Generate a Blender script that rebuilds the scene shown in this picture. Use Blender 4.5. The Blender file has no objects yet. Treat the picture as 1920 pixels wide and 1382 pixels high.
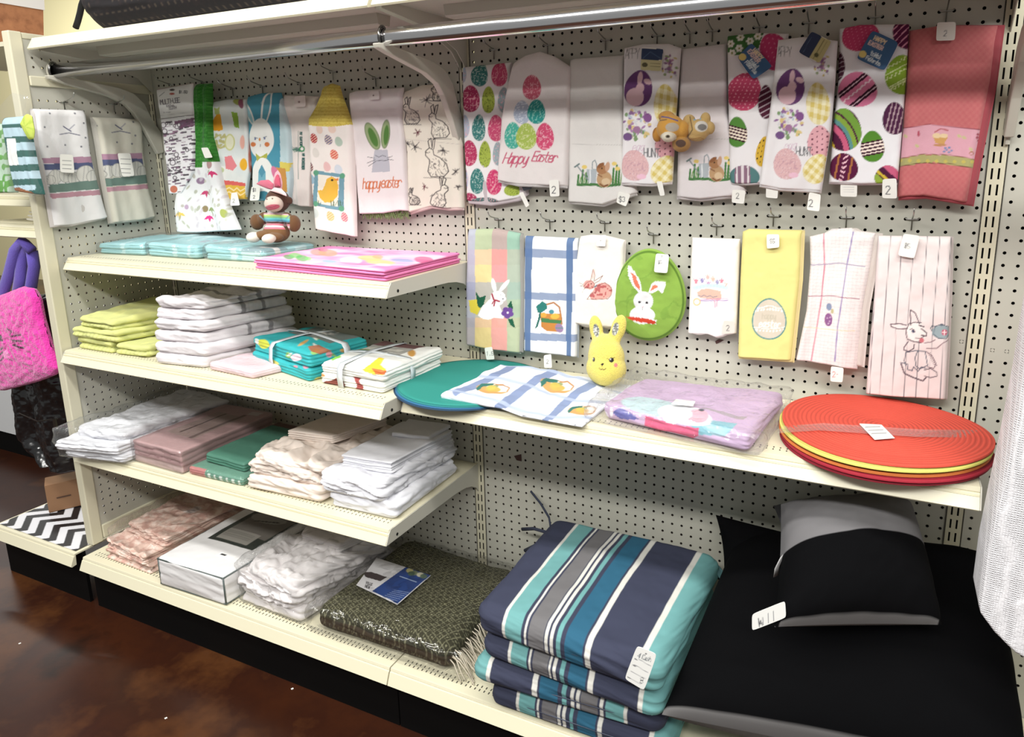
import bpy, math, random
import numpy as np
from mathutils import Matrix, Vector
# ---------------------------------------------------------------- camera, world, lights
S = 0.0254                       # the scene is laid out in inches (1 inch = one pegboard hole pitch)
sc = bpy.context.scene
COL = sc.collection
FPX = 1331.22
PPX, PPY = 1025.31, 580.96
CC = np.array([40.5376, -66.096, 56.6528])
_r = np.array([0.2152, 0.4427, 0.0341]); _t = np.linalg.norm(_r); _k = _r / _t
_K = np.array([[0, -_k[2], _k[1]], [_k[2], 0, -_k[0]], [-_k[1], _k[0], 0]])
RR = (np.eye(3) + math.sin(_t) * _K + (1 - math.cos(_t)) * _K @ _K) @ np.array([[1, 0, 0], [0, 0, -1], [0, 1, 0]], float)
cam = bpy.data.cameras.new('camera')
cam.sensor_width = 36; cam.sensor_fit = 'HORIZONTAL'
cam.lens = FPX / 1920 * 36
cam.shift_x = -(PPX - 960) / 1920
cam.shift_y = (PPY - 691) / 1920
cam.clip_start = 0.02
camo = bpy.data.objects.new('camera', cam); COL.objects.link(camo)
M = Matrix.Identity(4)
for i in range(3):
    M[i][0] = RR[0][i]; M[i][1] = -RR[1][i]; M[i][2] = -RR[2][i]; M[i][3] = CC[i] * S
camo.matrix_world = M
sc.camera = camo
sc.view_settings.view_transform = 'Standard'; sc.view_settings.look = 'None'
sc.view_settings.gamma = 1.0; sc.view_settings.use_curve_mapping = False
sc.view_settings.exposure = -0.15
w = bpy.data.worlds.new('world'); sc.world = w; w.use_nodes = True
w.node_tree.nodes['Background'].inputs[0].default_value = (1.0, 1.0, 0.97, 1)
w.node_tree.nodes['Background'].inputs[1].default_value = 0.33

def area(name, loc, size, power, target, col=(1, 0.99, 0.95)):
    l = bpy.data.lights.new(name, 'AREA'); l.shape = 'RECTANGLE'
    l.size = size[0] * S; l.size_y = size[1] * S; l.energy = power; l.color = col
    o = bpy.data.objects.new(name, l); COL.objects.link(o)
    o.location = [c * S for c in loc]
    d = Vector([target[i] - loc[i] for i in range(3)])
    o.rotation_euler = d.to_track_quat('-Z', 'Y').to_euler()
    return o
# rows of fluorescent ceiling fixtures in the aisle, facing down; the last is an added lamp behind
area('ceiling_light', (30, -50, 118), (150, 9), 84, (30, -50, 0))
area('ceiling_light', (45, -112, 118), (180, 12), 150, (45, -75, 0))
area('ceiling_light', (-70, -80, 118), (60, 12), 40, (-70, -60, 0))
area('ceiling_light', (-210, 80, 118), (160, 14), 160, (-220, 110, 60))  # unseen lamp behind the gondola, added to brighten the back wall

# ---------------------------------------------------------------- helpers
def px2(x, y, ax, val):
    """point where the sight line through photo pixel (x,y) meets the plane ax=val (inches)"""
    d = RR.T @ np.array([(x - PPX) / FPX, (y - PPY) / FPX, 1.0]); i = 'xyz'.index(ax)
    return CC + (val - CC[i]) / d[i] * d
def topx(P):
    q = (np.asarray(P, float) - CC) @ RR.T
    return PPX + FPX * q[:, 0] / q[:, 2], PPY + FPX * q[:, 1] / q[:, 2]
def lin(c):
    c = np.asarray(c, float) / 255.0
    c = c.mean(-1, keepdims=True) * .13 + c * .87
    return np.where(c <= 0.04045, c / 12.92, ((c + 0.055) / 1.055) ** 2.4)
def hsh(ix, iy, seed):
    n = (ix * 374761393 + iy * 668265263 + seed * 2147483647 + 1013904223) & 0x7fffffff
    n = ((n ^ (n >> 13)) * 1274126177) & 0x7fffffff
    return ((n ^ (n >> 16)) & 0xffff) / 65535.0
def vn(x, y, seed=0):
    x = np.asarray(x, float); y = np.asarray(y, float)
    ix = np.floor(x).astype(np.int64); iy = np.floor(y).astype(np.int64)
    fx = x - ix; fy = y - iy; fx = fx * fx * (3 - 2 * fx); fy = fy * fy * (3 - 2 * fy)
    a = hsh(ix, iy, seed); b = hsh(ix + 1, iy, seed); c = hsh(ix, iy + 1, seed); d = hsh(ix + 1, iy + 1, seed)
    return (a * (1 - fx) + b * fx) * (1 - fy) + (c * (1 - fx) + d * fx) * fy - 0.5
def fbm(x, y, seed=0, o=3):
    r = 0; a = 1.0
    for k in range(o): r = r + a * vn(x * 2 ** k, y * 2 ** k, seed + k * 17); a *= 0.5
    return r
MATS = {}
def mat(name, col=(200, 200, 200), rough=0.6, metal=0.0, bump=None, spec=0.5, vc=False, trans=None, sheen=0, noisecol=None, coat=0):
    """bump=(scale per metre, strength, distance m)  noisecol=(scale,[rgb,rgb])"""
    if name in MATS: return MATS[name]
    m = bpy.data.materials.new(name); m.use_nodes = True; nt = m.node_tree; N = nt.nodes; L = nt.links
    b = N['Principled BSDF']; MATS[name] = m
    c = list(lin(col)) + [1]
    b.inputs['Base Color'].default_value = c; b.inputs['Roughness'].default_value = rough
    b.inputs['Metallic'].default_value = metal; b.inputs['Specular IOR Level'].default_value = spec
    if coat: b.inputs['Coat Weight'].default_value = coat; b.inputs['Coat Roughness'].default_value = 0.12
    if sheen: b.inputs['Sheen Weight'].default_value = sheen; b.inputs['Sheen Roughness'].default_value = 0.5
    tc = N.new('ShaderNodeTexCoord')
    if vc:
        a = N.new('ShaderNodeAttribute'); a.attribute_name = 'Col'; L.new(a.outputs['Color'], b.inputs['Base Color'])
    if noisecol:
        nz = N.new('ShaderNodeTexNoise'); nz.inputs['Scale'].default_value = noisecol[0]; nz.inputs['Detail'].default_value = 6
        nz.inputs['Roughness'].default_value = 0.62
        L.new(tc.outputs['Object'], nz.inputs['Vector'])
        r = N.new('ShaderNodeValToRGB'); L.new(nz.outputs['Fac'], r.inputs['Fac']); cs = noisecol[1]
        el = r.color_ramp.elements
        while len(el) < len(cs): el.new(0.5)
        for k, cc in enumerate(cs):
            el[k].position = 0.3 + 0.4 * k / (len(cs) - 1); el[k].color = list(lin(cc)) + [1]
        L.new(r.outputs['Color'], b.inputs['Base Color'])
    if bump:
        kind = bump[3] if len(bump) > 3 else 'noise'
        if kind == 'weave':
            w1 = N.new('ShaderNodeTexVoronoi'); w1.distance = 'CHEBYCHEV'; w1.inputs['Randomness'].default_value = 0.15
            w1.inputs['Scale'].default_value = bump[0]; L.new(tc.outputs['Object'], w1.inputs['Vector']); o = w1.outputs['Distance']
        else:
            w1 = N.new('ShaderNodeTexNoise'); w1.inputs['Scale'].default_value = bump[0]; w1.inputs['Detail'].default_value = 3
            L.new(tc.outputs['Object'], w1.inputs['Vector']); o = w1.outputs['Fac']
        bp = N.new('ShaderNodeBump'); bp.inputs['Strength'].default_value = bump[1]; bp.inputs['Distance'].default_value = bump[2]
        L.new(o, bp.inputs['Height']); L.new(bp.outputs['Normal'], b.inputs['Normal'])
    return m
def plastic_mat(name='clear_plastic', alpha=0.16, bs=60, tint=(235, 240, 240), rough=0.1, gain=.45, body=.3):
    if name in MATS: return MATS[name]
    m = bpy.data.materials.new(name); m.use_nodes = True; nt = m.node_tree; N = nt.nodes; L = nt.links
    for n in list(N): N.remove(n)
    out = N.new('ShaderNodeOutputMaterial'); mx = N.new('ShaderNodeMixShader'); tr = N.new('ShaderNodeBsdfTransparent'); gl = N.new('ShaderNodeBsdfPrincipled')
    gl.inputs['Base Color'].default_value = list(lin(tint)) + [1]; gl.inputs['Roughness'].default_value = rough; gl.inputs['Specular IOR Level'].default_value = 1.0
    fr = N.new('ShaderNodeLayerWeight'); fr.inputs['Blend'].default_value = 0.25
    mp = N.new('ShaderNodeMapRange'); mp.inputs['To Min'].default_value = alpha; mp.inputs['To Max'].default_value = min(1, alpha + gain)
    tc = N.new('ShaderNodeTexCoord'); nz = N.new('ShaderNodeTexNoise'); nz.inputs['Scale'].default_value = bs; nz.inputs['Detail'].default_value = 2
    nz.inputs['Distortion'].default_value = 1.2
    bp = N.new('ShaderNodeBump'); bp.inputs['Strength'].default_value = 0.7; bp.inputs['Distance'].default_value = 0.006
    L.new(tc.outputs['Object'], nz.inputs['Vector']); L.new(nz.outputs['Fac'], bp.inputs['Height']); L.new(bp.outputs['Normal'], gl.inputs['Normal']); L.new(bp.outputs['Normal'], fr.inputs['Normal'])
    L.new(fr.outputs['Fresnel'], mp.inputs['Value']); L.new(mp.outputs['Result'], mx.inputs['Fac'])
    gs = N.new('ShaderNodeBsdfGlossy'); gs.inputs['Roughness'].default_value = rough; L.new(bp.outputs['Normal'], gs.inputs['Normal'])
    m2 = N.new('ShaderNodeMixShader'); m2.inputs[0].default_value = 1 - body; L.new(gl.outputs[0], m2.inputs[1]); L.new(gs.outputs[0], m2.inputs[2])
    L.new(tr.outputs[0], mx.inputs[1]); L.new(m2.outputs[0], mx.inputs[2]); L.new(mx.outputs[0], out.inputs['Surface'])
    MATS[name] = m; return m
def thing(name, label, cat, loc, group=None):
    o = bpy.data.objects.new(name, None); COL.objects.link(o); o.empty_display_size = 0.02
    o.location = [c * S for c in loc]; o['label'] = label; o['category'] = cat
    if group: o['group'] = group
    o['_b'] = [float(c) for c in loc]
    return o
def mesh(name, V, F, m, parent=None, col=None, smooth=True, label=None, cat=None, group=None, kind=None, org=None, mi=None):
    """V in inches, world; the object's origin is put at its base"""
    V = np.asarray(V, float).reshape(-1, 3)
    if parent is not None:
        pb = np.array(parent['_b']) ; off = np.zeros(3); base = pb
    else:
        base = np.array(org, float) if org is not None else np.array([(V[:, 0].min() + V[:, 0].max()) / 2, (V[:, 1].min() + V[:, 1].max()) / 2, V[:, 2].min()])
    W = (V - base) * S
    me = bpy.data.meshes.new(name)
    if isinstance(F, np.ndarray) and F.ndim == 2:
        n, k = F.shape
        me.vertices.add(len(W)); me.vertices.foreach_set('co', W.astype(np.float32).ravel())
        me.loops.add(n * k); me.loops.foreach_set('vertex_index', F.astype(np.int32).ravel())
        me.polygons.add(n); me.polygons.foreach_set('loop_start', np.arange(0, n * k, k, dtype=np.int32))
        try: me.polygons.foreach_set('loop_total', np.full(n, k, dtype=np.int32))
        except Exception: pass
        me.update(calc_edges=True)
    else:
        me.from_pydata([tuple(v) for v in W], [], [tuple(int(i) for i in f) for f in F]); me.update()
    ml = m if isinstance(m, (list, tuple)) else [m]
    for q in ml: me.materials.append(q)
    if mi is not None: me.polygons.foreach_set('material_index', np.asarray(mi, dtype=np.int32))
    me.polygons.foreach_set('use_smooth', np.full(len(me.polygons), bool(smooth)))
    if col is not None:
        a = me.color_attributes.new('Col', 'FLOAT_COLOR', 'POINT')
        c = np.ones((len(V), 4), np.float32); c[:, :3] = col
        a.data.foreach_set('color', c.ravel())
    me.validate(); 
    o = bpy.data.objects.new(name, me); COL.objects.link(o)
    if parent is not None: o.parent = parent
    else: o.location = base * S; o['_b'] = [float(c) for c in base]
    if parent is not None: o['_b'] = [float(c) for c in base]
    if label: o['label'] = label
    if cat: o['category'] = cat
    if group: o['group'] = group
    if kind: o['kind'] = kind
    return o
class MB:
    def __init__(s): s.V = []; s.F = []
    def add(s, V, F):
        b = len(s.V); s.V += [tuple(v) for v in V]; s.F += [tuple(i + b for i in f) for f in F]; return s
    def box(s, x0, x1, y0, y1, z0, z1):
        return s.add([(x0, y0, z0), (x1, y0, z0), (x1, y1, z0), (x0, y1, z0), (x0, y0, z1), (x1, y0, z1), (x1, y1, z1), (x0, y1, z1)],
                     [(0, 3, 2, 1), (4, 5, 6, 7), (0, 1, 5, 4), (1, 2, 6, 5), (2, 3, 7, 6), (3, 0, 4, 7)])
    def prism(s, prof, x0, x1, axis='x'):
        n = len(prof); V = []
        for x in (x0, x1):
            for (a, b) in prof: V.append((x, a, b) if axis == 'x' else ((a, x, b) if axis == 'y' else (a, b, x)))
        F = [tuple(range(n))[::-1], tuple(range(n, 2 * n))] + [(i, (i + 1) % n, n + (i + 1) % n, n + i) for i in range(n)]
        return s.add(V, F)
    def tube(s, pts, r, n=8, rz=None, cap=True):
        pts = [np.array(p, float) for p in pts]; V = []; F = []; N0 = None
        for i, p in enumerate(pts):
            d = pts[min(i + 1, len(pts) - 1)] - pts[max(i - 1, 0)]; d = d / (np.linalg.norm(d) + 1e-9)
            if N0 is None:
                a = np.array([0, 0, 1.0]) if abs(d[2]) < 0.9 else np.array([0, 1.0, 0]); N0 = a
            u = N0 - d * (N0 @ d); u /= np.linalg.norm(u) + 1e-9; v = np.cross(d, u); N0 = u
            rr = r[i] if isinstance(r, (list, tuple)) else r
            for k in range(n):
                t = 2 * math.pi * k / n; V.append(p + rr * math.sin(t) * v + (rz or rr) * math.cos(t) * u)
        for i in range(len(pts) - 1):
            for k in range(n): F.append((i * n + k, i * n + (k + 1) % n, (i + 1) * n + (k + 1) % n, (i + 1) * n + k))
        if cap: F += [tuple(range(n))[::-1], tuple(range((len(pts) - 1) * n, len(pts) * n))]
        return s.add(V, F)
    def obj(s, name, m, parent=None, smooth=False, **k): return mesh(name, s.V, s.F, m, parent, smooth=smooth, **k)
def bevel(o, w=0.05, seg=2):
    md = o.modifiers.new('bevel', 'BEVEL'); md.width = w * S; md.segments = seg; md.limit_method = 'ANGLE'; return o
def gridF(n, m, off=0):
    i, j = np.meshgrid(np.arange(n - 1), np.arange(m - 1), indexing='ij'); a = (i * m + j).ravel() + off
    return np.stack([a, a + m, a + m + 1, a + 1], 1)

# ---------------------------------------------------------------- drawing on cloth: fills vertex colours of dense meshes
GL = {'A': '00 26 40|12 32', 'B': '00 06 36 45 34 03|33 42 41 30 00', 'C': '45 36 16 05 01 10 30 41', 'D': '00 06 26 44 42 20 00', 'E': '46 06 00 40|03 33',
 'F': '46 06 00|03 33', 'G': '45 36 16 05 01 10 30 41 43 23', 'H': '00 06|40 46|03 43', 'I': '20 26', 'J': '46 41 30 10 01', 'K': '00 06|46 03 40', 'L': '06 00 40',
 'M': '00 06 23 46 40', 'N': '00 06 40 46', 'O': '10 01 05 16 36 45 41 30 10', 'P': '00 06 36 45 44 33 03', 'Q': '10 01 05 16 36 45 41 30 10|22 40', 'R': '00 06 36 45 44 33 03|23 40',
 'S': '45 36 16 05 04 13 33 42 41 30 10 01', 'T': '06 46|26 20', 'U': '06 01 10 30 41 46', 'V': '06 20 46', 'W': '06 10 24 30 46', 'X': '00 46|06 40', 'Y': '06 23 46|23 20', 'Z': '06 46 00 40',
 '0': '10 01 05 16 36 45 41 30 10', '1': '15 26 20', '2': '05 16 36 45 44 00 40', '3': '05 16 36 45 44 33 42 41 30 10 01', '4': '30 36 02 42', '5': '46 06 03 33 42 41 30 10 01', '8': '13 04 05 16 36 45 44 33 13 02 01 10 30 41 42 33', '9': '10 30 41 45 36 16 05 04 13 43',
 '-': '13 33', '.': '20 21', '$': '45 36 16 05 04 13 33 42 41 30 10 01|27 2-1', '/': '00 46', '&': '40 15 26 34 01 10 30 42', "'": '26 25', ' ': '',
 'a': '34 14 03 01 10 20 34 30 40', 'e': '02 32 33 24 14 03 01 10 30 41', 'h': '00 06|03 14 24 33 30 41', 'n': '04 00|03 14 24 33 30 41', 'p': '04 0-2|03 14 24 33 31 20 10 01', 'r': '04 00|03 14 24 33', 's': '34 14 03 13 32 31 20 00', 't': '16 11 20 30|04 34', 'u': '04 01 10 20 34|34 30 41', 'y': '04 01 10 20 34|34 3-1 2-2 1-2', 'o': '10 01 03 14 24 33 31 20 10', 'i': '14 10 20', 'g': '34 14 03 01 10 20 34|34 3-1 2-2 1-2', 'l': '16 11 20', 'm': '04 00|03 14 23 20|23 34 44 43 40'}
def glyph(ch):
    out = []
    for st in GL.get(ch, GL.get(ch.upper(), '')).split('|'):
        pts = []
        for tk in st.split():
            if len(tk) == 3: pts.append((float(tk[0]), -float(tk[2])))
            else: pts.append((float(tk[0]), float(tk[1])))
        if pts: out.append(pts)
    return out
class Paint:
    """U,V: where each vertex of the flat cloth lies on the traced plane; t(): origin and scale of the tracing"""
    def __init__(s, U, V, base):
        s.U0 = np.asarray(U, float); s.V0 = np.asarray(V, float); s.C = np.ones((len(s.U0), 3)) * lin(base); s.t(0, 0, 1); s.m = None
    def t(s, x0, y0, k): s.U = (s.U0 - x0) * k; s.V = (s.V0 - y0) * k; s.k = k; return s
    def put(s, a, col):
        if s.m is not None: a = a * s.m
        c = col if (isinstance(col, np.ndarray) and col.ndim == 2) else lin(col)
        s.C = s.C * (1 - a[:, None]) + c * a[:, None]; return a
    def inell(s, cx, cy, rx, ry, rot=0, egg=0):
        c, n = math.cos(math.radians(rot)), math.sin(math.radians(rot)); du = s.U - cx; dv = s.V - cy
        a = (du * c + dv * n) / rx; b = (-du * n + dv * c) / ry
        d = np.sqrt((a / (1 + egg * b)) ** 2 + b * b) if egg else np.sqrt(a * a + b * b)
        return np.clip((1 - d) * min(rx, ry) / (0.9 * s.k) + 0.5, 0, 1), a, b
    def ell(s, cx, cy, rx, ry, col, rot=0, egg=0, al=1): a, _, _ = s.inell(cx, cy, rx, ry, rot, egg); s.put(a * al, col); return a
    def poly(s, pts, col, al=1):
        ins = np.zeros(len(s.U), bool); n = len(pts)
        for i in range(n):
            x1, y1 = pts[i]; x2, y2 = pts[(i + 1) % n]
            if y1 == y2: continue
            c = ((s.V >= min(y1, y2)) & (s.V < max(y1, y2))); ins ^= c & (s.U < x1 + (s.V - y1) * (x2 - x1) / (y2 - y1))
        a = ins.astype(float) * al; s.put(a, col); return a
    def line(s, pts, w, col, al=1):
        d = np.full(len(s.U), 1e9)
        for (x1, y1), (x2, y2) in zip(pts[:-1], pts[1:]):
            L2 = (x2 - x1) ** 2 + (y2 - y1) ** 2 + 1e-9
            t = np.clip(((s.U - x1) * (x2 - x1) + (s.V - y1) * (y2 - y1)) / L2, 0, 1)
            d = np.minimum(d, np.hypot(s.U - x1 - t * (x2 - x1), s.V - y1 - t * (y2 - y1)))
        a = np.clip((w / 2 - d) / (0.9 * s.k) + 0.5, 0, 1) * al; s.put(a, col); return a
    def text(s, st, x, y, h, col, w=None, rot=0, sl=0, sp=1.0, wd=0.62, al=1):
        """baseline start x,y; h cap height; rot in degrees clockwise"""
        c, n = math.cos(math.radians(rot)), math.sin(math.radians(rot)); cx = 0; w = w or h * 0.12; u = h / 6.0
        for ch in st:
            for g in glyph(ch):
                s.line([(x + (cx + a * u * wd * 1.2 + b * u * sl) * c + (b * u) * n, y + (cx + a * u * wd * 1.2 + b * u * sl) * n - (b * u) * c) for a, b in g] + ([] if len(g) > 1 else [(x, y)]), w, col, al)
            cx += (5.2 if ch not in 'iIl' else 3.4) * u * wd * 1.2 * sp if ch != ' ' else 3.2 * u * sp
    def spots(s, pts, r, col, al=1):
        for p in pts: s.ell(p[0], p[1], r, r, col, al=al)
    def within(s, a): s.m = a; return s
    def free(s): s.m = None; return s
# ---------------------------------------------------------------- the room
floor_m = mat('floor_stain', (92, 48, 24), 0.3, spec=.35, noisecol=(2.0, [(30, 14, 8), (62, 28, 12), (52, 23, 12), (84, 46, 20), (74, 46, 32)]), bump=(14, 0.08, 0.004))
b = MB().add([(-420, -170, 0), (150, -170, 0), (150, 140, 0), (-420, 140, 0)], [(0, 1, 2, 3)]).obj('floor', floor_m, kind='structure')
wall_m = mat('wall_cream', (244, 232, 176), 0.85)
MB().box(-420, 150, 138, 142, 0, 150).obj('wall_back', wall_m, kind='structure')
# specks of litter on the stained floor
chip_m = mat('chip', (235, 235, 230), 0.6)
for k, (a, c) in enumerate([(548, 1291), (37, 1206), (311, 1346), (500, 1247)]):
    p = px2(a, c, 'z', 0.05); r = 0.14
    MB().prism([(p[0] - r, p[1] - r * .6), (p[0] + r * .4, p[1] - r), (p[0] + r, p[1] + r * .5), (p[0] - r * .3, p[1] + r)], 0.0, 0.04, 'z').obj('paper_scrap', chip_m,
        label=['white paper scrap on the floor by the black kick plate below the olive blanket', 'white paper scrap at the far left of the brown floor', 'white paper scrap at the bottom edge of the brown floor', 'tiny white paper scrap under the shelf edge on the floor'][k], cat='litter')

# ---------------------------------------------------------------- gondola shelving
peg_m = mat('pegboard_paint', (190, 188, 174), 0.55, bump=(400, 0.05, 0.0005))
dark_m = mat('dark_void', (12, 11, 10), 0.9)
cream_m = mat('cream_enamel', (226, 219, 188), 0.38, bump=(60, 0.02, 0.001))
cream2_m = mat('cream_enamel_post', (214, 208, 180), 0.42)
grey_m = mat('bracket_enamel', (198, 194, 180), 0.42)
black_m = mat('black_kick', (7, 6, 6), 0.7, spec=.15)
hole_m = mat('hardboard_core', (52, 42, 34), 0.9)
chrome_m = mat('chrome', (225, 225, 228), 0.13, 1.0)
steel_m = mat('zinc_wire', (176, 176, 172), 0.3, 1.0)
RH = 0.138
def pegboard(name, a0, a1, z0, z1, hs, zs, frame, skip=()):
    """frame(a,z,d) -> xyz ; hs, zs hole coordinates one inch apart"""
    V = []; F = []
    ang = np.arange(8) * math.pi / 4
    oc = np.array([(.5, 0), (.5, .5), (0, .5), (-.5, .5), (-.5, 0), (-.5, -.5), (0, -.5), (.5, -.5)])
    ic = np.stack([np.cos(ang), np.sin(ang)], 1) * RH
    cells = [(h, z) for z in zs for h in hs]
    cells = np.array(cells)
    n = len(cells)
    full = np.array([(round(h, 2), round(z, 2)) in skip for h, z in cells])
    P = np.concatenate([oc, ic, ic], 0); D = np.array([0.] * 16 + [0.22] * 8)
    A = cells[:, None, 0] + P[None, :, 0]; Z = cells[:, None, 1] + P[None, :, 1]; DD = np.broadcast_to(D, A.shape)
    A = A.ravel(); Z = Z.ravel(); DD = DD.ravel()
    f = []
    for k in range(8):
        k2 = (k + 1) % 8
        f += [(k, k2, 8 + k2, 8 + k), (8 + k, 8 + k2, 16 + k2, 16 + k)]
    f = np.array(f); Fq = (f[None] + 24 * np.arange(n)[:, None, None]).reshape(-1, 4)
    # margins
    h0, h1, zz0, zz1 = min(hs) - .5, max(hs) + .5, min(zs) - .5, max(zs) + .5
    ex = []
    for (p, q, r, t) in ((a0, h0, z0, z1), (h1, a1, z0, z1), (h0, h1, z0, zz0), (h0, h1, zz1, z1)):
        if q - p > 1e-3 and t - r > 1e-3: ex.append([(p, r), (q, r), (q, t), (p, t)])
    for h, z in skip: ex.append([(h - .14, z - .14), (h + .14, z - .14), (h + .14, z + .14), (h - .14, z + .14)])
    e = np.array(ex, float).reshape(-1, 2) if ex else np.zeros((0, 2))
    A = np.concatenate([A, e[:, 0]]); Z = np.concatenate([Z, e[:, 1]]); DD = np.concatenate([DD, np.zeros(len(e))])
    ef = (np.arange(len(ex) * 4).reshape(-1, 4) + 24 * n)
    mi = np.concatenate([np.tile([0, 1], 8 * n), np.zeros(len(ef), int)])
    Fq = np.concatenate([Fq, ef]); V = frame(A, Z, DD)
    return V, Fq, mi
def back(A, Z, D): return np.stack([A, D, Z], 1)
ZR = lambda off, lo, hi: [51 - off - j for j in range(60, -30, -1) if lo + .5 < 51 - off - j < hi - .5]
def panel(label, x0, x1, off, z0, z1, hx, skip=()):
    V, F, mi = pegboard('p', x0, x1, z0, z1, hx, ZR(off, z0, z1), back, skip)
    o = mesh('pegboard_panel', V, F, [peg_m, hole_m], mi=mi, smooth=False, label=label, cat='pegboard', org=((x0 + x1) / 2, 0, z0))
    MB().box(x0, x1, 1.0, 1.1, z0, z1).obj('hole_shade_sheet', dark_m, o)  # near-black sheet stands in for the dark cavity behind the holes
    return o
panel('pegboard back panel of the left bay behind the three short shelves', -48.6, -.65, 0.88, 7.2, 71, [float(k) for k in range(-47, 0)])
panel('pegboard back panel of the wide right bay with two rows of hanging towels', .65, 47.35, 0.0, 7.2, 79, [float(k) for k in range(1, 48)], {(47.0, 41.0), (46.0, 41.0)})
panel('pegboard back panel beyond the right upright, mostly hidden by the white blanket', 48.65, 72, 0.5, 7.2, 79, [float(k) + .25 for k in range(49, 71)], {(49.25, 40.5), (50.25, 40.5)})
panel('pegboard back panel at far left beyond the side frame', -67.5, -50.2, .4, 46.0, 70, [float(k) for k in range(-67, -51)])
def upright(x, label, z1):
    xs = [-.65, -.33, -.19, .14, .28, .65]; V = []; F = []; zz = [7.0]; z = 8.0
    while z < z1 - 1: zz += [z, z + .85]; z += 1.25
    zz.append(z1)
    for zv in zz:
        for xv in xs: V.append((x + xv, -.06, zv))
    nx = len(xs)
    for i in range(len(zz) - 1):
        for j in range(nx - 1):
            if i % 2 == 1 and j in (1, 3): continue
            a = i * nx + j; F.append((a, a + 1, a + nx + 1, a + nx))
    o = mesh('slotted_upright', V, F, cream2_m, smooth=False, label=label, cat='upright', org=(x, 0, 7))
    m = MB()
    for s in (-.65, .65): m.box(x + s - .05, x + s + .05, -.06, .6, 7, z1)
    m.obj('upright_side', mat('seam_grey', (96, 92, 84), .7), o)
    MB().box(x - .6, x + .6, .5, .6, 7, z1).obj('slot_shade_sheet', dark_m, o)  # near-black strip painted as the shade seen through the slots
upright(-.1, 'slotted steel upright between the left bay and the wide right bay', 79)
upright(48, 'slotted steel upright at the right end of the long shelf', 79)
upright(-48.95, 'slotted steel upright in the left corner behind the packaged cloths', 71)

def shelf(name, label, x0, x1, z, D, slots=True, braceR=True, braceL=True, tags=(), top=False, end_l=True):
    t = thing(name, label, 'shelf', ((x0 + x1) / 2, 0, z - 1.4))
    # deck with perforated front strip
    m = MB().box(x0, x1, -D, -.1, z - .12, z)
    m.obj('deck', cream_m, t)
    if slots:
        q = MB(); x = x0 + 1.0
        while x < x1 - .8:
            for r in (0, 1): q.box(x - .05, x + .05, -D + .85 + r * .42, -D + 1.08 + r * .42, z - .002, z + .006)
            x += .5
        q.obj('slot_row', mat('slot_dark', (70, 66, 54), .8), t, label='two rows of small dark slots')
    prof = [(-D, z), (-D - .12, z - .02), (-D - .2, z - .3), (-D - .14, z - .36), (-D - .3, z - .42), (-D - .86, z - 1.34), (-D - .78, z - 1.44), (-D - .1, z - 1.4), (-D, z - .9)]
    m = MB().prism(prof, x0, x1); m.obj('price_channel', cream_m, t)
    q = MB().prism([(-D - .315, z - .46), (-D - .34, z - .43), (-D - .42, z - .56), (-D - .395, z - .6)], x0 + .02, x1 - .02); q.obj('channel_lip', mat('lip_cream', (206, 198, 160), .4), t)  # lip strip in a slightly darker cream
    def brace(x, s):
        pr = [(-.1, z - .02), (-D, z - .02), (-D - .3, z - .4), (-D - .82, z - 1.36), (-6, z - 1.55), (-4.6, z - 1.6), (-3, z - 1.8), (-1.6, z - 2.2), (-.5, z - 2.9), (-.1, z - 3.5)]
        q = MB().prism(pr, x, x + s * .09)
        o = q.obj('bracket', grey_m, t)
        MB().tube([(x + s * .1, -D + .9, z - .95), (x + s * .12, -D + .9, z - .95)], .16, 10).obj('screw', dark_m, o)
        return o
    if braceR: brace(x1 + .02, 1)
    if braceL: brace(x0 - .02, -1)
    if not top:
        MB().box(x0 + 2, x1 - 2, -D * .55, -D * .45, z - .9, z - .12).obj('stiffener', grey_m, t)
    return t
shelf('metal_shelf', 'top short cream shelf holding blue packs, pink cloths and the sock monkey', -48.3, -.35, 45.3, 14)
shelf('metal_shelf', 'second short cream shelf holding lime and white towels and the ribboned bundles', -48.35, -.35, 34.2, 16)
shelf('metal_shelf', 'third short cream shelf holding packed bed sheets', -48.3, -.35, 21.5, 16.4)
shelf('metal_shelf', 'long cream shelf in the right bay with round placemats at its right end', .05, 47.8, 34.1, 13.2, braceL=True)
# base decks
def base(x0, x1, label):
    t = thing('base_shelf', label, 'shelf', ((x0 + x1) / 2, -9, 0))
    z = 7.5; D = 18.0
    MB().box(x0, x1, -D, -.1, z - .2, z).obj('deck', cream_m, t)
    prof = [(-D, z), (-D - .12, z - .02), (-D - .2, z - .25), (-D - .14, z - .3), (-D - .3, z - .36), (-D - .8, z - 1.5), (-D - .7, z - 1.6), (-D - .1, z - 1.5)]
    MB().prism(prof, x0, x1).obj('price_channel', cream_m, t)
    MB().box(x0, x1, -17.2, -16.8, 0, z - .2).obj('kick_plate', black_m, t)
    q = MB(); x = x0 + 1
    while x < x1 - .5:
        for r in (0, 1): q.box(x - .06, x + .06, -D + .8 + r * .45, -D + 1.08 + r * .45, z - .002, z + .006)
        x += .5
    q.obj('slot_row', mat('slot_dark'), t, label='two rows of small dark slots')
base(-48.2, -.12, 'low base shelf of the left bay with pink, white and olive packs')
base(.02, 72, 'low base shelf of the right bay under the striped cushions and pillows')
base(-67.8, -49.9, 'low base shelf at the far left under the chevron mat')
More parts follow.
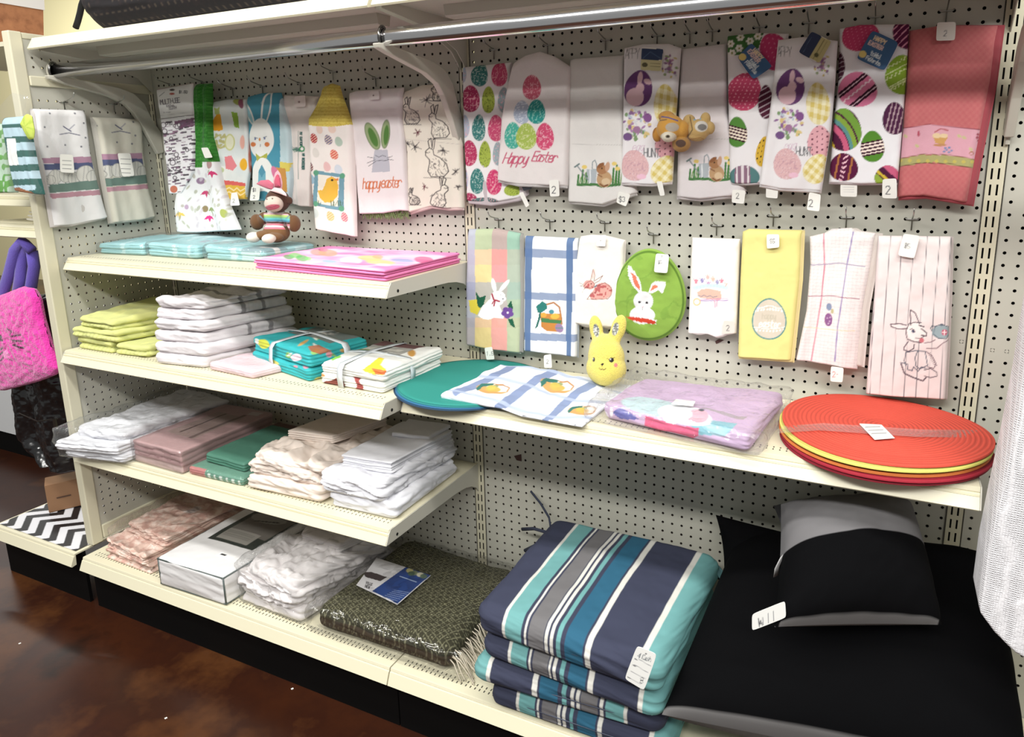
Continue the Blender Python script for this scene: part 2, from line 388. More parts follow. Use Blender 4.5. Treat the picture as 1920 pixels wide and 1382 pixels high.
# top shelves
def topshelf(x0, x1, label):
    t = thing('top_shelf', label, 'shelf', ((x0 + x1) / 2, 0, 69))
    z = 70.35
    MB().box(x0, x1, -13.6, -.1, z - .6, z - .5).obj('deck', grey_m, t)
    MB().prism([(-13.6, z - .45), (-14.0, z), (-14.2, z - .05), (-14.9, z - 1.25), (-14.8, z - 1.4), (-13.9, z - 1.2), (-13.6, z - .6)], x0, x1).obj('price_channel', cream_m, t)
    q = MB().prism([(-9.2, z - .6), (-9, z - 1.5), (-8.9, z - 1.6), (-7.4, z - 1.6), (-7.3, z - 1.5), (-7.1, z - .6)], x0 + 3.5, x1 - 3.5); q.obj('stiffener', grey_m, t)
    for x, s in ((x0 + .1, 1), (x1 - .1, -1)):
        MB().prism([(-.1, z - .6), (-13.6, z - .6), (-13.6, z - 1.3), (-6, z - 2.0), (-2, z - 3.4), (-.1, z - 5.2)], x, x + s * .08).obj('bracket', grey_m, t)
topshelf(-48.3, -.3, 'high cream shelf above the left bay carrying the dark bag')
topshelf(.1, 48, 'high cream shelf above the right bay, only its underside and lip in view')
# hang rail and its arms
t = thing('hang_rail', 'long chrome hanging rail running under the high shelves', 'rail', (0, -12.6, 66))
MB().tube([(-48.2, -12.6, 66.85), (74, -12.6, 66.85)], .42, 20, rz=.78).obj('rail_tube', chrome_m, t, smooth=True)
MB().tube([(-48.5, -12.6, 66.85), (-48.2, -12.6, 66.85)], .5, 20, rz=.86).obj('added_cap', grey_m, t)  # grey cap added to cover the black reflection at the tube's end
for x, lb in ((-47.9, 'grey curved arm holding the left end of the chrome rail'), (-.7, 'grey curved arm holding the middle of the chrome rail by the upright'), (48.5, 'grey curved arm at the right upright holding the chrome rail')):
    t = thing('rail_bracket', lb, 'bracket', (x, 0, 57))
    pr = [(-.05, 57.6), (-.9, 57.4), (-2.2, 60.2), (-3.6, 62.6), (-4.6, 63.6), (-6.5, 64.4), (-12.2, 65.6), (-13.4, 65.9), (-13.6, 66.3), (-12.6, 66.4), (-5.2, 65.6), (-3.2, 65.0), (-1.9, 63.8), (-1.0, 61.6), (-.05, 60.2)]
    bevel(MB().prism(pr, x - .35, x + .35).obj('arm', grey_m, t), .1)
    MB().tube([(x, -.3, 56.9), (x, -.3, 60.5)], .2, 8).obj('mounting_blade', grey_m, t)
    ring = [(x, -12.6 + .55 * math.cos(a), 66.85 + .95 * math.sin(a)) for a in np.linspace(math.pi * 1.25, -math.pi * .6, 18)]
    MB().tube([(p[0] + .1, p[1], p[2]) for p in ring], .14, 8).obj('rail_clip', mat('dark_chrome', (120, 118, 116), .18, 1.0), t, smooth=True)

# left end frame (perpendicular)
def side(A, Z, D): return np.stack([-48.9 - D, A, Z], 1)
t = thing('end_frame', 'cream framed pegboard end panel closing the left bay', 'end panel', (-49.2, -8, 7.5))
ys = [-14.2 + k for k in range(0, 14)]; zs = [51 - .45 - j + 0.0 for j in range(40, -20, -1) if 11 < 50.55 - j < 64.3]
V, F, mi = pegboard('s', -15, -.3, 10.2, 65.2, ys, zs, side); mesh('pegboard_insert', V, F, [peg_m, hole_m], t, mi=mi, smooth=False)
V, F, mi = pegboard('s', -15, -.3, 66.2, 70.2, ys, [67.2, 68.2, 69.2], side); mesh('pegboard_insert', V, F, [peg_m, hole_m], t, mi=mi, smooth=False)
bevel(MB().box(-50.0, -48.7, -16.4, -15.0, 8.0, 70.9).obj('front_post', cream2_m, t), .12)
bevel(MB().box(-49.5, -48.8, -14.95, -.2, 70.2, 70.85).obj('top_bar', cream2_m, t), .08)
bevel(MB().box(-49.5, -48.55, -14.95, -.2, 65.1, 66.2).obj('cross_bar', cream2_m, t), .1)
bevel(MB().box(-49.4, -48.6, -14.95, -.2, 8.4, 10.2).obj('bottom_bar', cream2_m, t), .1)
MB().box(-49.15, -48.95, -15.0, -.3, 9, 10.3).obj('lower_lip', dark_m, t)

# peg hooks
def hook_mesh():
    m = MB()
    m.tube([(-.5, .15, .12), (-.5, -.1, .1), (-.42, -.17, 0), (.42, -.17, 0), (.5, -.1, .1), (.5, .15, .12)], .06, 6)
    m.tube([(0, -.17, -.9), (0, -.17, .05), (0, -.3, .12), (0, -.7, .15), (0, -1.9, .45), (0, -2.2, .65), (0, -2.4, 1.05)], .06, 6)
    return m
HK = None; HL = []
def hook(pt, label, plane='y', val=0.0, rowoff=0.0, snap=True, z=None):
    global HK
    p = px2(pt[0], pt[1], plane, val)
    if plane == 'y' and snap: p[0] = round(p[0] - .5) + .5; p[2] = 51 - rowoff - round(51 - rowoff - p[2])
    if HK is None:
        HK = hook_mesh().obj('peg_hook', steel_m, smooth=True, org=(0, 0, 0)); o = HK
    else:
        o = HK.copy(); COL.objects.link(o)
    o.location = p * S; o.rotation_euler = (0, 0, 0 if plane == 'y' else math.pi / 2)
    if plane == 'x': o.rotation_euler = (0, 0, math.radians(90))
    o['label'] = label; o['category'] = 'hook'; o['group'] = 'peg hooks'
    return p
for pt, lb in (((926.6, 94), 'towel printed with rows of teal and pink eggs'), ((1027, 86), 'egg tower towel'), ((1135.6, 76), 'left watering can towel'), ((1234, 67.5), 'left egg hunt towel with the blue card'),
               ((1294, 62), 'left half of the right watering can towel'), ((1335, 57.6), 'right half of the right watering can towel'), ((1424, 50), 'daisy and big eggs towel'), ((1518, 42.5), 'right egg hunt towel'), ((1642, 32), 'striped pink egg towel'), ((1776, 23), 'salmon terry towel')):
    hook(pt, 'bent wire peg hook above the ' + lb)
for pt, lb in (((935.5, 412.5), 'pastel plaid bunny towel'), ((1031, 414), 'blue window plaid basket towel'), ((1135, 418.5), 'cream fringed bunny towel'), ((1226, 441), 'green egg shaped pot holder'),
               ((1344.7, 425), 'small white flower cart towel'), ((1451, 406.6), 'yellow egg towel'), ((1588, 409), 'waffle weave checked towel'), ((1711, 412), 'striped towel with the embroidered rabbit')):
    hook(pt, 'bent wire peg hook above the ' + lb)
for pt, lb in (((385, 152), 'green crochet topped towel'), ((433, 168), 'carrot print towel'), ((496, 162), 'blue bunny towel'), ((568, 157), 'white towel with the word cross'),
               ((626, 135), 'yellow crochet topped chick towel'), ((708, 148), 'happy easter ears towel'), ((806, 140), 'black line rabbits towel'), ((322, 165), 'multi use cloth pack')):
    hook(pt, 'bent wire peg hook above the ' + lb, rowoff=.88)
hook((118, 192), 'peg hook on the side panel above the front garlic towel', 'x', -48.9); hook((212, 196), 'peg hook on the side panel above the rear garlic towel', 'x', -48.9)
# ---------------------------------------------------------------- cloth hanging on the pegboard
terry_m = mat('terry_cloth', vc=True, rough=0.95, bump=(900, 0.55, 0.0012), spec=0.15, sheen=0.15)
weave_m = mat('woven_cloth', vc=True, rough=0.9, bump=(700, 0.2, 0.0006), spec=0.2)
waffle_m = mat('waffle_cloth', vc=True, rough=0.95, bump=(330, 0.9, 0.0018, 'weave'), spec=0.15)
paper_m = mat('paper_card', vc=True, rough=0.55)
def resample(pts, n):
    pts = np.array(pts, float); d = np.r_[0, np.cumsum(np.linalg.norm(np.diff(pts, axis=0), axis=1))]
    t = np.linspace(0, d[-1], n); return np.stack([np.interp(t, d, pts[:, k]) for k in range(pts.shape[1])], 1)
def smooth1(a, k=2):
    for _ in range(k):
        b = a.copy(); b[1:-1] = (a[:-2] + 2 * a[1:-1] + a[2:]) / 4; a = b
    return a
def coons(T, R, Bt, L, n, m):
    T = resample(T, n); Bt = resample(Bt, n); L = resample(L, m); R = resample(R, m)
    s = np.linspace(0, 1, n)[:, None, None]; t = np.linspace(0, 1, m)[None, :, None]
    return ((1 - t) * T[:, None] + t * Bt[:, None] + (1 - s) * L[None] + s * R[None]
            - ((1 - s) * (1 - t) * T[0] + s * (1 - t) * T[-1] + (1 - s) * t * Bt[0] + s * t * Bt[-1]))
def towel(name, label, cat, L, R, art, base=(235, 230, 228), y=-1.2, th=0.5, T=None, Bm=None, step=0.075, fold=0.12, seed=0, m=None, plane='y', group=None, under=None, kf=1.6, wr=0.05, single=False, roll=0.25, tr=(0, 0, 1), wav=0):
    """cloth folded over and hung flat; the outline was traced: L,R top to bottom, T,Bm left to right"""
    cv = lambda p: (p[0] / tr[2] + tr[0], p[1] / tr[2] + tr[1])
    L = [cv(p) for p in L]; R = [cv(p) for p in R]
    T = [cv(p) for p in T] if T else [L[0], R[0]]; Bm = [cv(p) for p in Bm] if Bm else [L[-1], R[-1]]
    T = [L[0]] + T[1:-1] + [R[0]]; Bm = [L[-1]] + Bm[1:-1] + [R[-1]]
    ai = 'xyz'.index(plane); o1 = 0 if plane == 'y' else 1
    to = lambda P: [px2(a, b, plane, y)[[o1, 2]] for a, b in P]
    T, R, Bm, L = to(T), to(R), to(Bm), to(L)
    wd = max(np.linalg.norm(T[-1] - T[0]), np.linalg.norm(Bm[-1] - Bm[0])); ht = abs(L[0][1] - L[-1][1])
    n = int(wd / step) + 2; mm = int(ht / step) + 2
    G = coons(T, R, Bm, L, n, mm); A = G[..., 0]; Z = G[..., 1]
    s = np.linspace(0, 1, n)[:, None] * np.ones((1, mm)); t = np.ones((n, 1)) * np.linspace(0, 1, mm)[None]
    es = np.clip(np.minimum(s, 1 - s) * wd / (th * 0.9), 0, 1); e = np.sqrt(1 - (1 - es) ** 2)
    et = np.clip(t * ht / (th + roll), 0, 1); e = e * np.sqrt(np.clip(1 - (1 - et) ** 2, 0, 1))
    eb = np.clip((1 - t) * ht / 0.15, 0, 1); e = e * (0.55 + 0.45 * np.sqrt(1 - (1 - eb) ** 2))
    rg = random.Random(seed); ph = rg.random() * 6; f2 = rg.random() * 6
    fd = fold * (0.35 + 0.65 * t) * (np.sin(s * math.pi * 2 * kf + ph + 0.8 * t) + 0.4 * np.sin(s * math.pi * 4.3 * kf + f2 - 1.3 * t))
    wrn = wr * 2 * fbm(A * 0.6 + seed * 7.1, Z * 0.45, seed, 4)
    sg = 1 if plane == 'y' else -1
    D = y * 1.0 * np.ones_like(A)
    depth = th * e + (fd + wrn) * np.minimum(1, e * 1.3)
    wb = y + sg * th * .55
    D = wb - sg * depth
    if wav: Z = Z + wav * np.sin(s * 14 + seed) * (t > .999)
    U3 = np.stack([A, np.full_like(A, y), Z], -1) if plane == 'y' else np.stack([np.full_like(A, y), A, Z], -1)
    U, Vv = topx(U3.reshape(-1, 3))
    P = Paint(U, Vv, base); P.s = s.ravel(); P.tt = t.ravel(); P.A = A.ravel(); P.Z = Z.ravel()
    if art: art(P)
    pos = np.stack([A, D, Z], -1) if plane == 'y' else np.stack([D, A, Z], -1)
    V = [pos.reshape(-1, 3)]; C = [P.C]; F = [gridF(n, mm)[:, ::-1] if plane == 'y' else gridF(n, mm)]
    # rim and back sheet
    idx = np.arange(n * mm).reshape(n, mm)
    rim = np.concatenate([idx[:, 0], idx[-1, 1:], idx[-2::-1, -1], idx[0, -2:0:-1]])
    W = pos.reshape(-1, 3)[rim].copy(); W[:, ai] = wb + sg * 0.12
    off = n * mm; k = len(rim); a = np.arange(k); b = (a + 1) % k
    V.append(W); C.append(P.C[rim]); F.append(np.stack([rim[a], rim[b], off + b, off + a], 1))
    off += k
    if under:
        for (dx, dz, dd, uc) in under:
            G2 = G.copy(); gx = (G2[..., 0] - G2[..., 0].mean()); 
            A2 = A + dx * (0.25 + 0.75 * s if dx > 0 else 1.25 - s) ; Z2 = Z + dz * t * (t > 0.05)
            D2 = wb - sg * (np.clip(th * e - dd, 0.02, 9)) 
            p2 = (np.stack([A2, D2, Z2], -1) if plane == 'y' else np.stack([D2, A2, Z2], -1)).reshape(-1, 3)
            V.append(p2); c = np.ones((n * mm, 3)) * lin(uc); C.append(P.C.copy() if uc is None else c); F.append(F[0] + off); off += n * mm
    col = np.concatenate(C); VV = np.concatenate(V)
    root = thing(name, label, cat, VV.mean(0) * [1, 1, 0] + [0, 0, VV[:, 2].min()], group)
    mesh('cloth', VV, np.concatenate(F), m or weave_m, root, col=col)
    root['_y'] = y - sg * (th * .5 + fold + .1); root['_pl'] = plane
    return root
def card(root, pts, art=None, base=(240, 238, 230), name='price_tag', label=None, y=None, tr=(0, 0, 1), m=None, thick=0.04, step=.06, bend=0.0, tilt=0.0, col_back=None):
    """thin printed card; pts = traced corners TL,TR,BR,BL"""
    pl = root['_pl']; y = y if y is not None else root['_y']
    cv = lambda p: (p[0] / tr[2] + tr[0], p[1] / tr[2] + tr[1]); pts = [cv(p) for p in pts]
    o1 = 0 if pl == 'y' else 1; q = [px2(a, b, pl, y)[[o1, 2]] for a, b in pts]
    wd = np.linalg.norm(q[1] - q[0]); ht = np.linalg.norm(q[3] - q[0]); n = max(4, int(wd / step)); mm = max(4, int(ht / step))
    G = coons([q[0], q[1]], [q[1], q[2]], [q[3], q[2]], [q[0], q[3]], n, mm)
    s = np.linspace(-1, 1, n)[:, None] * np.ones((1, mm)); t = np.ones((n, 1)) * np.linspace(-1, 1, mm)[None]
    # round the corners a little
    A = G[..., 0]; Z = G[..., 1]
    cA, cZ = A.mean(), Z.mean(); k = 1 - 0.07 * (np.abs(s) ** 6) * (np.abs(t) ** 6); A = cA + (A - cA) * k; Z = cZ + (Z - cZ) * k
    sg = 1 if pl == 'y' else -1
    D = y - sg * (bend * (1 - s * s)) - sg * tilt * t
    mk = lambda d: (np.stack([A, d, Z], -1) if pl == 'y' else np.stack([d, A, Z], -1)).reshape(-1, 3)
    U3 = np.stack([A, np.full_like(A, y), Z], -1) if pl == 'y' else np.stack([np.full_like(A, y), A, Z], -1)
    U, V = topx(U3.reshape(-1, 3)); P = Paint(U, V, base); P.s = s.ravel(); P.tt = t.ravel()
    P.t(*tr)
    if art: art(P)
    f, bk = mk(D), mk(D + sg * thick); idx = np.arange(n * mm).reshape(n, mm); rim = np.concatenate([idx[:, 0], idx[-1, 1:], idx[-2::-1, -1], idx[0, -2:0:-1]]); kk = len(rim); a = np.arange(kk); b = (a + 1) % kk
    F = np.concatenate([gridF(n, mm)[:, ::-1], gridF(n, mm, n * mm), np.stack([rim[a], rim[b], n * mm + rim[b], n * mm + rim[a]], 1)])
    return mesh(name, np.concatenate([f, bk]), F, m or paper_m, root, col=np.concatenate([P.C, np.ones((n * mm, 3)) * lin(base)]), label=label, smooth=False)
INK = (60, 60, 70)
def two(x, y, h, tr=None, c=INK): return lambda P: (P.t(*tr) if tr else P).text('2', x, y, h, c)
c1 = (0, 0, 3.29); c2 = (280, 100, 3.84); c3 = (560, 0, 3.14); K4 = (1040, 0, 3.291); c5 = (1400, 0, 3.290); c6 = (860, 380, 3.839); c7 = (1270, 380, 3.455)
WH = (236, 232, 232)
def eggpat(P, cx, cy, w, h, col, kind='dots', rot=0, c2_=(240, 240, 235), n=4, egg=-.14, sd=0, c3_=None):
    """an egg filled with a small ornament"""
    a, lu, lv = P.inell(cx, cy, w / 2, h / 2, rot, -egg if egg < 0 else egg); P.put(a, col)
    if kind == 'orn':
        v = np.abs(vn(lu * n + sd * 3.1, lv * n * 1.3 + sd, sd)); w2 = np.abs(vn(lu * n * 1.9 + sd, lv * n * 2.1 + 9, sd + 3))
        P.put(a * (v < 0.05) * .7, c2_); P.put(a * (w2 > 0.4) * .7, c3_ or c2_)
    elif kind == 'stripes':
        P.put(a * (np.abs(((lv + lu * .25) * n) % 1 - .5) < .12), c2_)
    elif kind == 'mix':
        q = ((lv + lu * .3) * n); f = q % 1; i = np.floor(q) % 3
        P.put(a * (i == 0) * (np.abs(f - .5) < .35), c2_); P.put(a * (i == 1) * (np.abs(f - .5 + .25 * np.sin(lu * 14)) < .1), c3_ or c2_)
    elif kind == 'check':
        g = ((np.floor((lu + .3 * lv) * n) % 2) + (np.floor((lv - .2 * lu) * n * 1.25) % 2)); P.put(a * (g == 1) * .5, c2_); P.put(a * (g == 2), c2_)
    elif kind == 'dots':
        fu = ((lu * n) % 1 - .5); fv = ((lv * n * 1.3 + .5 * (np.floor(lu * n) % 2)) % 1 - .5); P.put(a * (np.hypot(fu, fv) < .17), c2_)
    return a, lu, lv
# ================================================================ upper row, right bay
TEAL, PINK, PLUM, LIME, PURP, YEL = (60, 128, 124), (206, 72, 112), (112, 36, 80), (168, 188, 70), (126, 84, 148), (226, 200, 92)
def art_eggs(P):
    P.t(*c3)
    def e(x, y, w, h, c, s, r=0): eggpat(P, x, y, w, h, c, 'orn', r, (200, 226, 218) if c == TEAL else ((90, 110, 40) if c == LIME else (240, 170, 180)), 4, sd=s)
    e(970, 440, 50, 100, (170, 186, 206), 1); e(1070, 440, 100, 140, TEAL, 2); e(1188, 435, 92, 150, PINK, 3)
    e(1018, 582, 104, 158, (176, 50, 92), 4); e(1124, 588, 80, 158, LIME, 5); e(1215, 590, 66, 150, (150, 170, 176), 6)
    e(985, 745, 60, 135, (170, 186, 206), 7); e(1067, 752, 78, 156, TEAL, 8); e(1170, 755, 96, 156, PINK, 9)
    e(1012, 902, 88, 152, (190, 52, 96), 10); e(1102, 908, 74, 156, LIME, 11); e(1180, 905, 60, 140, (150, 170, 176), 12)
    e(985, 1055, 44, 130, (180, 190, 210), 13); e(1056, 1066, 76, 150, TEAL, 14); e(1155, 1072, 96, 150, (214, 58, 110), 15)
    e(1265, 1118, 95, 70, LIME, 16); e(1010, 1165, 90, 60, (176, 50, 92), 17); e(1100, 1180, 160, 36, (90, 120, 120), 18)
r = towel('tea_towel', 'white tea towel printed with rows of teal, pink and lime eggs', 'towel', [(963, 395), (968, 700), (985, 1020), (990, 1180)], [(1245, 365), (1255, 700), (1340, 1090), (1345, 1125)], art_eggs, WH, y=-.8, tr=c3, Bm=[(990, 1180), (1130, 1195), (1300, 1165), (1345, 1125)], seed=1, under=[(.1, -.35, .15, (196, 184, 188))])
card(r, [(1296, 1135), (1322, 1130), (1358, 1208), (1338, 1222)], tr=c3, y=-1.6)
card(r, [(1310, 1090), (1365, 1088), (1372, 1110), (1325, 1125)], tr=c3, y=-1.5, base=(40, 44, 52), name='care_label', label='dark woven care label')
def art_tower(P):
    P.t(*c3)
    for x, y, w, h, c, s, o in ((1378, 515, 108, 146, (206, 88, 112), 1, (240, 180, 190)), (1322, 662, 96, 138, (170, 182, 204), 2, (236, 240, 246)), (1406, 658, 106, 144, (40, 150, 142), 3, (150, 214, 200)),
                          (1268, 798, 96, 158, (70, 178, 158), 4, (190, 230, 215)), (1455, 804, 108, 160, (222, 74, 116), 5, (250, 190, 205)), (1345, 803, 118, 156, (172, 196, 84), 6, (226, 232, 170))):
        eggpat(P, x, y, w, h, c, 'orn', 0, o, 4, sd=s)
    P.text('Happy', 1210, 960, 62, (206, 84, 116), 7, rot=2, sl=.35, sp=.7); P.text('Easter', 1375, 948, 58, (206, 84, 116), 7, rot=3, sl=.35, sp=.66)
r = towel('kitchen_towel', 'white towel with a tower of six eggs over the words Happy Easter', 'towel', [(1258, 372), (1225, 520), (1190, 700), (1168, 1060)], [(1592, 390), (1590, 700), (1582, 1000), (1578, 1095)], art_tower, (232, 224, 222), y=-1.8, tr=c3,
          T=[(1258, 372), (1330, 325), (1415, 302), (1500, 330), (1592, 390)], Bm=[(1168, 1060), (1290, 1085), (1578, 1095)], seed=2, fold=.1, m=terry_m, under=[(.0, -.25, .2, (205, 200, 198))])
card(r, [(1474, 1062), (1530, 1058), (1536, 1155), (1480, 1158)], lambda P: P.text('2', 1492, 1138, 40, INK), tr=c3, y=-2.2)
def art_can(dx, dy):
    def f(P):
        P.t(*K4)
        T = lambda p: [(a + dx, b + dy) for a, b in p]
        P.line(T([(115, 890), (420, 895)]), 3, (200, 196, 192))
        for x, h in ((148, 60), (175, 90), (200, 75), (230, 40), (330, 40), (365, 100), (385, 120), (400, 90)):
            P.line(T([(x, 1140), (x + 6, 1140 - h)]), 12, (70, 130, 66)); P.line(T([(x + 10, 1140), (x + 22, 1140 - h * .8)]), 7, (120, 160, 84))
        for x, y in ((190, 1030), (375, 1010), (395, 1040)): P.ell(x + dx, y + dy, 16, 12, (236, 206, 110))
        P.poly(T([(205, 1045), (270, 1042), (262, 1130), (212, 1130)]), (176, 184, 190)); P.line(T([(225, 1050), (226, 1125)]), 8, (226, 230, 232))
        P.line(T([(238, 1040), (240, 1000), (256, 988), (266, 1010), (268, 1045)]), 6, (140, 150, 156)); P.line(T([(212, 1110), (145, 1020)]), 7, (130, 140, 146)); P.line(T([(132, 1030), (158, 1012)]), 10, (110, 130, 130))
        P.line(T([(150, 1140), (265, 1138), (300, 1150), (405, 1138)]), 16, (74, 128, 70))
        P.ell(315 + dx, 1105 + dy, 46, 50, (196, 156, 112)); P.ell(300 + dx, 1045 + dy, 34, 30, (176, 124, 82)); P.ell(292 + dx, 1020 + dy, 26, 12, (150, 96, 60), rot=-35); P.ell(333 + dx, 1028 + dy, 14, 30, (206, 160, 130), rot=10)
        P.ell(300 + dx, 1038 + dy, 5, 5, (40, 26, 20)); P.ell(325 + dx, 1120 + dy, 26, 22, (220, 190, 150)); P.line(T([(290, 1135), (312, 1150), (335, 1140)]), 9, (130, 80, 50)); P.line(T([(275, 1075), (300, 1090)]), 7, (140, 90, 60))
    return f
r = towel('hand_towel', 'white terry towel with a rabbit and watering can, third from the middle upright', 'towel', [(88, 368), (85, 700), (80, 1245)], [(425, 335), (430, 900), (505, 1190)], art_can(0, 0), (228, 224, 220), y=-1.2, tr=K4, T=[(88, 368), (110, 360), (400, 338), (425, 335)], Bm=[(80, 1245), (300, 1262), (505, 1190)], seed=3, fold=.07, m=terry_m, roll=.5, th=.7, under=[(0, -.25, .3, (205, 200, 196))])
card(r, [(395, 1180), (468, 1200), (440, 1275), (380, 1250)], lambda P: P.text('$3', 398, 1245, 30, INK), tr=K4, y=-1.9)
def art_hunt(dx, dy, kx=1.0, mirror=False):
    def f(P):
        P.t(*K4); t = lambda x, y: (x + dx, y + dy)
        P.text('APPY', *t(440, 362), 62, (150, 150, 152), 4, sp=.75, wd=.45)
        eggpat(P, *t(522, 546), 172, 226, (110, 64, 120), 'x', 12)
        P.ell(*t(500, 600), 54, 56, (228, 186, 196)); P.ell(*t(530, 545), 26, 32, (228, 186, 196), rot=15); P.ell(*t(530, 485), 16, 42, (228, 186, 196), rot=8); P.ell(*t(578, 505), 26, 17, (228, 186, 196), rot=25)
        # wreath egg of flowers
        rs = random.Random(5)
        for k in range(70):
            a = rs.random() * 6.28; q = math.sqrt(rs.random()); x, y = t(512 + 88 * q * math.cos(a), 768 + 92 * q * math.sin(a)); P.ell(x, y, rs.uniform(6, 18), rs.uniform(5, 11), rs.choice([(150, 104, 160), (176, 130, 180), (128, 160, 110), (226, 200, 130), (186, 200, 216), (220, 220, 224)]), rot=rs.random() * 180)
        P.ell(*t(578, 728), 26, 28, (136, 84, 146)); P.ell(*t(455, 845), 28, 24, (120, 84, 140)); P.ell(*t(510, 800), 24, 22, (168, 120, 160))
        for k in range(46):
            a = rs.random() * 6.28; q = rs.random(); x, y = t(712 + 46 * q * math.cos(a), 420 + 92 * q * math.sin(a)); P.ell(x, y, rs.uniform(6, 16), rs.uniform(5, 9), rs.choice([(150, 104, 150), (190, 140, 170), (150, 170, 120), (210, 190, 120), (200, 200, 206)]), rot=rs.random() * 180)
        eggpat(P, *t(690, 650), 145, 260, (224, 200, 104), 'check', -4, (246, 238, 196), 3.2)
        eggpat(P, *t(700, 885), 150, 200, (232, 168, 178), 'dots', 0, (120, 60, 80), 2.4)
        P.text('egg', *t(480, 930), 50, (214, 186, 204), 4, sl=.3, sp=.8); P.text('HUNT', *t(556, 968), 52, (120, 120, 124), 6, sp=.95, wd=.48, rot=1)
        eggpat(P, *t(498, 1020), 170, 190, (226, 180, 182), 'orn', -12, (200, 150, 164), 5, sd=4, c3_=(236, 210, 214)); P.ell(*t(540, 1090), 30, 16, (240, 190, 210))
        eggpat(P, *t(680, 1050), 150, 190, (224, 200, 104), 'check', 25, (246, 238, 196), 3.2)
    return f
r = towel('tea_towel', 'white egg hunt towel with a blue card at its top left, behind the booties', 'towel', [(425, 295), (420, 700), (408, 1132)], [(775, 295), (745, 700), (722, 1125)], art_hunt(0, 0), (236, 232, 234), y=-1.7, tr=K4, T=[(425, 295), (540, 270), (700, 268), (775, 295)], Bm=[(408, 1132), (600, 1140), (722, 1125)], seed=4, fold=.06, under=[(.0, -.2, .15, (214, 208, 208))])
def art_bluecard(P):
    P.poly([(535, 368), (662, 372), (656, 440), (530, 432)], (214, 206, 150)); P.poly([(536, 300), (672, 302), (664, 372), (533, 366)], (28, 52, 96)); P.line([(545, 360), (590, 320), (655, 362)], 4, (70, 100, 140)); P.ell(556, 400, 18, 14, (90, 84, 50)); P.line([(590, 392), (650, 395)], 3, (120, 110, 70)); P.line([(590, 410), (650, 413)], 3, (120, 110, 70))
card(r, [(535, 290), (672, 300), (658, 440), (528, 432)], art_bluecard, tr=K4, y=-2.15, name='product_card', label='navy and cream product card')
card(r, [(628, 1120), (662, 1118), (680, 1205), (650, 1210)], tr=K4, y=-2.1)
r = towel('hand_towel', 'white terry towel with a rabbit and watering can, behind the toy booties', 'towel', [(775, 300), (760, 700), (748, 1215)], [(1062, 265), (1066, 700), (1180, 1180)], art_can(690, -35), (226, 218, 220), y=-1.0, tr=K4, Bm=[(748, 1215), (900, 1228), (1090, 1210), (1180, 1180)], seed=5, fold=.08, m=terry_m, roll=.5, th=.7, under=[(0, -.25, .3, (205, 198, 198))])
card(r, [(1095, 1170), (1178, 1175), (1168, 1258), (1092, 1250)], lambda P: P.text('2', 1120, 1225, 32, INK), tr=K4, y=-1.9)
def art_daisy(P):
    P.t(*K4)
    P.poly([(1060, 210), (1290, 200), (1260, 300), (1160, 345), (1100, 340), (1060, 320)], (70, 122, 58))
    for x, y in ((1088, 272), (1148, 232), (1208, 256), (1142, 300), (1098, 330), (1255, 225)):
        for k in range(6): a = k * 1.047; P.ell(x + 15 * math.cos(a), y + 15 * math.sin(a), 10, 8, (240, 238, 226), rot=math.degrees(a))
        P.ell(x, y, 7, 7, (150, 150, 60))
    eggpat(P, 1360, 320, 190, 240, (210, 58, 112), 'dots', -20, (226, 110, 150), 3)
    eggpat(P, 1172, 565, 210, 240, (216, 70, 110), 'dots', 25, (250, 170, 190), 4)
    eggpat(P, 1305, 630, 95, 210, (84, 30, 52), 'stripes', 0, (190, 170, 180), 3)
    a, u, v = eggpat(P, 1128, 815, 126, 188, (84, 142, 56), 'x', 0)
    vv = v - u * .18
    P.put(a * (vv > -.35) * (vv < .55), (246, 230, 208))
    for q in (-.3, -.12, .08, .3, .5): P.put(a * (np.abs(vv - q) < .05), (70, 26, 48))
    eggpat(P, 1290, 935, 90, 190, (222, 176, 50), 'dots', 10, (60, 50, 30), 2.2)
    a, u, v = eggpat(P, 1172, 1085, 190, 130, (82, 128, 128), 'x', 0); P.put(a * (np.abs(u + .1) < .5), (146, 110, 132)); P.put(a * (np.abs(u + .1) < .07) , (226, 216, 220)); P.put(a * (np.abs(u - .25) < .06), (226, 216, 220)); P.put(a * (np.abs(u + .45) < .06), (226, 216, 220))
def art_card2(pts):
    def f(P):
        (x0, y0), (x1, y1), (x2, y2), (x3, y3) = pts; q = lambda a, b: (x0 + a * (x1 - x0) + b * (x3 - x0), y0 + a * (y1 - y0) + b * (y3 - y0))
        rot = math.degrees(math.atan2(y1 - y0, x1 - x0))
        P.text('HAPPY', *q(.2, .25), 26, (240, 214, 170), 6, rot=rot, sp=.95); P.text('EASTER', *q(.12, .45), 26, (236, 200, 190), 6, rot=rot, sp=.95)
        P.text('towel', *q(.35, .72), 28, (224, 236, 240), 5, rot=rot, sp=.8); P.text('favorite', *q(.3, .9), 24, (224, 236, 240), 5, rot=rot, sp=.8); P.ell(*q(.12, .8), 24, 22, (232, 206, 110))
    return f
r = towel('tea_towel', 'white towel with a green daisy patch and large bright eggs, blue card on top', 'towel', [(1062, 220), (1068, 600), (1075, 1000), (1082, 1130)], [(1440, 205), (1420, 600), (1350, 1125)], art_daisy, (234, 230, 232), y=-1.5, tr=K4, Bm=[(1082, 1130), (1180, 1136), (1350, 1125)], T=[(1062, 220), (1250, 200), (1440, 205)], seed=6, fold=.06, under=[(0, -.15, .15, (206, 200, 204))])
pts = [(1225, 262), (1350, 388), (1232, 492), (1120, 350)]
card(r, [(1215, 262), (1345, 410), (1225, 492), (1125, 352)], art_card2([(1215, 262), (1345, 410), (1225, 492), (1125, 352)]), base=(44, 92, 142), tr=K4, y=-2.1, name='product_card', label='blue product card')
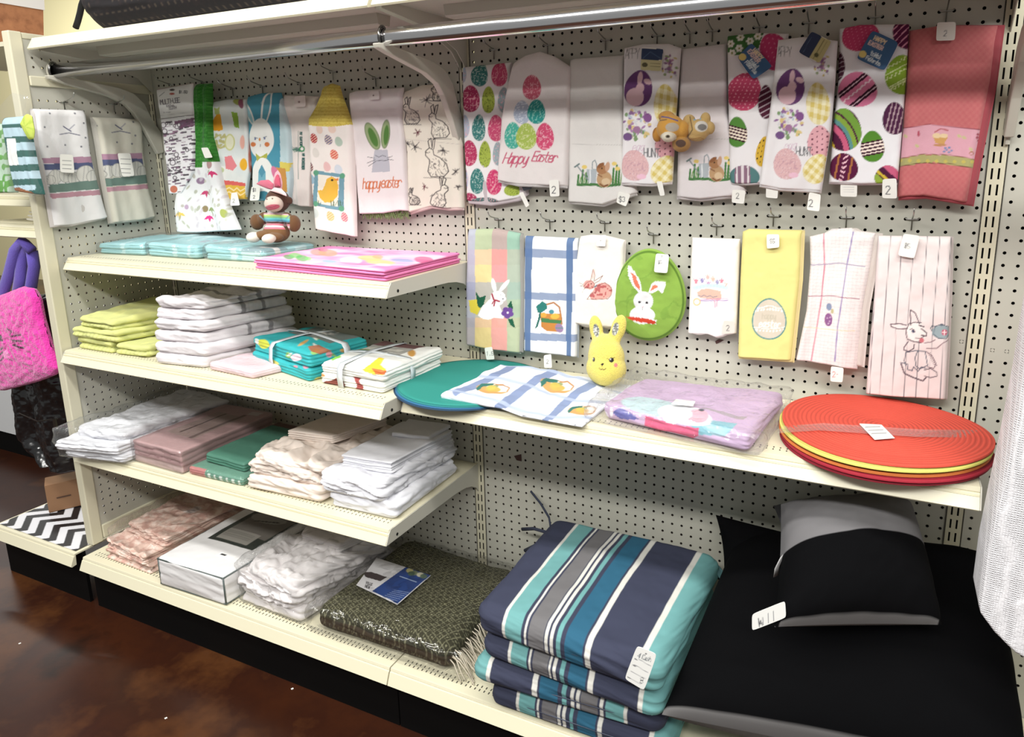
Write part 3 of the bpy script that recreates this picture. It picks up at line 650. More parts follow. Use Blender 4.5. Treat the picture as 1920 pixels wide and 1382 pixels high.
def art_hunt2(P):
    f = art_hunt(-248 + 0, -10)   # same print, seen one hook further right
    P0 = P.t; 
    P.t = lambda x, y, k: P0(c5[0], c5[1], c5[2])
    f(P); P.t = P0
r = towel('tea_towel', 'white egg hunt towel with a tilted navy card, in front of the daisy towel', 'towel', [(192, 245), (150, 600), (125, 800), (75, 1140)], [(560, 250), (545, 500), (520, 800), (460, 1180)], art_hunt2, (236, 232, 234), y=-2.3, tr=c5, Bm=[(75, 1140), (200, 1165), (460, 1180)], T=[(192, 245), (350, 225), (560, 250)], seed=7, fold=.06, under=[(0, -.2, .15, (214, 208, 208))])
def art_tilt(P):
    P.poly([(400, 190), (465, 225), (385, 360), (318, 322)], (28, 44, 84)); P.poly([(465, 225), (525, 255), (450, 392), (385, 358)], (196, 184, 120)); P.line([(478, 245), (410, 365)], 3, (120, 110, 60)); P.line([(495, 260), (430, 375)], 3, (120, 110, 60)); P.line([(350, 320), (400, 225)], 3, (70, 90, 130)); P.ell(430, 340, 14, 14, (90, 84, 40))
card(r, [(400, 192), (525, 255), (448, 392), (318, 322)], art_tilt, tr=c5, y=-2.8, name='product_card', label='tilted navy and cream product card')
card(r, [(385, 1185), (458, 1200), (448, 1305), (370, 1295)], lambda P: P.text('2', 385, 1275, 42, INK), tr=c5, y=-2.6)
card(r, [(120, 1150), (195, 1160), (190, 1225), (118, 1218)], tr=c5, y=-2.2)
def art_big(P):
    P.t(*c5)
    eggpat(P, 700, 215, 230, 200, (216, 62, 112), 'dots', -15, (240, 120, 160), 4)
    a, u, v = eggpat(P, 975, 215, 150, 180, (104, 28, 72), 'stripes', -30, (230, 150, 180), 3)
    eggpat(P, 560, 410, 95, 180, (84, 40, 60), 'stripes', 5, (170, 150, 160), 3)
    a, u, v = eggpat(P, 685, 552, 240, 218, (226, 118, 158), 'x', 0)
    q = (u * .8 + v * .9); 
    for c in (-.42, .62): P.put(a * (np.abs(q - c) < .17), (64, 22, 44)); P.put(a * (np.abs(q - c) < .03), (220, 190, 200))
    P.put(a * (np.abs(q - .1 + .1 * np.abs(((v - u) * 5) % 2 - 1)) < .05), (248, 214, 226))
    a, u, v = eggpat(P, 965, 462, 220, 245, (146, 186, 50), 'x', 0); q = u * .5 + v
    for c in (-.7, -.15, .5): P.put(a * (np.abs(q - c + .14 * np.abs(((u - v) * 6) % 2 - 1)) < .035), (226, 240, 170))
    for c in (-.45, .25, .35): P.put(a * (np.abs(q - c) < .03), (226, 240, 170))
    a, u, v = eggpat(P, 600, 800, 216, 262, (84, 26, 62), 'x', 0); rr = np.hypot(u + 1.2, v - 1.1)
    for lo, hi, c in ((1.55, 1.75, (90, 150, 150)), (1.75, 2.0, (140, 176, 60)), (1.2, 1.5, (214, 92, 130)), (.55, .75, (222, 190, 50)), (.3, .55, (100, 160, 60)), (2.1, 2.5, (120, 170, 60))): P.put(a * (rr > lo) * (rr < hi), c)
    a, u, v = eggpat(P, 912, 730, 146, 200, (82, 34, 70), 'x', 0); q = u + .35 * v
    for c in (-.5, -.15, .2, .6): P.put(a * (np.abs(q - c) < .06), (180, 150, 160))
    a, u, v = eggpat(P, 776, 903, 146, 194, (86, 146, 44), 'x', 0); vv = v + u * .15; P.put(a * (vv > -.35) * (vv < .55), (246, 226, 214))
    for q in (-.3, -.12, .1, .32, .5): P.put(a * (np.abs(vv - q) < .05), (70, 26, 48))
    a, u, v = eggpat(P, 598, 1030, 178, 172, (96, 24, 64), 'x', 0); 
    for c in (-.45, .5): P.put(a * (np.abs(u + .2 * v - c) < .07), (180, 110, 60))
    P.put(a * (np.abs(u + .2 * v - .02) < .16) * (((v * 3 + np.abs(u) * 2) % 1) < .4), (244, 190, 206))
    a, u, v = eggpat(P, 870, 1090, 160, 140, (84, 26, 62), 'x', 0); P.put(a * (u - v > .5), (214, 92, 130)); P.put(a * (u - v < -.6), (150, 180, 60)); P.put(a * (np.abs(u - v + .3) < .16), (222, 190, 50))
r = towel('tea_towel', 'white towel with large striped and zigzag eggs beside the salmon towel', 'towel', [(572, 175), (562, 500), (530, 800), (505, 1128)], [(1005, 145), (985, 500), (960, 800), (932, 1132)], art_big, (238, 236, 240), y=-1.6, tr=c5, T=[(572, 175), (700, 150), (1005, 145)], Bm=[(505, 1128), (700, 1135), (932, 1132)], seed=8, fold=.06, under=[(0, -.12, .15, (206, 200, 204))])
pp = [(775, 185), (940, 262), (850, 438), (675, 360)]
card(r, pp, art_card2(pp), base=(44, 92, 142), tr=c5, y=-2.2, name='product_card', label='blue product card')
card(r, [(838, 1105), (925, 1100), (928, 1225), (835, 1222)], lambda P: P.text('2', 858, 1198, 50, INK), tr=c5, y=-2.2)
card(r, [(578, 1135), (682, 1135), (680, 1215), (578, 1212)], lambda P: [P.line([(595, k), (662, k)], 2, (190, 190, 190)) for k in (1155, 1170, 1185)], tr=c5, y=-1.5, name='care_label')
def art_salmon(P):
    g = .5 + .5 * np.sin(P.A * 14) * np.sin(P.Z * 12); P.put(g * .22, (226, 150, 140))
    P.t(*c5)
    P.poly([(940, 795), (1130, 768), (1440, 800), (1415, 1010), (1130, 950), (935, 980)], (226, 164, 180))
    P.poly([(930, 985), (1080, 955), (1250, 960), (1415, 985), (1410, 1040), (1150, 1000), (925, 1030)], (178, 172, 108)); P.line([(925, 1030), (1080, 1003), (1250, 1010), (1410, 1040)], 5, (120, 84, 64)); P.line([(930, 982), (1080, 952), (1250, 955), (1415, 985)], 5, (150, 100, 80)); P.line([(940, 795), (1130, 768), (1440, 800)], 4, (150, 60, 74))
    P.poly([(1145, 840), (1240, 845), (1215, 890), (1165, 885)], (214, 160, 90)); P.ell(1170, 838, 26, 16, (236, 206, 160)); P.ell(1215, 838, 24, 14, (236, 206, 160)); P.line([(1160, 815), (1195, 795), (1240, 805)], 8, (196, 96, 100)); P.ell(1190, 895, 40, 8, (200, 140, 90))
    for dx, dy in ((0, 0), (16, -14), (-16, 10), (14, 14), (30, 4), (-8, -12)): P.ell(1232 + dx, 925 + dy, 8, 6, (104, 140, 190))
    for x, y in ((1310, 840), (1340, 850), (1050, 900), (980, 840), (1380, 920)): P.ell(x, y, 14, 9, (206, 196, 140), rot=30)
    P.ell(1060, 825, 8, 18, (190, 80, 100)); P.spots([(1425, 830), (1435, 848), (1420, 850), (1430, 868)], 8, (170, 60, 80)); P.ell(1385, 945, 14, 12, (180, 120, 70)); P.ell(1385, 947, 9, 8, (226, 164, 180))
    for x in range(950, 1400, 55): P.ell(x, 990 + (x - 950) * .02, 12, 10, (206, 190, 90))
r = towel('bath_towel', 'salmon terry towel with a pink ribbon band of baskets, hanging rightmost in the upper row', 'towel', [(1003, 185), (985, 500), (955, 900), (928, 1215)], [(1555, 152), (1510, 500), (1430, 900), (1365, 1252)], art_salmon, (206, 104, 108), y=-1.6, tr=c5, T=[(1003, 185), (1200, 152), (1555, 152)], Bm=[(928, 1215), (1090, 1205), (1365, 1252)], seed=9, fold=.1, m=terry_m, roll=.8, th=.8, under=[(.45, -.3, .35, (176, 74, 84))])
card(r, [(1175, 138), (1292, 135), (1285, 248), (1168, 252)], lambda P: P.text('2', 1215, 222, 34, (90, 90, 95), rot=8), tr=c5, y=-2.4, base=(228, 222, 214))
# ================================================================ lower row, right bay
def art_plaid(P):
    P.t(*c6)
    cols = [(0, 125, 0), (125, 245, 1), (245, 355, 2), (355, 460, 3)]
    G_ = [[(172, 176, 190), (176, 190, 150), (178, 156, 150), (144, 184, 162)], [(178, 170, 192), (236, 190, 150), (236, 146, 140), (170, 180, 160)], [(180, 174, 192), (232, 206, 140), (240, 150, 150), (174, 186, 166)],
          [(158, 158, 186), (182, 176, 166), (176, 172, 164), (160, 184, 168)], [(176, 176, 190), (196, 190, 170), (186, 176, 170), (170, 190, 160)], [(176, 168, 178), (232, 190, 146), (236, 160, 146), (180, 186, 150)], [(184, 172, 176), (232, 204, 132), (238, 160, 150), (186, 196, 158)]]
    ys = [190, 340, 450, 575, 700, 830, 900, 1100]
    for j in range(7):
        for (a, b, i) in cols: P.put(((P.U >= a) & (P.U < b) & (P.V >= ys[j] - 5) & (P.V < ys[j + 1] + (20 if j == 6 else 0))).astype(float) * .95, G_[j][i])
    P.poly([(80, 700), (135, 695), (165, 760), (140, 805), (90, 785)], (226, 206, 60))
    P.poly([(128, 636), (160, 680), (205, 664), (185, 740), (160, 757), (142, 740)], (30, 92, 66)); P.poly([(385, 700), (398, 760), (380, 780), (358, 740)], (30, 92, 66)); P.poly([(358, 832), (395, 835), (415, 900), (380, 880)], (30, 92, 66))
    P.poly([(145, 810), (180, 740), (235, 690), (262, 650), (300, 645), (340, 660), (325, 720), (300, 740), (330, 820), (325, 835), (260, 825), (235, 838), (185, 835)], (242, 240, 240))
    P.ell(262, 592, 15, 50, (242, 240, 240), rot=-12); P.ell(335, 596, 15, 56, (242, 240, 240), rot=40); P.ell(290, 675, 50, 42, (242, 240, 240)); P.ell(325, 690, 22, 18, (236, 234, 236))
    P.line([(250, 655), (262, 695), (300, 708)], 12, (166, 30, 58)); P.line([(270, 705), (262, 740)], 10, (166, 30, 58)); P.line([(262, 705), (250, 725)], 8, (166, 30, 58)); P.ell(325, 690, 6, 5, (90, 80, 90)); P.line([(305, 660), (325, 668)], 3, (140, 130, 140))
    for k in range(5): a = k * 1.257 + .4; P.ell(357 + 24 * math.cos(a), 790 + 24 * math.sin(a), 22, 19, (108, 68, 150))
    P.ell(358, 790, 8, 8, (236, 220, 230))
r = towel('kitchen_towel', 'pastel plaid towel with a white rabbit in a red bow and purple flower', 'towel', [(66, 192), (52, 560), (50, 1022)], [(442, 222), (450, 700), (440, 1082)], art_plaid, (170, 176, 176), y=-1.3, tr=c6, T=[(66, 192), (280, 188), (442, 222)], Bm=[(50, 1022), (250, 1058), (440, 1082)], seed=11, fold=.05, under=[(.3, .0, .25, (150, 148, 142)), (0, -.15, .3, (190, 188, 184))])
card(r, [(185, 1045), (240, 1038), (258, 1128), (200, 1132)], lambda P: P.text('1.50', 200, 1100, 28, INK, 3), tr=c6, y=-1.8)
BL_ = (92, 118, 160)
def basket_art(P, ox, oy, kx=1.0, ky=1.0, sk=0):
    q = lambda x, y: (ox + (x - 655) * kx + (y - 820) * sk, oy + (y - 820) * ky)
    Q = lambda p: [q(*a) for a in p]
    P.line(Q([(640, 730), (690, 716), (730, 750), (745, 830), (748, 870)]), 12 * kx, (176, 112, 60)); P.poly(Q([(565, 745), (610, 705), (640, 725), (645, 760), (600, 790), (575, 785)]), (40, 120, 112)); P.poly(Q([(590, 780), (605, 800), (575, 890), (555, 905), (575, 850)]), (36, 104, 92))
    P.poly(Q([(598, 790), (740, 800), (745, 890), (715, 925), (640, 918), (600, 890)]), (200, 128, 56)); P.poly(Q([(600, 825), (745, 845), (742, 868), (600, 855)]), (70, 126, 76)); P.ell(*q(620, 805), 22 * kx, 18 * ky, (226, 160, 60)); P.ell(*q(700, 815), 30 * kx, 20 * ky, (226, 176, 64)); P.ell(*q(676, 782), 18 * kx, 16 * ky, (70, 140, 150))
    P.ell(*q(730, 900), 28 * kx, 34 * ky, (150, 120, 160), rot=-30); P.line(Q([(705, 900), (755, 900)]), 6 * kx, (70, 140, 130))
def art_blue(P):
    P.t(*c6); w = (P.U > 0)
    for a, b in ((480, 538), (780, 832)): P.put(((P.U > a) & (P.U < b + (P.V - 235) * -.02)).astype(float), BL_)
    for y0, y1 in ((328, 388), (640, 692), (932, 985)): P.put(((P.V - (P.U - 470) * .04 > y0) & (P.V - (P.U - 470) * .04 < y1)).astype(float) * .75, (84, 112, 160))
    P.put(((P.U > 690) & (P.U < 760) & (P.V < 640)).astype(float) * .12, (120, 140, 170)); P.line([(466, 235), (466, 1065)], 6, BL_)
    basket_art(P, 655, 820)
r = towel('kitchen_towel', 'white towel with blue window plaid and an orange basket of eggs', 'towel', [(472, 240), (468, 700), (466, 1065)], [(855, 258), (856, 700), (850, 1112)], art_blue, (226, 228, 232), y=-1.3, tr=c6, Bm=[(466, 1065), (680, 1090), (850, 1112)], seed=12, fold=.05, under=[(.12, -.12, .25, (150, 156, 160))])
card(r, [(612, 1100), (665, 1090), (672, 1190), (615, 1190)], lambda P: P.text('2', 632, 1158, 28, INK, 3), tr=c6, y=-1.8)
def art_pinkbun(P):
    P.t(*c6); K = (130, 70, 70); F_ = (226, 160, 150)
    a = P.ell(1045, 632, 66, 58, F_); b_ = P.ell(945, 590, 42, 34, F_); c = P.poly([(945, 665), (1000, 600), (1040, 690), (960, 692)], F_)
    P.put(np.maximum(np.maximum(a, b_), c) * (vn(P.U / 14, P.V / 14, 3) > .12), (190, 92, 92)); P.ell(975, 512, 12, 38, (236, 200, 190), rot=12); P.line([(955, 555), (972, 478), (988, 520), (980, 560)], 4, K); P.line([(985, 560), (1045, 522), (1020, 560), (990, 575)], 4, K)
    P.line([(905, 605), (925, 575), (960, 560), (985, 580), (975, 610), (940, 612), (905, 605)], 4, K); P.line([(1000, 600), (1060, 572), (1105, 610), (1105, 660), (1080, 690), (1000, 692)], 4, K); P.line([(930, 692), (960, 650), (1000, 640)], 4, K); P.line([(1000, 692), (930, 692)], 4, K); P.line([(900, 640), (915, 610)], 4, K); P.ell(925, 640, 24, 22, (240, 236, 232)); P.ell(958, 582, 5, 5, (40, 30, 30)); P.line([(905, 590), (875, 575)], 3, (90, 80, 80)); P.line([(905, 595), (880, 598)], 3, (90, 80, 80)); P.line([(985, 605), (1000, 592)], 8, (60, 110, 130))
r = towel('guest_towel', 'cream fringed towel with a pink patterned rabbit, beside the green pot holder', 'towel', [(870, 245), (848, 400), (820, 700), (797, 862)], [(1192, 272), (1180, 600), (1175, 900)], art_pinkbun, (234, 228, 218), y=-1.2, tr=c6, T=[(870, 245), (950, 232), (1060, 240), (1192, 272)], Bm=[(797, 862), (950, 885), (1175, 900)], seed=13, fold=.08, under=[(.1, -.2, .25, (206, 196, 186))], wav=.12, m=terry_m)
card(r, [(1000, 235), (1062, 232), (1055, 315), (990, 312)], lambda P: P.text('-', 1015, 285, 24, INK), tr=c6, y=-1.75)
def art_cart(P):
    P.t(*c7)
    for x, y, c in ((125, 505, (226, 96, 130)), (165, 500, (120, 110, 190)), (200, 478, (236, 170, 160)), (235, 490, (240, 176, 150)), (205, 520, (190, 130, 190)), (262, 510, (130, 130, 190)), (290, 502, (230, 90, 130))):
        P.poly([(x - 16, y - 14), (x - 6, y - 4), (x, y - 18), (x + 7, y - 4), (x + 16, y - 14), (x + 6, y + 16), (x - 4, y + 18)], c, .8)
    for x in range(120, 330, 22): P.ell(x, 550 - 14 * math.sin((x - 120) / 67), 18, 14, (190, 220, 226), al=.8)
    P.poly([(130, 580), (160, 560), (200, 555), (285, 570), (290, 620), (265, 630), (150, 612)], (244, 180, 160)); P.line([(135, 598), (160, 606), (175, 596), (195, 608), (215, 600), (235, 610), (260, 604)], 5, (110, 140, 150))
    P.line([(120, 634), (330, 630)], 5, (150, 110, 190)); P.line([(150, 625), (330, 618)], 4, (190, 120, 180)); P.ell(130, 640, 24, 24, (244, 190, 110)); P.ell(130, 640, 17, 17, (240, 234, 230)); P.line([(245, 630), (248, 675)], 5, (226, 130, 170)); P.line([(262, 630), (258, 670)], 5, (226, 130, 170)); P.line([(315, 540), (325, 522), (310, 520)], 4, (226, 150, 130))
r = towel('guest_towel', 'small white fringed towel with an embroidered cart of tulips', 'towel', [(92, 228), (80, 500), (66, 848)], [(405, 238), (395, 500), (380, 852)], art_cart, (238, 230, 226), y=-1.1, tr=c7, Bm=[(66, 848), (200, 855), (250, 872), (380, 852)], seed=14, fold=.06, wav=.1, m=terry_m)
card(r, [(300, 765), (372, 770), (372, 845), (292, 852)], lambda P: P.text('2', 318, 830, 34, INK, 4), tr=c7, y=-1.65, base=(214, 208, 196))
def art_yellow(P):
    P.t(*c7)
    P.ell(598, 750, 112, 134, (70, 140, 140), egg=.12); a, u, v = P.inell(598, 750, 104, 125, 0, .12); P.put(a, (206, 196, 176)); 
    P.put(a * (np.abs(v + .62 + .06 * np.cos(u * 5)) < .03), (244, 240, 226)); P.put(a * (np.abs(v + .5 - .12 * u * u) < .05) * (np.sin(u * 34) > -.3), (246, 242, 230)); P.put(a * (np.abs(v - .62 + .1 * u * u) < .05) * (np.sin(u * 30) > -.2), (246, 242, 230)); P.put(a * (np.abs(v - .5 + .1 * u * u) < .02), (246, 242, 230))
    P.text('happy', 552, 750, 36, (190, 182, 160), 5, sp=.8); P.text('easter', 530, 800, 42, (246, 242, 232), 6, rot=2, sl=.2, sp=.9)
r = towel('kitchen_towel', 'yellow towel with a grey happy easter egg', 'towel', [(420, 190), (405, 500), (390, 1000)], [(808, 180), (795, 500), (740, 1024)], art_yellow, (228, 218, 130), y=-1.3, tr=c7, T=[(420, 190), (460, 172), (640, 178), (808, 180)], Bm=[(390, 1000), (560, 1012), (740, 1024)], seed=15, fold=.05, under=[(.22, -.22, .25, (224, 206, 140))])
card(r, [(578, 205), (660, 205), (660, 290), (580, 298)], lambda P: P.text('$5', 600, 262, 26, INK, 3), tr=c7, y=-1.85)
def art_waffle(P):
    P.t(*c7)
    P.put((np.sin(P.Z * 22) > .75) * .35 + (np.sin(P.A * 20) > .8) * .2, (196, 190, 188))
    P.line([(948, 200), (955, 400), (935, 620), (905, 800), (868, 1020)], 9, (206, 110, 134), .85); P.line([(1140, 190), (1100, 400), (1065, 640), (1040, 800), (1022, 1020)], 9, (130, 116, 178), .85)
    P.line([(860, 402), (960, 398), (1050, 388), (1215, 412)], 7, (140, 130, 170), .8); P.line([(850, 605), (1000, 600), (1180, 622)], 6, (150, 70, 100), .8); P.line([(800, 800), (950, 815), (1150, 828)], 5, (226, 206, 150), .7)
    P.ell(984, 672, 18, 24, (130, 146, 176)); P.ell(1005, 700, 10, 16, (190, 180, 130)); P.ell(980, 755, 26, 42, (140, 86, 142)); P.spots([(972, 745), (988, 765), (980, 780), (992, 740)], 5, (200, 170, 200))
r = towel('kitchen_towel', 'white waffle weave towel with thin pink and violet lines and a tiny violet egg', 'towel', [(856, 222), (860, 400), (835, 700), (768, 1020)], [(1285, 200), (1250, 420), (1200, 700), (1166, 1085)], art_waffle, (234, 224, 222), y=-1.4, tr=c7, T=[(856, 222), (950, 200), (1000, 172), (1130, 165), (1160, 185), (1285, 200)], Bm=[(768, 1020), (950, 1045), (1166, 1085)], seed=16, fold=.16, kf=1.2, m=terry_m, under=[(.55, .25, .35, (206, 196, 188))])
card(r, [(995, 1060), (1078, 1072), (1070, 1165), (990, 1158)], lambda P: P.text('2-', 1005, 1130, 34, (200, 90, 100), 4), tr=c7, y=-1.9)
def art_rab(P):
    P.t(*c7)
    for a, b in ((1300, 1245), (1382, 1310), (1458, 1392), (1535, 1465), (1620, 1543), (1702, 1622), (1776, 1700)):
        P.line([(a, 215), ((a + b) / 2 - 2, 700), (b, 1270)], 4, (110, 108, 116))
    K = (88, 70, 84)
    P.poly([(1480, 800), (1520, 765), (1580, 775), (1620, 840), (1600, 880), (1540, 900), (1500, 870)], (240, 232, 228)); P.line([(1512, 790), (1508, 690), (1540, 710), (1568, 780)], 7, K); P.ell(1432, 800, 52, 18, (236, 222, 220), rot=5); P.line([(1482, 790), (1440, 780), (1382, 785), (1385, 800), (1430, 815), (1482, 812)], 7, K)
    P.line([(1485, 870), (1480, 830), (1500, 780), (1540, 770), (1580, 775)], 6, K); P.line([(1490, 880), (1530, 895), (1580, 905)], 7, K); P.line([(1565, 790), (1595, 800)], 9, K); P.line([(1580, 812), (1615, 840), (1610, 860), (1580, 855)], 8, K); P.line([(1540, 872), (1575, 875), (1600, 862)], 5, K); P.ell(1582, 888, 16, 16, (206, 110, 120)); P.ell(1528, 828, 10, 12, (70, 80, 110)); P.line([(1505, 818), (1520, 812), (1540, 835)], 5, K)
    P.line([(1495, 895), (1470, 930), (1468, 950), (1500, 958), (1530, 940), (1535, 915)], 7, K); P.line([(1600, 905), (1640, 900), (1670, 885)], 6, (140, 110, 120)); P.line([(1615, 940), (1680, 940), (1720, 905), (1755, 890)], 6, (140, 110, 120))
    P.line([(1480, 965), (1470, 1020), (1480, 1050)], 6, (84, 92, 110)); P.line([(1480, 965), (1540, 955), (1605, 960), (1620, 1050), (1570, 1075), (1545, 1055), (1540, 1000), (1555, 960)], 6, (84, 92, 110)); P.line([(1445, 1030), (1490, 1040), (1490, 1075), (1520, 1085), (1530, 1060), (1560, 1090), (1580, 1060), (1610, 1070)], 6, (84, 92, 110))
    P.line([(1450, 1040), (1470, 1100), (1530, 1130), (1590, 1152), (1610, 1130)], 9, K); P.line([(1600, 1080), (1640, 1070), (1680, 1095), (1680, 1120), (1640, 1130), (1600, 1120)], 6, K); P.line([(1610, 960), (1650, 990), (1675, 1040), (1660, 1070), (1620, 1060)], 6, (130, 104, 112))
    for k in range(9): P.line([(1625 + k * 5, 975 + k * 10), (1640 + k * 5, 970 + k * 10)], 4, (130, 104, 112))
    P.ell(1710, 835, 62, 42, (150, 170, 176)); P.line([(1650, 830), (1640, 810), (1650, 795), (1675, 800)], 6, (80, 90, 104)); P.line([(1665, 800), (1710, 785), (1765, 805), (1775, 840), (1740, 880), (1690, 875), (1660, 850), (1665, 800)], 5, (70, 84, 100)); P.line([(1765, 840), (1785, 810)], 5, (70, 84, 100)); P.ell(1730, 838, 20, 20, (200, 96, 120)); P.line([(1715, 838), (1745, 838)], 5, (240, 220, 220)); P.line([(1730, 823), (1730, 853)], 5, (240, 220, 220)); P.ell(1712, 788, 12, 8, (90, 100, 116))
r = towel('kitchen_towel', 'white striped towel with an embroidered rabbit in an apron holding a teapot', 'towel', [(1296, 216), (1275, 600), (1240, 1000), (1222, 1240)], [(1780, 222), (1772, 600), (1755, 1000), (1740, 1276)], art_rab, (230, 216, 214), y=-1.4, tr=c7, Bm=[(1222, 1240), (1400, 1255), (1740, 1276)], seed=17, fold=.05, under=[(.12, -.05, .25, (190, 176, 172))])
card(r, [(1465, 200), (1572, 215), (1535, 362), (1428, 342)], lambda P: P.text('$5', 1470, 292, 30, INK, 3, rot=8), tr=c7, y=-2.0)
# ================================================================ left bay, upper row
def art_pack(P):
    P.t(*c2)
    P.poly([(45, 262), (305, 212), (318, 450), (80, 485)], (226, 224, 224)); P.line([(50, 262), (304, 214)], 5, (150, 96, 90)); P.line([(84, 474), (318, 445)], 5, (70, 60, 70))
    P.ell(172, 264, 20, 8, (60, 50, 50)); P.ell(172, 292, 20, 8, (180, 70, 60)); P.text('$1.50', 224, 288, 18, INK, 4); P.text('MULTI-USE', 90, 370, 34, (80, 70, 90), 5, rot=-7, sp=.74); P.text('kitchen', 130, 388, 14, (110, 100, 110), 3, rot=-7); P.text('CLOTH', 150, 405, 18, (110, 100, 110), 4, rot=-7)
    P.line([(80, 310), (115, 280)], 4, (110, 120, 130)); P.line([(75, 450), (300, 425)], 2, (170, 168, 170)); P.text('to reuse', 110, 432, 10, (160, 155, 160), 2, rot=-7)
    rs = random.Random(3)
    m_ = (P.V > 480 - (P.U - 80) * .14).astype(float); P.within(m_)
    P.C = np.where(m_[:, None] > 0, lin((236, 234, 238)), P.C)
    P.poly([(190, 490), (318, 465), (318, 530), (230, 540), (190, 520)], (110, 62, 96))
    for k in range(170):
        x = rs.uniform(90, 330); y = rs.uniform(495, 1000); l = rs.uniform(10, 40); P.line([(x, y), (x + l, y - l * .12)], rs.choice([4, 6, 9, 12]), rs.choice([(70, 60, 72), (70, 60, 72), (110, 80, 110), (150, 110, 140)]))
    for k in range(26):
        x = rs.uniform(100, 320); y = rs.uniform(500, 940); q = rs.uniform(10, 22); P.ell(x, y, q, q, (80, 66, 80)); P.ell(x, y, q - 6, q - 6, (232, 228, 234))
    P.ell(183, 978, 26, 26, (206, 110, 84)); P.free()
r = towel('cloth_pack', 'packaged multi-use cloth printed with black marks under a white header card', 'package', [(48, 255), (100, 600), (130, 850), (148, 1012)], [(303, 212), (325, 600), (318, 850), (232, 1012)], art_pack, (232, 230, 232), y=-3.0, tr=c2, seed=21, fold=.02, th=.35, m=mat('glossy_card', vc=True, rough=.3), T=[(48, 255), (303, 212)])
def art_greentop(P):
    P.t(*c2); base = (P.V > 820 - np.clip((P.U - 385), 0, 1) * 38).astype(float)
    P.put(base, (232, 232, 234))
    P.put((1 - base) * (np.sin(P.V * .22 + 3 * vn(P.U / 30, P.V / 30, 2)) > .2) * .35, (30, 96, 30))
    P.put((1 - base) * (vn(P.U / 6, P.V / 6, 5) > .25) * .4, (100, 180, 80))
    rs = random.Random(8); P.within(base)
    for x, y, c in ((475, 870, (214, 50, 110)), (410, 1012, (206, 60, 110)), (435, 1190, (226, 40, 130)), (250, 1165, (240, 200, 90)), (460, 1130, (150, 170, 100))):
        P.poly([(x - 36, y + 8), (x - 18, y - 18), (x, y - 24), (x + 22, y - 16), (x + 36, y + 8), (x + 12, y), (x + 4, y + 28), (x - 8, y + 2)], c)
    P.ell(378, 918, 26, 24, (150, 120, 150)); P.ell(455, 800, 22, 30, (180, 140, 140)); P.ell(405, 1120, 20, 24, (150, 130, 90)); P.ell(290, 1105, 12, 18, (190, 160, 190)); P.ell(560, 1150, 18, 34, (170, 180, 90), rot=-20)
    for k in range(60):
        x = rs.uniform(215, 600); y = rs.uniform(840, 1260); P.ell(x, y, rs.uniform(5, 11), rs.uniform(10, 22), rs.choice([(160, 164, 130), (190, 190, 170), (206, 196, 206), (170, 160, 140)]), rot=rs.uniform(-40, 40), al=.7)
    P.free()
r = towel('crochet_top_towel', 'towel with a green crochet loop top and pink tulip print', 'towel', [(335, 218), (332, 450), (300, 600), (245, 720), (222, 850), (190, 1110), (205, 1285)], [(430, 215), (435, 450), (440, 600), (480, 720), (510, 850), (570, 1110), (640, 1272)], art_greentop, (56, 138, 46), y=-2.4, tr=c2, seed=22, fold=.3, th=.8, kf=1.3, m=terry_m, Bm=[(205, 1285), (350, 1292), (640, 1272)])
card(r, [(372, 680), (420, 678), (455, 750), (400, 755)], tr=c2, y=-3.4)
def art_carrot(P):
    P.t(*c2); rs = random.Random(4)
    P.put(.5 + .5 * np.clip(vn(P.U / 60, P.V / 60, 6) * 3, -1, 1), (226, 226, 222))
    P.poly([(455, 555), (470, 490), (500, 440), (530, 440), (540, 550), (520, 560)], (236, 158, 30)); P.poly([(490, 440), (480, 390), (505, 400), (520, 385), (522, 440)], (180, 190, 110)); P.ell(440, 520, 18, 24, (236, 180, 176))
    P.poly([(600, 420), (640, 430), (650, 540), (620, 530)], (140, 180, 60)); P.ell(640, 345, 40, 26, (170, 180, 90), rot=30); P.ell(660, 360, 18, 40, (150, 84, 110), rot=-20)
    for k in range(26): P.ell(520 + rs.uniform(-32, 40), 630 + rs.uniform(-50, 60), 12, 8, (190, 184, 120), rot=rs.random() * 180); 
    P.ell(590, 640, 34, 60, (206, 206, 130)); P.ell(590, 640, 26, 50, (232, 230, 200)); P.text('EGG', 480, 700, 22, (206, 170, 120), 4)
    P.poly([(560, 745), (600, 735), (640, 810), (610, 845), (570, 830)], (232, 128, 136)); P.ell(680, 800, 24, 44, (240, 176, 40)); P.ell(540, 840, 22, 20, (190, 200, 150)); P.ell(672, 640, 18, 50, (240, 176, 160))
    P.poly([(560, 915), (692, 935), (690, 1050), (560, 1050)], (232, 186, 60)); P.poly([(563, 912), (694, 935), (694, 958), (565, 945)], (226, 96, 90)); P.poly([(520, 935), (560, 930), (565, 1060), (530, 1055)], (206, 150, 60)); 
    P.line([(568, 985), (590, 965), (612, 988), (634, 968), (656, 992), (690, 972)], 7, (250, 230, 170)); P.line([(568, 1015), (590, 995), (612, 1018), (634, 998), (656, 1022), (690, 1002)], 7, (250, 230, 170)); P.line([(700, 380), (715, 700), (720, 930)], 9, (200, 110, 90))
r = towel('tea_towel', 'kitchen towel printed with a carrot, eggs and an orange zigzag border', 'towel', [(418, 385), (440, 600), (500, 850), (535, 1055)], [(690, 330), (705, 600), (722, 800), (688, 1052)], art_carrot, (216, 222, 222), y=-1.6, tr=c2, T=[(418, 385), (470, 345), (560, 330), (690, 330)], seed=23, fold=.25, kf=1.0)
card(r, [(590, 1005), (630, 1000), (652, 1095), (582, 1098)], lambda P: P.text('2', 600, 1075, 26, INK, 3), tr=c2, y=-2.4)
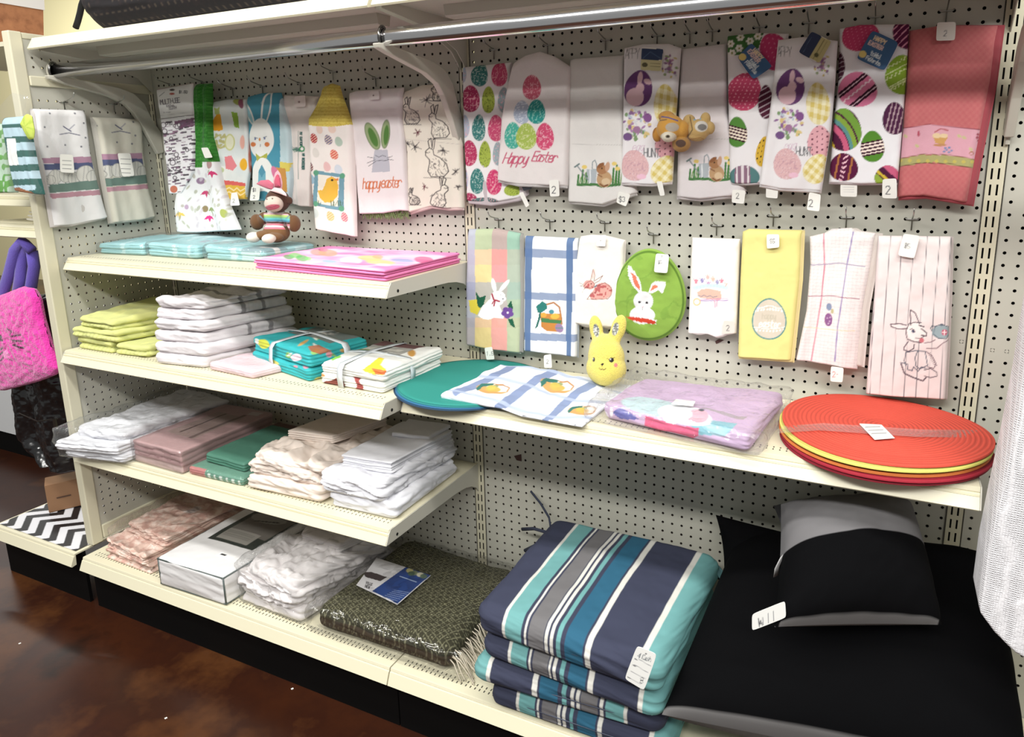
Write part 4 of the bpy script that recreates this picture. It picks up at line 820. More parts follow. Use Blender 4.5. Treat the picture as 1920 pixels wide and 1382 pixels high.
def art_bluebun(P):
    P.t(*c2); W_ = (236, 236, 232)
    P.put((P.U > 945).astype(float), (190, 214, 220)); P.poly([(940, 780), (1020, 790), (1015, 850), (950, 850)], (226, 206, 90)); P.poly([(920, 820), (985, 830), (1000, 1000), (960, 1000)], (214, 150, 70))
    for x, y in ((720, 455), (840, 360), (860, 420)): P.poly([(x, y - 40), (x + 26, y), (x, y + 40), (x - 26, y)], (140, 196, 206))
    P.ell(722, 430, 26, 96, W_, rot=-25); P.ell(722, 430, 15, 80, (150, 200, 214), rot=-25); P.ell(850, 400, 34, 130, W_, rot=8); P.ell(852, 400, 22, 112, (90, 164, 186), rot=8)
    a = P.ell(815, 610, 92, 142, W_, egg=.1); P.ell(757, 656, 24, 17, (226, 128, 70)); P.ell(860, 656, 20, 17, (226, 128, 70)); P.line([(770, 605), (792, 612)], 5, (90, 110, 130)); P.line([(835, 605), (858, 600)], 5, (90, 110, 130)); P.ell(843, 612, 7, 9, (110, 120, 160)); P.ell(775, 616, 7, 9, (110, 120, 160)); P.ell(806, 620, 7, 12, (214, 140, 70)); P.line([(812, 655), (812, 672)], 4, (100, 110, 130))
    P.ell(825, 900, 86, 150, W_); P.poly([(780, 720), (815, 745), (862, 715), (860, 755), (818, 752), (786, 780)], (182, 184, 74)); P.poly([(800, 850), (850, 850), (855, 940), (800, 940)], (110, 176, 196)); P.poly([(825, 800), (850, 850), (825, 895), (802, 850)], (80, 150, 176))
    P.ell(835, 1020, 40, 30, (60, 130, 150)); P.ell(920, 870, 22, 60, (226, 120, 160), rot=-20)
r = towel('tea_towel', 'blue tea towel with a long eared white bunny, behind the monkey', 'towel', [(700, 312), (710, 600), (735, 850), (730, 1060)], [(935, 282), (1005, 550), (1025, 900), (1015, 1060)], art_bluebun, (72, 152, 178), y=-1.5, tr=c2, T=[(700, 312), (800, 285), (935, 282)], seed=24, fold=.16, kf=1.2)
card(r, [(735, 960), (798, 955), (790, 1058), (722, 1062)], lambda P: (P.text('$1', 745, 995, 22, INK, 4), P.text('2', 748, 1045, 22, INK, 4)), tr=c2, y=-2.3)
def art_cross(P):
    P.t(*c2); P.text('MY SAVIOR', 1096, 568, 16, (40, 96, 92), 6, rot=90, sp=1.15); P.text('MY REDEEMER', 1112, 722, 15, (40, 96, 92), 6, rot=91, sp=1.12)
    rs = random.Random(6)
    for k in range(26): P.line([(rs.uniform(1020, 1130), rs.uniform(672, 712)), (rs.uniform(1020, 1130), rs.uniform(672, 712))], 4, rs.choice([(40, 96, 92), (90, 140, 120)]), .8)
    P.ell(1110, 688, 20, 22, (60, 150, 96)); P.ell(1110, 688, 11, 12, (236, 230, 226)); P.line([(1085, 560), (1085, 905)], 3, (70, 120, 116))
r = towel('hand_towel', 'plain white towel with a cross made of small green words', 'towel', [(960, 300), (975, 600), (1000, 900), (1030, 1085)], [(1210, 310), (1200, 600), (1165, 900), (1160, 1105)], art_cross, (232, 222, 216), y=-1.0, tr=c2, Bm=[(1030, 1085), (1100, 1102), (1160, 1105)], seed=25, fold=.1)
card(r, [(1045, 310), (1122, 302), (1125, 385), (1045, 385)], lambda P: P.ell(1078, 350, 8, 8, (150, 120, 120)), tr=c2, y=-1.6, base=(222, 206, 202))
def art_chick(P):
    P.t(*c2); top = (P.V < 512 + 26 * np.cos((P.U - 1290) / 150 * 1.2) - 8).astype(float)
    P.put(1 - top, (238, 230, 224))
    P.put(top * (np.sin(P.V * .26) > .1) * .5, (206, 176, 60)); P.put(top * (vn(P.U / 7, P.V / 8, 4) > .22) * .5, (190, 160, 50))
    P.within(1 - top)
    rs = random.Random(2)
    for x, y, c, o in ((1240, 545, (236, 206, 190), 0), (1330, 540, (236, 206, 190), 0), (1196, 612, (190, 50, 70), 1), (1307, 622, (130, 120, 150), 1), (1375, 635, (176, 196, 180), 0), (1212, 715, (220, 214, 206), 0), (1345, 728, (226, 100, 90), 1), (1168, 815, (120, 60, 90), 1), (1297, 815, (232, 186, 184), 0), (1372, 835, (206, 216, 226), 0), (1178, 905, (150, 186, 206), 0), (1172, 1040, (180, 80, 90), 1), (1208, 1148, (206, 216, 210), 0), (1322, 1170, (216, 186, 120), 1), (1413, 1178, (226, 110, 140), 1)):
        eggpat(P, x, y, 50, 72, c, 'stripes' if o else 'x', -18, (240, 220, 180), 2.2)
    P.poly([(1205, 842), (1415, 872), (1408, 1135), (1185, 1090)], (110, 158, 176)); P.poly([(1230, 868), (1378, 890), (1368, 1102), (1222, 1075)], (238, 230, 214))
    for x, y in ((1215, 860), (1400, 882), (1210, 1082), (1392, 1118)): P.ell(x, y, 20, 20, (90, 164, 128))
    P.poly([(1225, 985), (1262, 985), (1285, 950), (1298, 905), (1330, 885), (1362, 905), (1370, 960), (1366, 1030), (1330, 1072), (1280, 1072), (1245, 1040)], (240, 186, 60)); P.ell(1334, 912, 8, 8, (60, 50, 40)); P.poly([(1345, 910), (1370, 898), (1372, 918)], (232, 130, 60))
    for x in (1235, 1330, 1345, 1372, 1385): P.line([(x, 1095), (x - 4, 1060)], 6, (80, 120, 90)); P.line([(x + 8, 1095), (x + 16, 1070)], 4, (80, 120, 90))
    P.free()
r = towel('crochet_top_towel', 'towel with a yellow crochet top and a framed chick print', 'towel', [(1250, 235), (1240, 300), (1195, 390), (1140, 470), (1140, 530), (1150, 700), (1165, 1000), (1190, 1265)], [(1352, 232), (1370, 300), (1405, 390), (1450, 520), (1452, 560), (1460, 700), (1472, 1000), (1478, 1322)], art_chick, (226, 206, 92), y=-2.2, tr=c2, seed=26, fold=.14, th=.7, kf=1.1, m=terry_m, T=[(1250, 235), (1300, 215), (1352, 232)], Bm=[(1190, 1265), (1300, 1285), (1478, 1322)])
def art_ears(P):
    P.t(*c3); G1 = (106, 140, 84)
    for cx, cy, rx, ry, ro in ((442, 802, 36, 86, -22), (518, 790, 27, 86, 6)): P.ell(cx, cy, rx, ry, (120, 140, 100), rot=ro); P.ell(cx, cy, rx - 5, ry - 7, (150, 170, 120), rot=ro); P.ell(cx + 4, cy + 6, rx * .55, ry * .7, (84, 132, 60), rot=ro)
    P.poly([(455, 882), (530, 882), (545, 1010), (438, 1016)], (184, 184, 194)); P.line([(470, 945), (530, 945)], 3, (80, 80, 90)); P.line([(455, 930), (415, 925)], 3, (70, 70, 80)); P.line([(460, 940), (412, 960)], 3, (70, 70, 80)); P.line([(465, 948), (420, 978)], 3, (70, 70, 80)); P.line([(525, 930), (560, 920)], 3, (70, 70, 80)); P.line([(528, 938), (566, 942)], 3, (70, 70, 80)); P.line([(460, 915), (480, 925), (500, 915), (520, 922)], 3, (80, 80, 90))
    P.text('happy', 386, 1112, 62, (214, 112, 62), 6, rot=-2, sp=.62, sl=.15, wd=.5); P.text('easter', 492, 1104, 62, (214, 112, 62), 6, rot=-1, sp=.62, sl=.15, wd=.5)
r = towel('kitchen_towel', 'white towel with green bunny ears over orange happy easter lettering', 'towel', [(290, 548), (305, 700), (330, 1000), (352, 1260)], [(608, 515), (605, 700), (630, 950), (648, 1242)], art_ears, (230, 222, 222), y=-1.6, tr=c3, T=[(290, 548), (330, 535), (608, 515)], Bm=[(352, 1260), (500, 1255), (600, 1238), (648, 1242)], seed=27, fold=.08)
card(r, [(418, 540), (472, 535), (475, 585), (415, 588)], lambda P: P.ell(440, 562, 5, 5, (120, 110, 110)), tr=c3, y=-2.1, base=(226, 218, 216))
fr = MB(); rs = random.Random(1)
for k in range(260):
    p = px2(rs.uniform(380, 640) / 3.14 + 560, rs.uniform(1235, 1262) / 3.14, 'y', -.9 - rs.random() * .5); fr.tube([p, p + np.array([rs.uniform(-.3, .3), rs.uniform(-.2, .2), rs.uniform(-.3, -.7)])], .035, 4)
fr.obj('fringe', mat('green_fringe', (128, 150, 90), .9), r, label='green tufted fringe')
def art_toile(P):
    P.t(*c3); K = (66, 58, 62); rs = random.Random(12)
    def bun(x, y, k, f=1):
        q = lambda a, b: (x + f * a * k, y + b * k)
        P.line([q(0, 0), q(-20, -22), q(-18, -45), q(0, -60), q(20, -50), q(24, -25), q(60, -10), q(90, 20), (q(100, 60)), q(80, 85), q(10, 88), q(-8, 60), q(0, 20), q(0, 0)], 5, K)
        P.line([q(0, -60), q(-8, -95), q(8, -110), q(14, -60)], 5, K); P.line([q(14, -60), q(20, -100), q(34, -108), q(24, -55)], 5, K)
        for j in range(60):
            a, b = rs.uniform(-4, 88), rs.uniform(-10, 80); P.line([q(a, b), q(a + rs.uniform(-10, 16), b + rs.uniform(2, 14))], rs.choice([2, 3, 4]), K, .7)
        P.line([q(-30, 92), q(110, 94)], 4, K, .7); P.line([q(-22, -40), q(-6, -34)], 4, K)
        P.ell(*q(0, -38), 3, 3, K)
    bun(795, 725, 1.0); bun(775, 940, 1.15, 1); bun(640, 660, .8); bun(870, 1140, .9, -1); bun(800, 545, .55); bun(668, 1160, .5)
    for cx, cy, w in ((760, 590, 44), (705, 780, 26), (862, 885, 36), (690, 865, 40), (900, 650, 20), (745, 1100, 26), (930, 1010, 30), (940, 1100, 24), (650, 845, 26)):
        for j in range(22):
            a = rs.random() * 6.28; q = rs.uniform(0, w); P.line([(cx, cy), (cx + q * math.cos(a), cy + q * math.sin(a))], 4, K if cx not in (705, 745) else (110, 52, 62), .75)
    P.line([(640, 820), (960, 850)], 2, (150, 140, 140), .5)
r = towel('tea_towel', 'cream towel with black line drawings of rabbits beside the middle upright', 'towel', [(618, 540), (612, 700), (640, 900), (650, 1252)], [(852, 495), (895, 620), (955, 850), (968, 1225)], art_toile, (232, 224, 208), y=-1.2, tr=c3, T=[(618, 540), (720, 500), (852, 495)], Bm=[(650, 1252), (780, 1215), (880, 1228), (968, 1225)], seed=28, fold=.14, under=[(0, -.25, .25, (214, 190, 184))])
# garlic towels on the side panel
def art_garlic(ox, oy, k):
    def f(P):
        P.t(*c1); q = lambda x, y: (ox + (x - 420) * k, oy + (y - 800) * k); rs = random.Random(9)
        for x, y in ((265, 785), (455, 700), (505, 760), (280, 905), (395, 895), (490, 905), (300, 700), (515, 850)): P.ell(*q(x, y), 6, 6, (110, 110, 120))
        P.line([q(360, 830), q(420, 820), q(480, 835)], 6, (110, 110, 130)); P.line([q(385, 780), q(430, 810)], 7, (90, 90, 120)); P.line([q(420, 800), q(450, 770)], 5, (130, 130, 150))
        P.poly([q(255, 975), q(560, 965), q(560, 1005), q(265, 1010)], (176, 132, 156)); P.poly([q(265, 1012), q(562, 1002), q(568, 1045), q(275, 1050)], (84, 92, 130))
        for x, y, r_ in ((330, 1090, 40), (400, 1080, 42), (450, 1100, 36), (520, 1075, 50), (560, 1090, 36), (300, 1110, 26)): P.ell(*q(x, y), r_ * k + 3, r_ * k * 1.05 + 3, (130, 130, 126)); P.ell(*q(x, y), r_ * k, r_ * k * 1.05, (208, 206, 198)); P.line([q(x - 10, y - r_), q(x - 14, y + r_ * .8)], 3, (150, 150, 150)); P.line([q(x + 10, y - r_), q(x + 14, y + r_ * .8)], 3, (160, 160, 158))
        P.poly([q(295, 1140), q(590, 1110), q(610, 1165), q(300, 1190)], (104, 130, 120)); P.poly([q(300, 1195), q(620, 1170), q(626, 1200), q(310, 1225)], (186, 136, 150))
    return f
r = towel('hand_towel', 'front garlic border towel hanging on the side panel by the post', 'towel', [(208, 670), (235, 900), (280, 1100), (330, 1395)], [(525, 680), (560, 950), (610, 1150), (665, 1340)], art_garlic(420, 800, 1.0), (222, 220, 220), y=-47.9, plane='x', tr=c1, seed=31, fold=.2, th=.6, kf=1.3, Bm=[(330, 1395), (450, 1388), (665, 1340)], m=terry_m, under=[(-.2, -.2, .2, (196, 190, 186))])
card(r, [(370, 950), (450, 955), (460, 1068), (372, 1062)], lambda P: [P.line([(385, k), (440, k + 3)], 3, INK) for k in (990, 1015, 1040)], tr=c1, y=-47.0)
r = towel('hand_towel', 'rear garlic border towel on the side panel nearer the corner', 'towel', [(578, 720), (610, 900), (640, 1100), (690, 1375)], [(880, 735), (890, 950), (920, 1150), (968, 1335)], art_garlic(735, 790, .93), (206, 202, 186), y=-47.9, plane='x', tr=c1, seed=32, fold=.14, th=.8, Bm=[(690, 1375), (850, 1360), (968, 1335)], m=terry_m, under=[(-.2, -.15, .2, (190, 186, 176))])
card(r, [(725, 945), (805, 945), (830, 1085), (755, 1090)], lambda P: [P.line([(745, k), (805, k + 3)], 3, INK) for k in (980, 1010, 1040, 1065)], tr=c1, y=-47.0)
# ---------------------------------------------------------------- soft slabs, pillows, rounded bodies
def cube_grid(nx, ny, nz):
    """closed box grid in unit coords [-1,1], welded"""
    key = {}; P = []; F = []
    def vid(i, j, k):
        t = (i, j, k)
        if t not in key: key[t] = len(P); P.append((2 * i / nx - 1, 2 * j / ny - 1, 2 * k / nz - 1))
        return key[t]
    for i in range(nx):
        for j in range(ny):
            F.append((vid(i, j, nz), vid(i + 1, j, nz), vid(i + 1, j + 1, nz), vid(i, j + 1, nz)))
            F.append((vid(i, j, 0), vid(i, j + 1, 0), vid(i + 1, j + 1, 0), vid(i + 1, j, 0)))
    for i in range(nx):
        for k in range(nz):
            F.append((vid(i, 0, k), vid(i + 1, 0, k), vid(i + 1, 0, k + 1), vid(i, 0, k + 1)))
            F.append((vid(i, ny, k), vid(i, ny, k + 1), vid(i + 1, ny, k + 1), vid(i + 1, ny, k)))
    for j in range(ny):
        for k in range(nz):
            F.append((vid(0, j, k), vid(0, j, k + 1), vid(0, j + 1, k + 1), vid(0, j + 1, k)))
            F.append((vid(nx, j, k), vid(nx, j + 1, k), vid(nx, j + 1, k + 1), vid(nx, j, k + 1)))
    return np.array(P), np.array(F)
def slab_geo(c4, z0, h, r=.5, step=.3, crown=0, groove=0, layers=3, wr=0, wf=.5, seed=0, sag=0, hv=None, ridge=0, jag=0, lay_sh=0):
    c = np.array(c4, float); wx = (np.linalg.norm(c[1] - c[0]) + np.linalg.norm(c[2] - c[3])) / 2; wy = (np.linalg.norm(c[3] - c[0]) + np.linalg.norm(c[2] - c[1])) / 2
    hx, hy, hz = wx / 2, wy / 2, h / 2; nz = max(4, int(h / min(step, .12 if groove else step)), layers * 6 if groove else 0)
    nz = min(nz, 60)
    Q, F = cube_grid(max(4, int(wx / step)), max(4, int(wy / step)), nz)
    q = Q * [hx, hy, hz]; r = min(r, hx, hy); rz = min(r, hz)
    inn = np.stack([np.clip(q[:, 0], -(hx - r), hx - r), np.clip(q[:, 1], -(hy - r), hy - r), np.clip(q[:, 2], -(hz - rz), hz - rz)], 1)
    d = (q - inn) / [r, r, rz]; ln = np.linalg.norm(d, axis=1, keepdims=True); ln[ln == 0] = 1
    # superellipse projection onto the rounded shape
    mx = np.abs(d).max(1, keepdims=True); d = d / ln * np.minimum(mx, 1)
    p = inn + d * [r, r, rz]
    nrm = d / (np.linalg.norm(d, axis=1, keepdims=True) + 1e-9)
    a, b, cc = p[:, 0] / hx, p[:, 1] / hy, p[:, 2] / hz
    def topos(p):
        a, b, cc = p[:, 0] / hx, p[:, 1] / hy, p[:, 2] / hz
        s, t = (a + 1) / 2, (b + 1) / 2
        XY = (c[0] * ((1 - s) * (1 - t))[:, None] + c[1] * (s * (1 - t))[:, None] + c[2] * (s * t)[:, None] + c[3] * ((1 - s) * t)[:, None])
        H = h if hv is None else (hv[0] * (1 - s) * (1 - t) + hv[1] * s * (1 - t) + hv[2] * s * t + hv[3] * (1 - s) * t)
        Z = z0 + (cc + 1) / 2 * H + crown * (1 - np.clip(a * a, 0, 1)) * (1 - np.clip(b * b, 0, 1)) * (cc + 1) / 2
        return np.concatenate([XY, Z[:, None]], 1)
    rest = topos(p)
    p2 = p.copy(); sidew = np.clip(1 - np.abs(nrm[:, 2]) * 1.15, 0, 1)
    if groove:
        ph = (cc + 1) / 2 * layers + .25 * vn(a * 2 + seed, b * 2, seed)
        g = np.abs(np.sin(np.pi * ph)) ** .5
        li = np.floor(ph)
        off = (1 - g) * groove + (hsh(li.astype(np.int64), np.zeros(len(li), np.int64), seed + 5)) * lay_sh
        p2[:, :2] -= nrm[:, :2] * (off * sidew)[:, None]
    if wr:
        u = fbm(p[:, 0] * wf + seed * 3.3 + p[:, 2] * .7, p[:, 1] * wf + p[:, 2] * .9 + seed, seed, 4)
        if ridge: u = .25 - np.abs(u) * 1.6
        wgt = np.where(nrm[:, 2] < -.5, 0, 1)
        p2 += nrm * (u * wr * wgt)[:, None]
    V = topos(p2)
    if wr and crown >= 0:
        V[:, 2] = np.maximum(V[:, 2], z0 + .005)
    V[:, 2] = np.where(cc < -.999, np.maximum(z0 + .002, V[:, 2] * 0 + z0 + .002), V[:, 2])
    return V, F, rest, np.stack([a, b, cc], 1), nrm
def slab(name, c4, z0, h, m, base=(230, 230, 230), art=None, root=None, info=None, post=None, **k):
    V, F, rest, loc, nrm = slab_geo(c4, z0, h, **k)
    if post: V = post(V)
    U, Vv = topx(rest); P = Paint(U, Vv, base); P.a, P.b, P.c = loc.T; P.n = nrm; P.X, P.Y, P.Z = rest.T
    if art: art(P)
    kw = dict(zip(('label', 'cat', 'group'), info)) if info else {}
    return mesh(name, V, F, m, root, col=P.C, **kw)
sleeve_m = plastic_mat('clear_sleeve', .07, 45, gain=.35)
sleeve2_m = plastic_mat('crinkled_sleeve', .1, 70, gain=.35)
def sleeve(c4, z0, h, root, g=.15, m=None, **k):
    c = np.array(c4, float); ce = c.mean(0); c = ce + (c - ce) * (1 + g / 5.0)
    k.setdefault('wr', .12); k.setdefault('wf', .9); k.setdefault('step', .35); k.setdefault('r', .6)
    V, F, _, _, _ = slab_geo(c, z0 + .004, h + g, **k); return mesh('plastic_sleeve', V, F, m or sleeve_m, root)
cloth_m = mat('folded_cloth', vc=True, rough=.88, bump=(450, .25, .0008), spec=.2)
sheet_m = mat('bed_sheet', vc=True, rough=.6, bump=(260, .1, .0006), spec=.35)
# ================================================================ top short shelf
AQ = (158, 210, 216)
for k, (lb, c4, h, hv) in enumerate((('light blue folded cloth in a clear bag at the left end of the top shelf', [(-48.1, -10.6), (-40.4, -10.0), (-39.5, -1.2), (-48.1, -1.4)], 1.5, (1.3, 1.5, 1.9, 1.6)),
                          ('light blue folded cloth in a clear bag, middle of three on the top shelf', [(-39.9, -9.9), (-31.2, -9.8), (-30.6, -1.2), (-39.2, -1.2)], 1.6, (1.6, 1.5, 1.6, 1.8)),
                          ('light blue folded cloth in a clear bag touching the pink stack', [(-30.4, -9.6), (-21.2, -9.2), (-21.0, -1.2), (-30.2, -1.2)], 1.5, (1.7, 1.4, 1.3, 1.5)))):
    t = thing('bagged_cloth', lb, 'folded cloth', (c4[0][0] + 4, -6, 45.3), 'light blue bagged cloths')
    def art(P, k=k):
        P.put((np.abs(np.sin(P.c * 9)) < .25) * (P.n[:, 2] < .4) * .6, (90, 150, 160)); P.put((fbm(P.X * .8, P.Y * .5, 3) > .25) * .45, (220, 238, 240))
        if k == 2: P.put((P.a > .25) * (P.b < -.1) * (P.n[:, 2] > .5) * .7, (110, 130, 140)); P.put((P.a > .45) * (P.b < -.4) * (P.b > -.6) * .8, (226, 222, 220))
        if k == 1: P.put((P.a > .1) * (P.b > -.3) * (P.b < .2) * (vn(P.X * 2, P.Y * 3, 2) > .0) * .7, (176, 170, 190))
    slab('cloth', c4, 45.3, h, cloth_m, AQ, art, t, r=.6, step=.16, groove=.25, layers=4, wr=.22, wf=.35, seed=k + 1, hv=hv, lay_sh=.25)
    sleeve(c4, 45.3, h, t, .22, hv=tuple(x + .18 for x in hv), seed=k + 40)
c4s = [(-19.3, -12.3), (-.9, -14.0), (-.7, -1.4), (-19.0, -1.4)]
for k in range(4):
    z0 = 45.3 + k * .27; o = .12 * math.sin(k * 2.1)
    c4 = [(a + o, b + o * .6) for a, b in c4s]
    def art(P, k=k):
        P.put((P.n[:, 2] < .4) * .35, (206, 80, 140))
        if k < 3: return
        P.t(440, 430, 3.948); T_ = (P.n[:, 2] > .3).astype(float); P.within(T_); P.put(.75 * np.clip(fbm(P.X * .25, P.Y * .4, 7) * 2 + .45, 0, 1), (246, 218, 238))
        for x, y, rx, ry, c in ((400, 205, 40, 18, (60, 160, 70)), (450, 195, 50, 20, (110, 210, 110)), (500, 215, 46, 24, (80, 190, 90)), (545, 218, 24, 14, (130, 220, 120)), (620, 170, 60, 22, (236, 150, 130)), (690, 175, 70, 24, (240, 160, 120)), (640, 150, 20, 10, (90, 60, 110)), (660, 150, 30, 14, (236, 130, 160)),
            (700, 235, 60, 10, (130, 186, 226)), (860, 230, 80, 22, (240, 226, 244)), (1000, 215, 90, 20, (226, 206, 110)), (1080, 245, 110, 16, (206, 210, 120)), (1240, 232, 90, 12, (130, 160, 206)), (1060, 205, 40, 14, (236, 170, 120)), (1400, 225, 70, 26, (236, 80, 130)), (1100, 265, 60, 10, (244, 206, 236)), (900, 255, 140, 8, (190, 130, 180))):
            P.ell(x, y, rx, ry, c, rot=4, al=.75)
        P.free()
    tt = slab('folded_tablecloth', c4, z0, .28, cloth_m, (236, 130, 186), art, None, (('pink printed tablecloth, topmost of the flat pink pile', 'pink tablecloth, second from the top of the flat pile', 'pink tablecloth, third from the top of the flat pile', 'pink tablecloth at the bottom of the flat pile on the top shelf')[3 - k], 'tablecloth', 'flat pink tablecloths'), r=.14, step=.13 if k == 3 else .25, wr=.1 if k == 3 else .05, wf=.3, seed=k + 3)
# ================================================================ second short shelf
LM = (208, 212, 130)
def lime(lb, c4, z0, h, seed, hv=None, ly=2):
    def art(P): P.put(.5 * (fbm(P.X * .6, P.Y * .5, seed) > .1), (222, 222, 130)); P.put((P.n[:, 2] < .3) * (np.sin(P.X * 9) > .6) * .3, (150, 160, 70))
    slab('folded_towel', c4, z0, h, terry_m, LM, art, None, (lb, 'towel', 'lime green folded towels'), r=.7, step=.16, groove=.4, layers=ly, wr=.35, wf=.35, seed=seed, hv=hv, lay_sh=.5)
lime('lime green folded towel at the bottom left of its pile, against the side panel', [(-47.9, -15.2), (-41.0, -15.2), (-40.2, -4.5), (-47.7, -4.5)], 34.2, 1.5, 51)
lime('lime green folded towel squeezed between the lime pile and the white pile', [(-40.8, -15.2), (-35.2, -14.6), (-35.2, -4.5), (-40.0, -4.5)], 34.2, 1.3, 52)
lime('lime green folded towel in the middle of its pile', [(-48.1, -15.4), (-39.9, -15.2), (-37.0, -4.5), (-47.6, -4.5)], 35.65, 1.4, 53)
lime('lime green folded towel, topmost of its pile', [(-47.4, -14.8), (-40.8, -14.9), (-36.6, -4.2), (-47.0, -4.5)], 36.95, 1.3, 54, (1.3, 1.2, 2.0, 1.9))
GW = (226, 220, 224)
z = 34.2
for k, (h, dx, dw) in enumerate(((1.25, 0, 0), (1.35, .1, .2), (1.3, -.2, .1), (1.2, .2, -.3), (1.25, .1, -.8), (1.1, .7, -1.4))):
    lb = 'white folded towel with grey bands in the tall pile, ' + ('lowest of six', 'second from the bottom', 'third from the bottom', 'third from the top', 'second from the top', 'crumpled one on top')[k]
    c4 = [(-32.6 + dx, -15.9 + .12 * k), (-25.6 + dx + dw * .5, -15.0 + .15 * k), (-22.6 + dw, -3.6), (-31.6 + dx, -3.4)]
    def art(P, k=k):
        P.put((P.b > -.05) * .35 * np.clip(vn(P.X * 5, P.Y * 5, k) + .6, 0, 1), (176, 172, 174))
        for q in (.0, .45): P.put((np.abs(P.b - q + .02 * k) < .045) * (P.n[:, 0] > -.5) * (.8 if k in (0, 2, 4, 5) else .0), (128, 124, 128))
    slab('folded_towel', c4, z, h, terry_m, GW, art, None, (lb, 'towel', 'white towels with grey bands'), r=.75, step=.15, groove=.12 if k % 2 else .22, layers=1 if k != 3 else 2, wr=.34 if k < 5 else .8, wf=.4, seed=60 + k, lay_sh=.35)
    z += h + .01
t = thing('bagged_cloth', 'pale pink folded cloth in a clear bag in front of the tall white pile', 'folded cloth', (-21, -10, 34.2))
c4 = [(-24.9, -15.0), (-17.6, -15.6), (-15.6, -9.5), (-23.6, -9.0)]
slab('cloth', c4, 34.2, .9, cloth_m, (236, 208, 216), None, t, r=.4, step=.2, wr=.15, seed=70, groove=.1, layers=3); sleeve(c4, 34.2, .9, t, .2, seed=71)
ribbon_m = mat('satin_ribbon', (214, 220, 226), .3, coat=.3)
def bundle(lb, c4, z0, hs, base, art, seed, ribs):
    t = thing('ribboned_bundle', lb, 'bundle', (c4[0][0] + 4, c4[0][1] + 4, z0)); z = z0
    for k, h in enumerate(hs):
        cc = [(a + .1 * k, b + .15 * k) for a, b in c4]
        slab('folded_cloth', cc, z, h, sheet_m, base, (lambda P, k=k: art(P, k)), t, r=.55, step=.12, groove=.18, layers=4, wr=.25, wf=.35, seed=seed + k, lay_sh=.2, crown=.25 if k == len(hs) - 1 else 0); z += h - .03
    H = z - z0; c = np.array(c4, float)
    for (s, along) in ribs:      # flat band wrapped over the bundle
        if along == 'y': p0 = c[0] * (1 - s) + c[1] * s; p1 = c[3] * (1 - s) + c[2] * s
        else: p0 = c[0] * (1 - s) + c[3] * s; p1 = c[1] * (1 - s) + c[2] * s
        d = (p1 - p0) / np.linalg.norm(p1 - p0); nrm = np.array([-d[1], d[0]]) * .38; e = .1
        path = [(p0 - d * e, z0 + .02), (p0 - d * (e + .12), z0 + H * .5), (p0 - d * e, z0 + H - .35), (p0 + d * .25, z0 + H + .1), (p0 * .8 + p1 * .2, z0 + H + .24), (p0 * .5 + p1 * .5, z0 + H + .4), (p0 * .2 + p1 * .8, z0 + H + .24), (p1 - d * .25, z0 + H + .1), (p1 + d * e, z0 + H - .35), (p1 + d * (e + .1), z0 + H * .5), (p1 + d * e, z0 + .02)]
        V = []; F = []
        for q, zz in path: V += [(*(q - nrm), zz), (*(q + nrm), zz)]
        for i in range(len(path) - 1): F.append((2 * i, 2 * i + 1, 2 * i + 3, 2 * i + 2))
        o = mesh('ribbon', V, F, ribbon_m, t); sd = o.modifiers.new('s', 'SOLIDIFY'); sd.thickness = .03 * S
    return t
def art_turq(P, k):
    P.t(440, 430, 3.948); rs = random.Random(20 + k)
    for j in range(26):
        x, y = rs.uniform(140, 900), rs.uniform(740, 1130); P.ell(x, y, rs.uniform(14, 50), rs.uniform(8, 24), rs.choice([(226, 208, 70), (236, 236, 226), (150, 200, 90), (226, 160, 60), (226, 130, 150)]), rot=rs.uniform(-30, 60), al=.85)
    P.ell(210, 850, 42, 36, (206, 214, 60)); P.ell(450, 950, 40, 26, (236, 214, 232)); 
    if k: P.put((P.n[:, 2] > .4) * (P.b > -.1) * (np.abs(P.a) < .75) * .9, (120, 116, 112)); P.put((P.n[:, 2] > .4) * (P.b > .1) * (np.abs(P.a + .1) < .3) * (vn(P.X * 2, P.Y * 2, 3) > 0) * .8, (206, 202, 196)); P.poly([(540, 870), (620, 860), (720, 900), (640, 930), (560, 900)], (170, 90, 50), .9)
bundle('turquoise printed folded cloths tied with pale ribbon', [(-22.6, -11.2), (-11.3, -14.2), (-9.6, -6.6), (-19.8, -4.2)], 34.2, (1.45, 1.6), (40, 176, 182), art_turq, 80, ((.42, 'y'), (.62, 'x')))
def art_whp(P, k):
    P.t(440, 430, 3.948)
    if k:
        P.poly([(940, 1040), (1000, 1000), (1070, 955), (1110, 970), (1080, 1010), (1120, 1040), (1100, 1080), (1030, 1075), (960, 1055)], (244, 208, 50)); P.poly([(1015, 1030), (1125, 1050), (1110, 1078), (1040, 1075)], (226, 110, 50)); P.poly([(690, 930), (780, 925), (790, 945), (720, 965)], (130, 200, 80)); P.ell(1310, 915, 30, 24, (206, 150, 70))
        P.put((P.n[:, 2] > .4) * (P.b > .0) * (P.a < .5) * .85, (150, 146, 140)); P.put((P.n[:, 2] > .4) * (P.b > .5) * (P.a < .5) * .85, (100, 40, 46)); P.poly([(920, 880), (1060, 880), (1080, 925), (930, 905)], (140, 150, 80)); P.put((P.n[:, 2] > .4) * (P.b > .15) * (P.b < .35) * (P.a < .3) * .7, (214, 210, 200))
    else:
        P.poly([(660, 1130), (700, 1125), (745, 1100), (790, 1130), (830, 1180), (660, 1165)], (130, 60, 48)); P.poly([(880, 1080), (940, 1085), (920, 1130), (960, 1195), (900, 1190)], (160, 66, 62)); P.ell(645, 1080, 20, 14, (226, 150, 90))
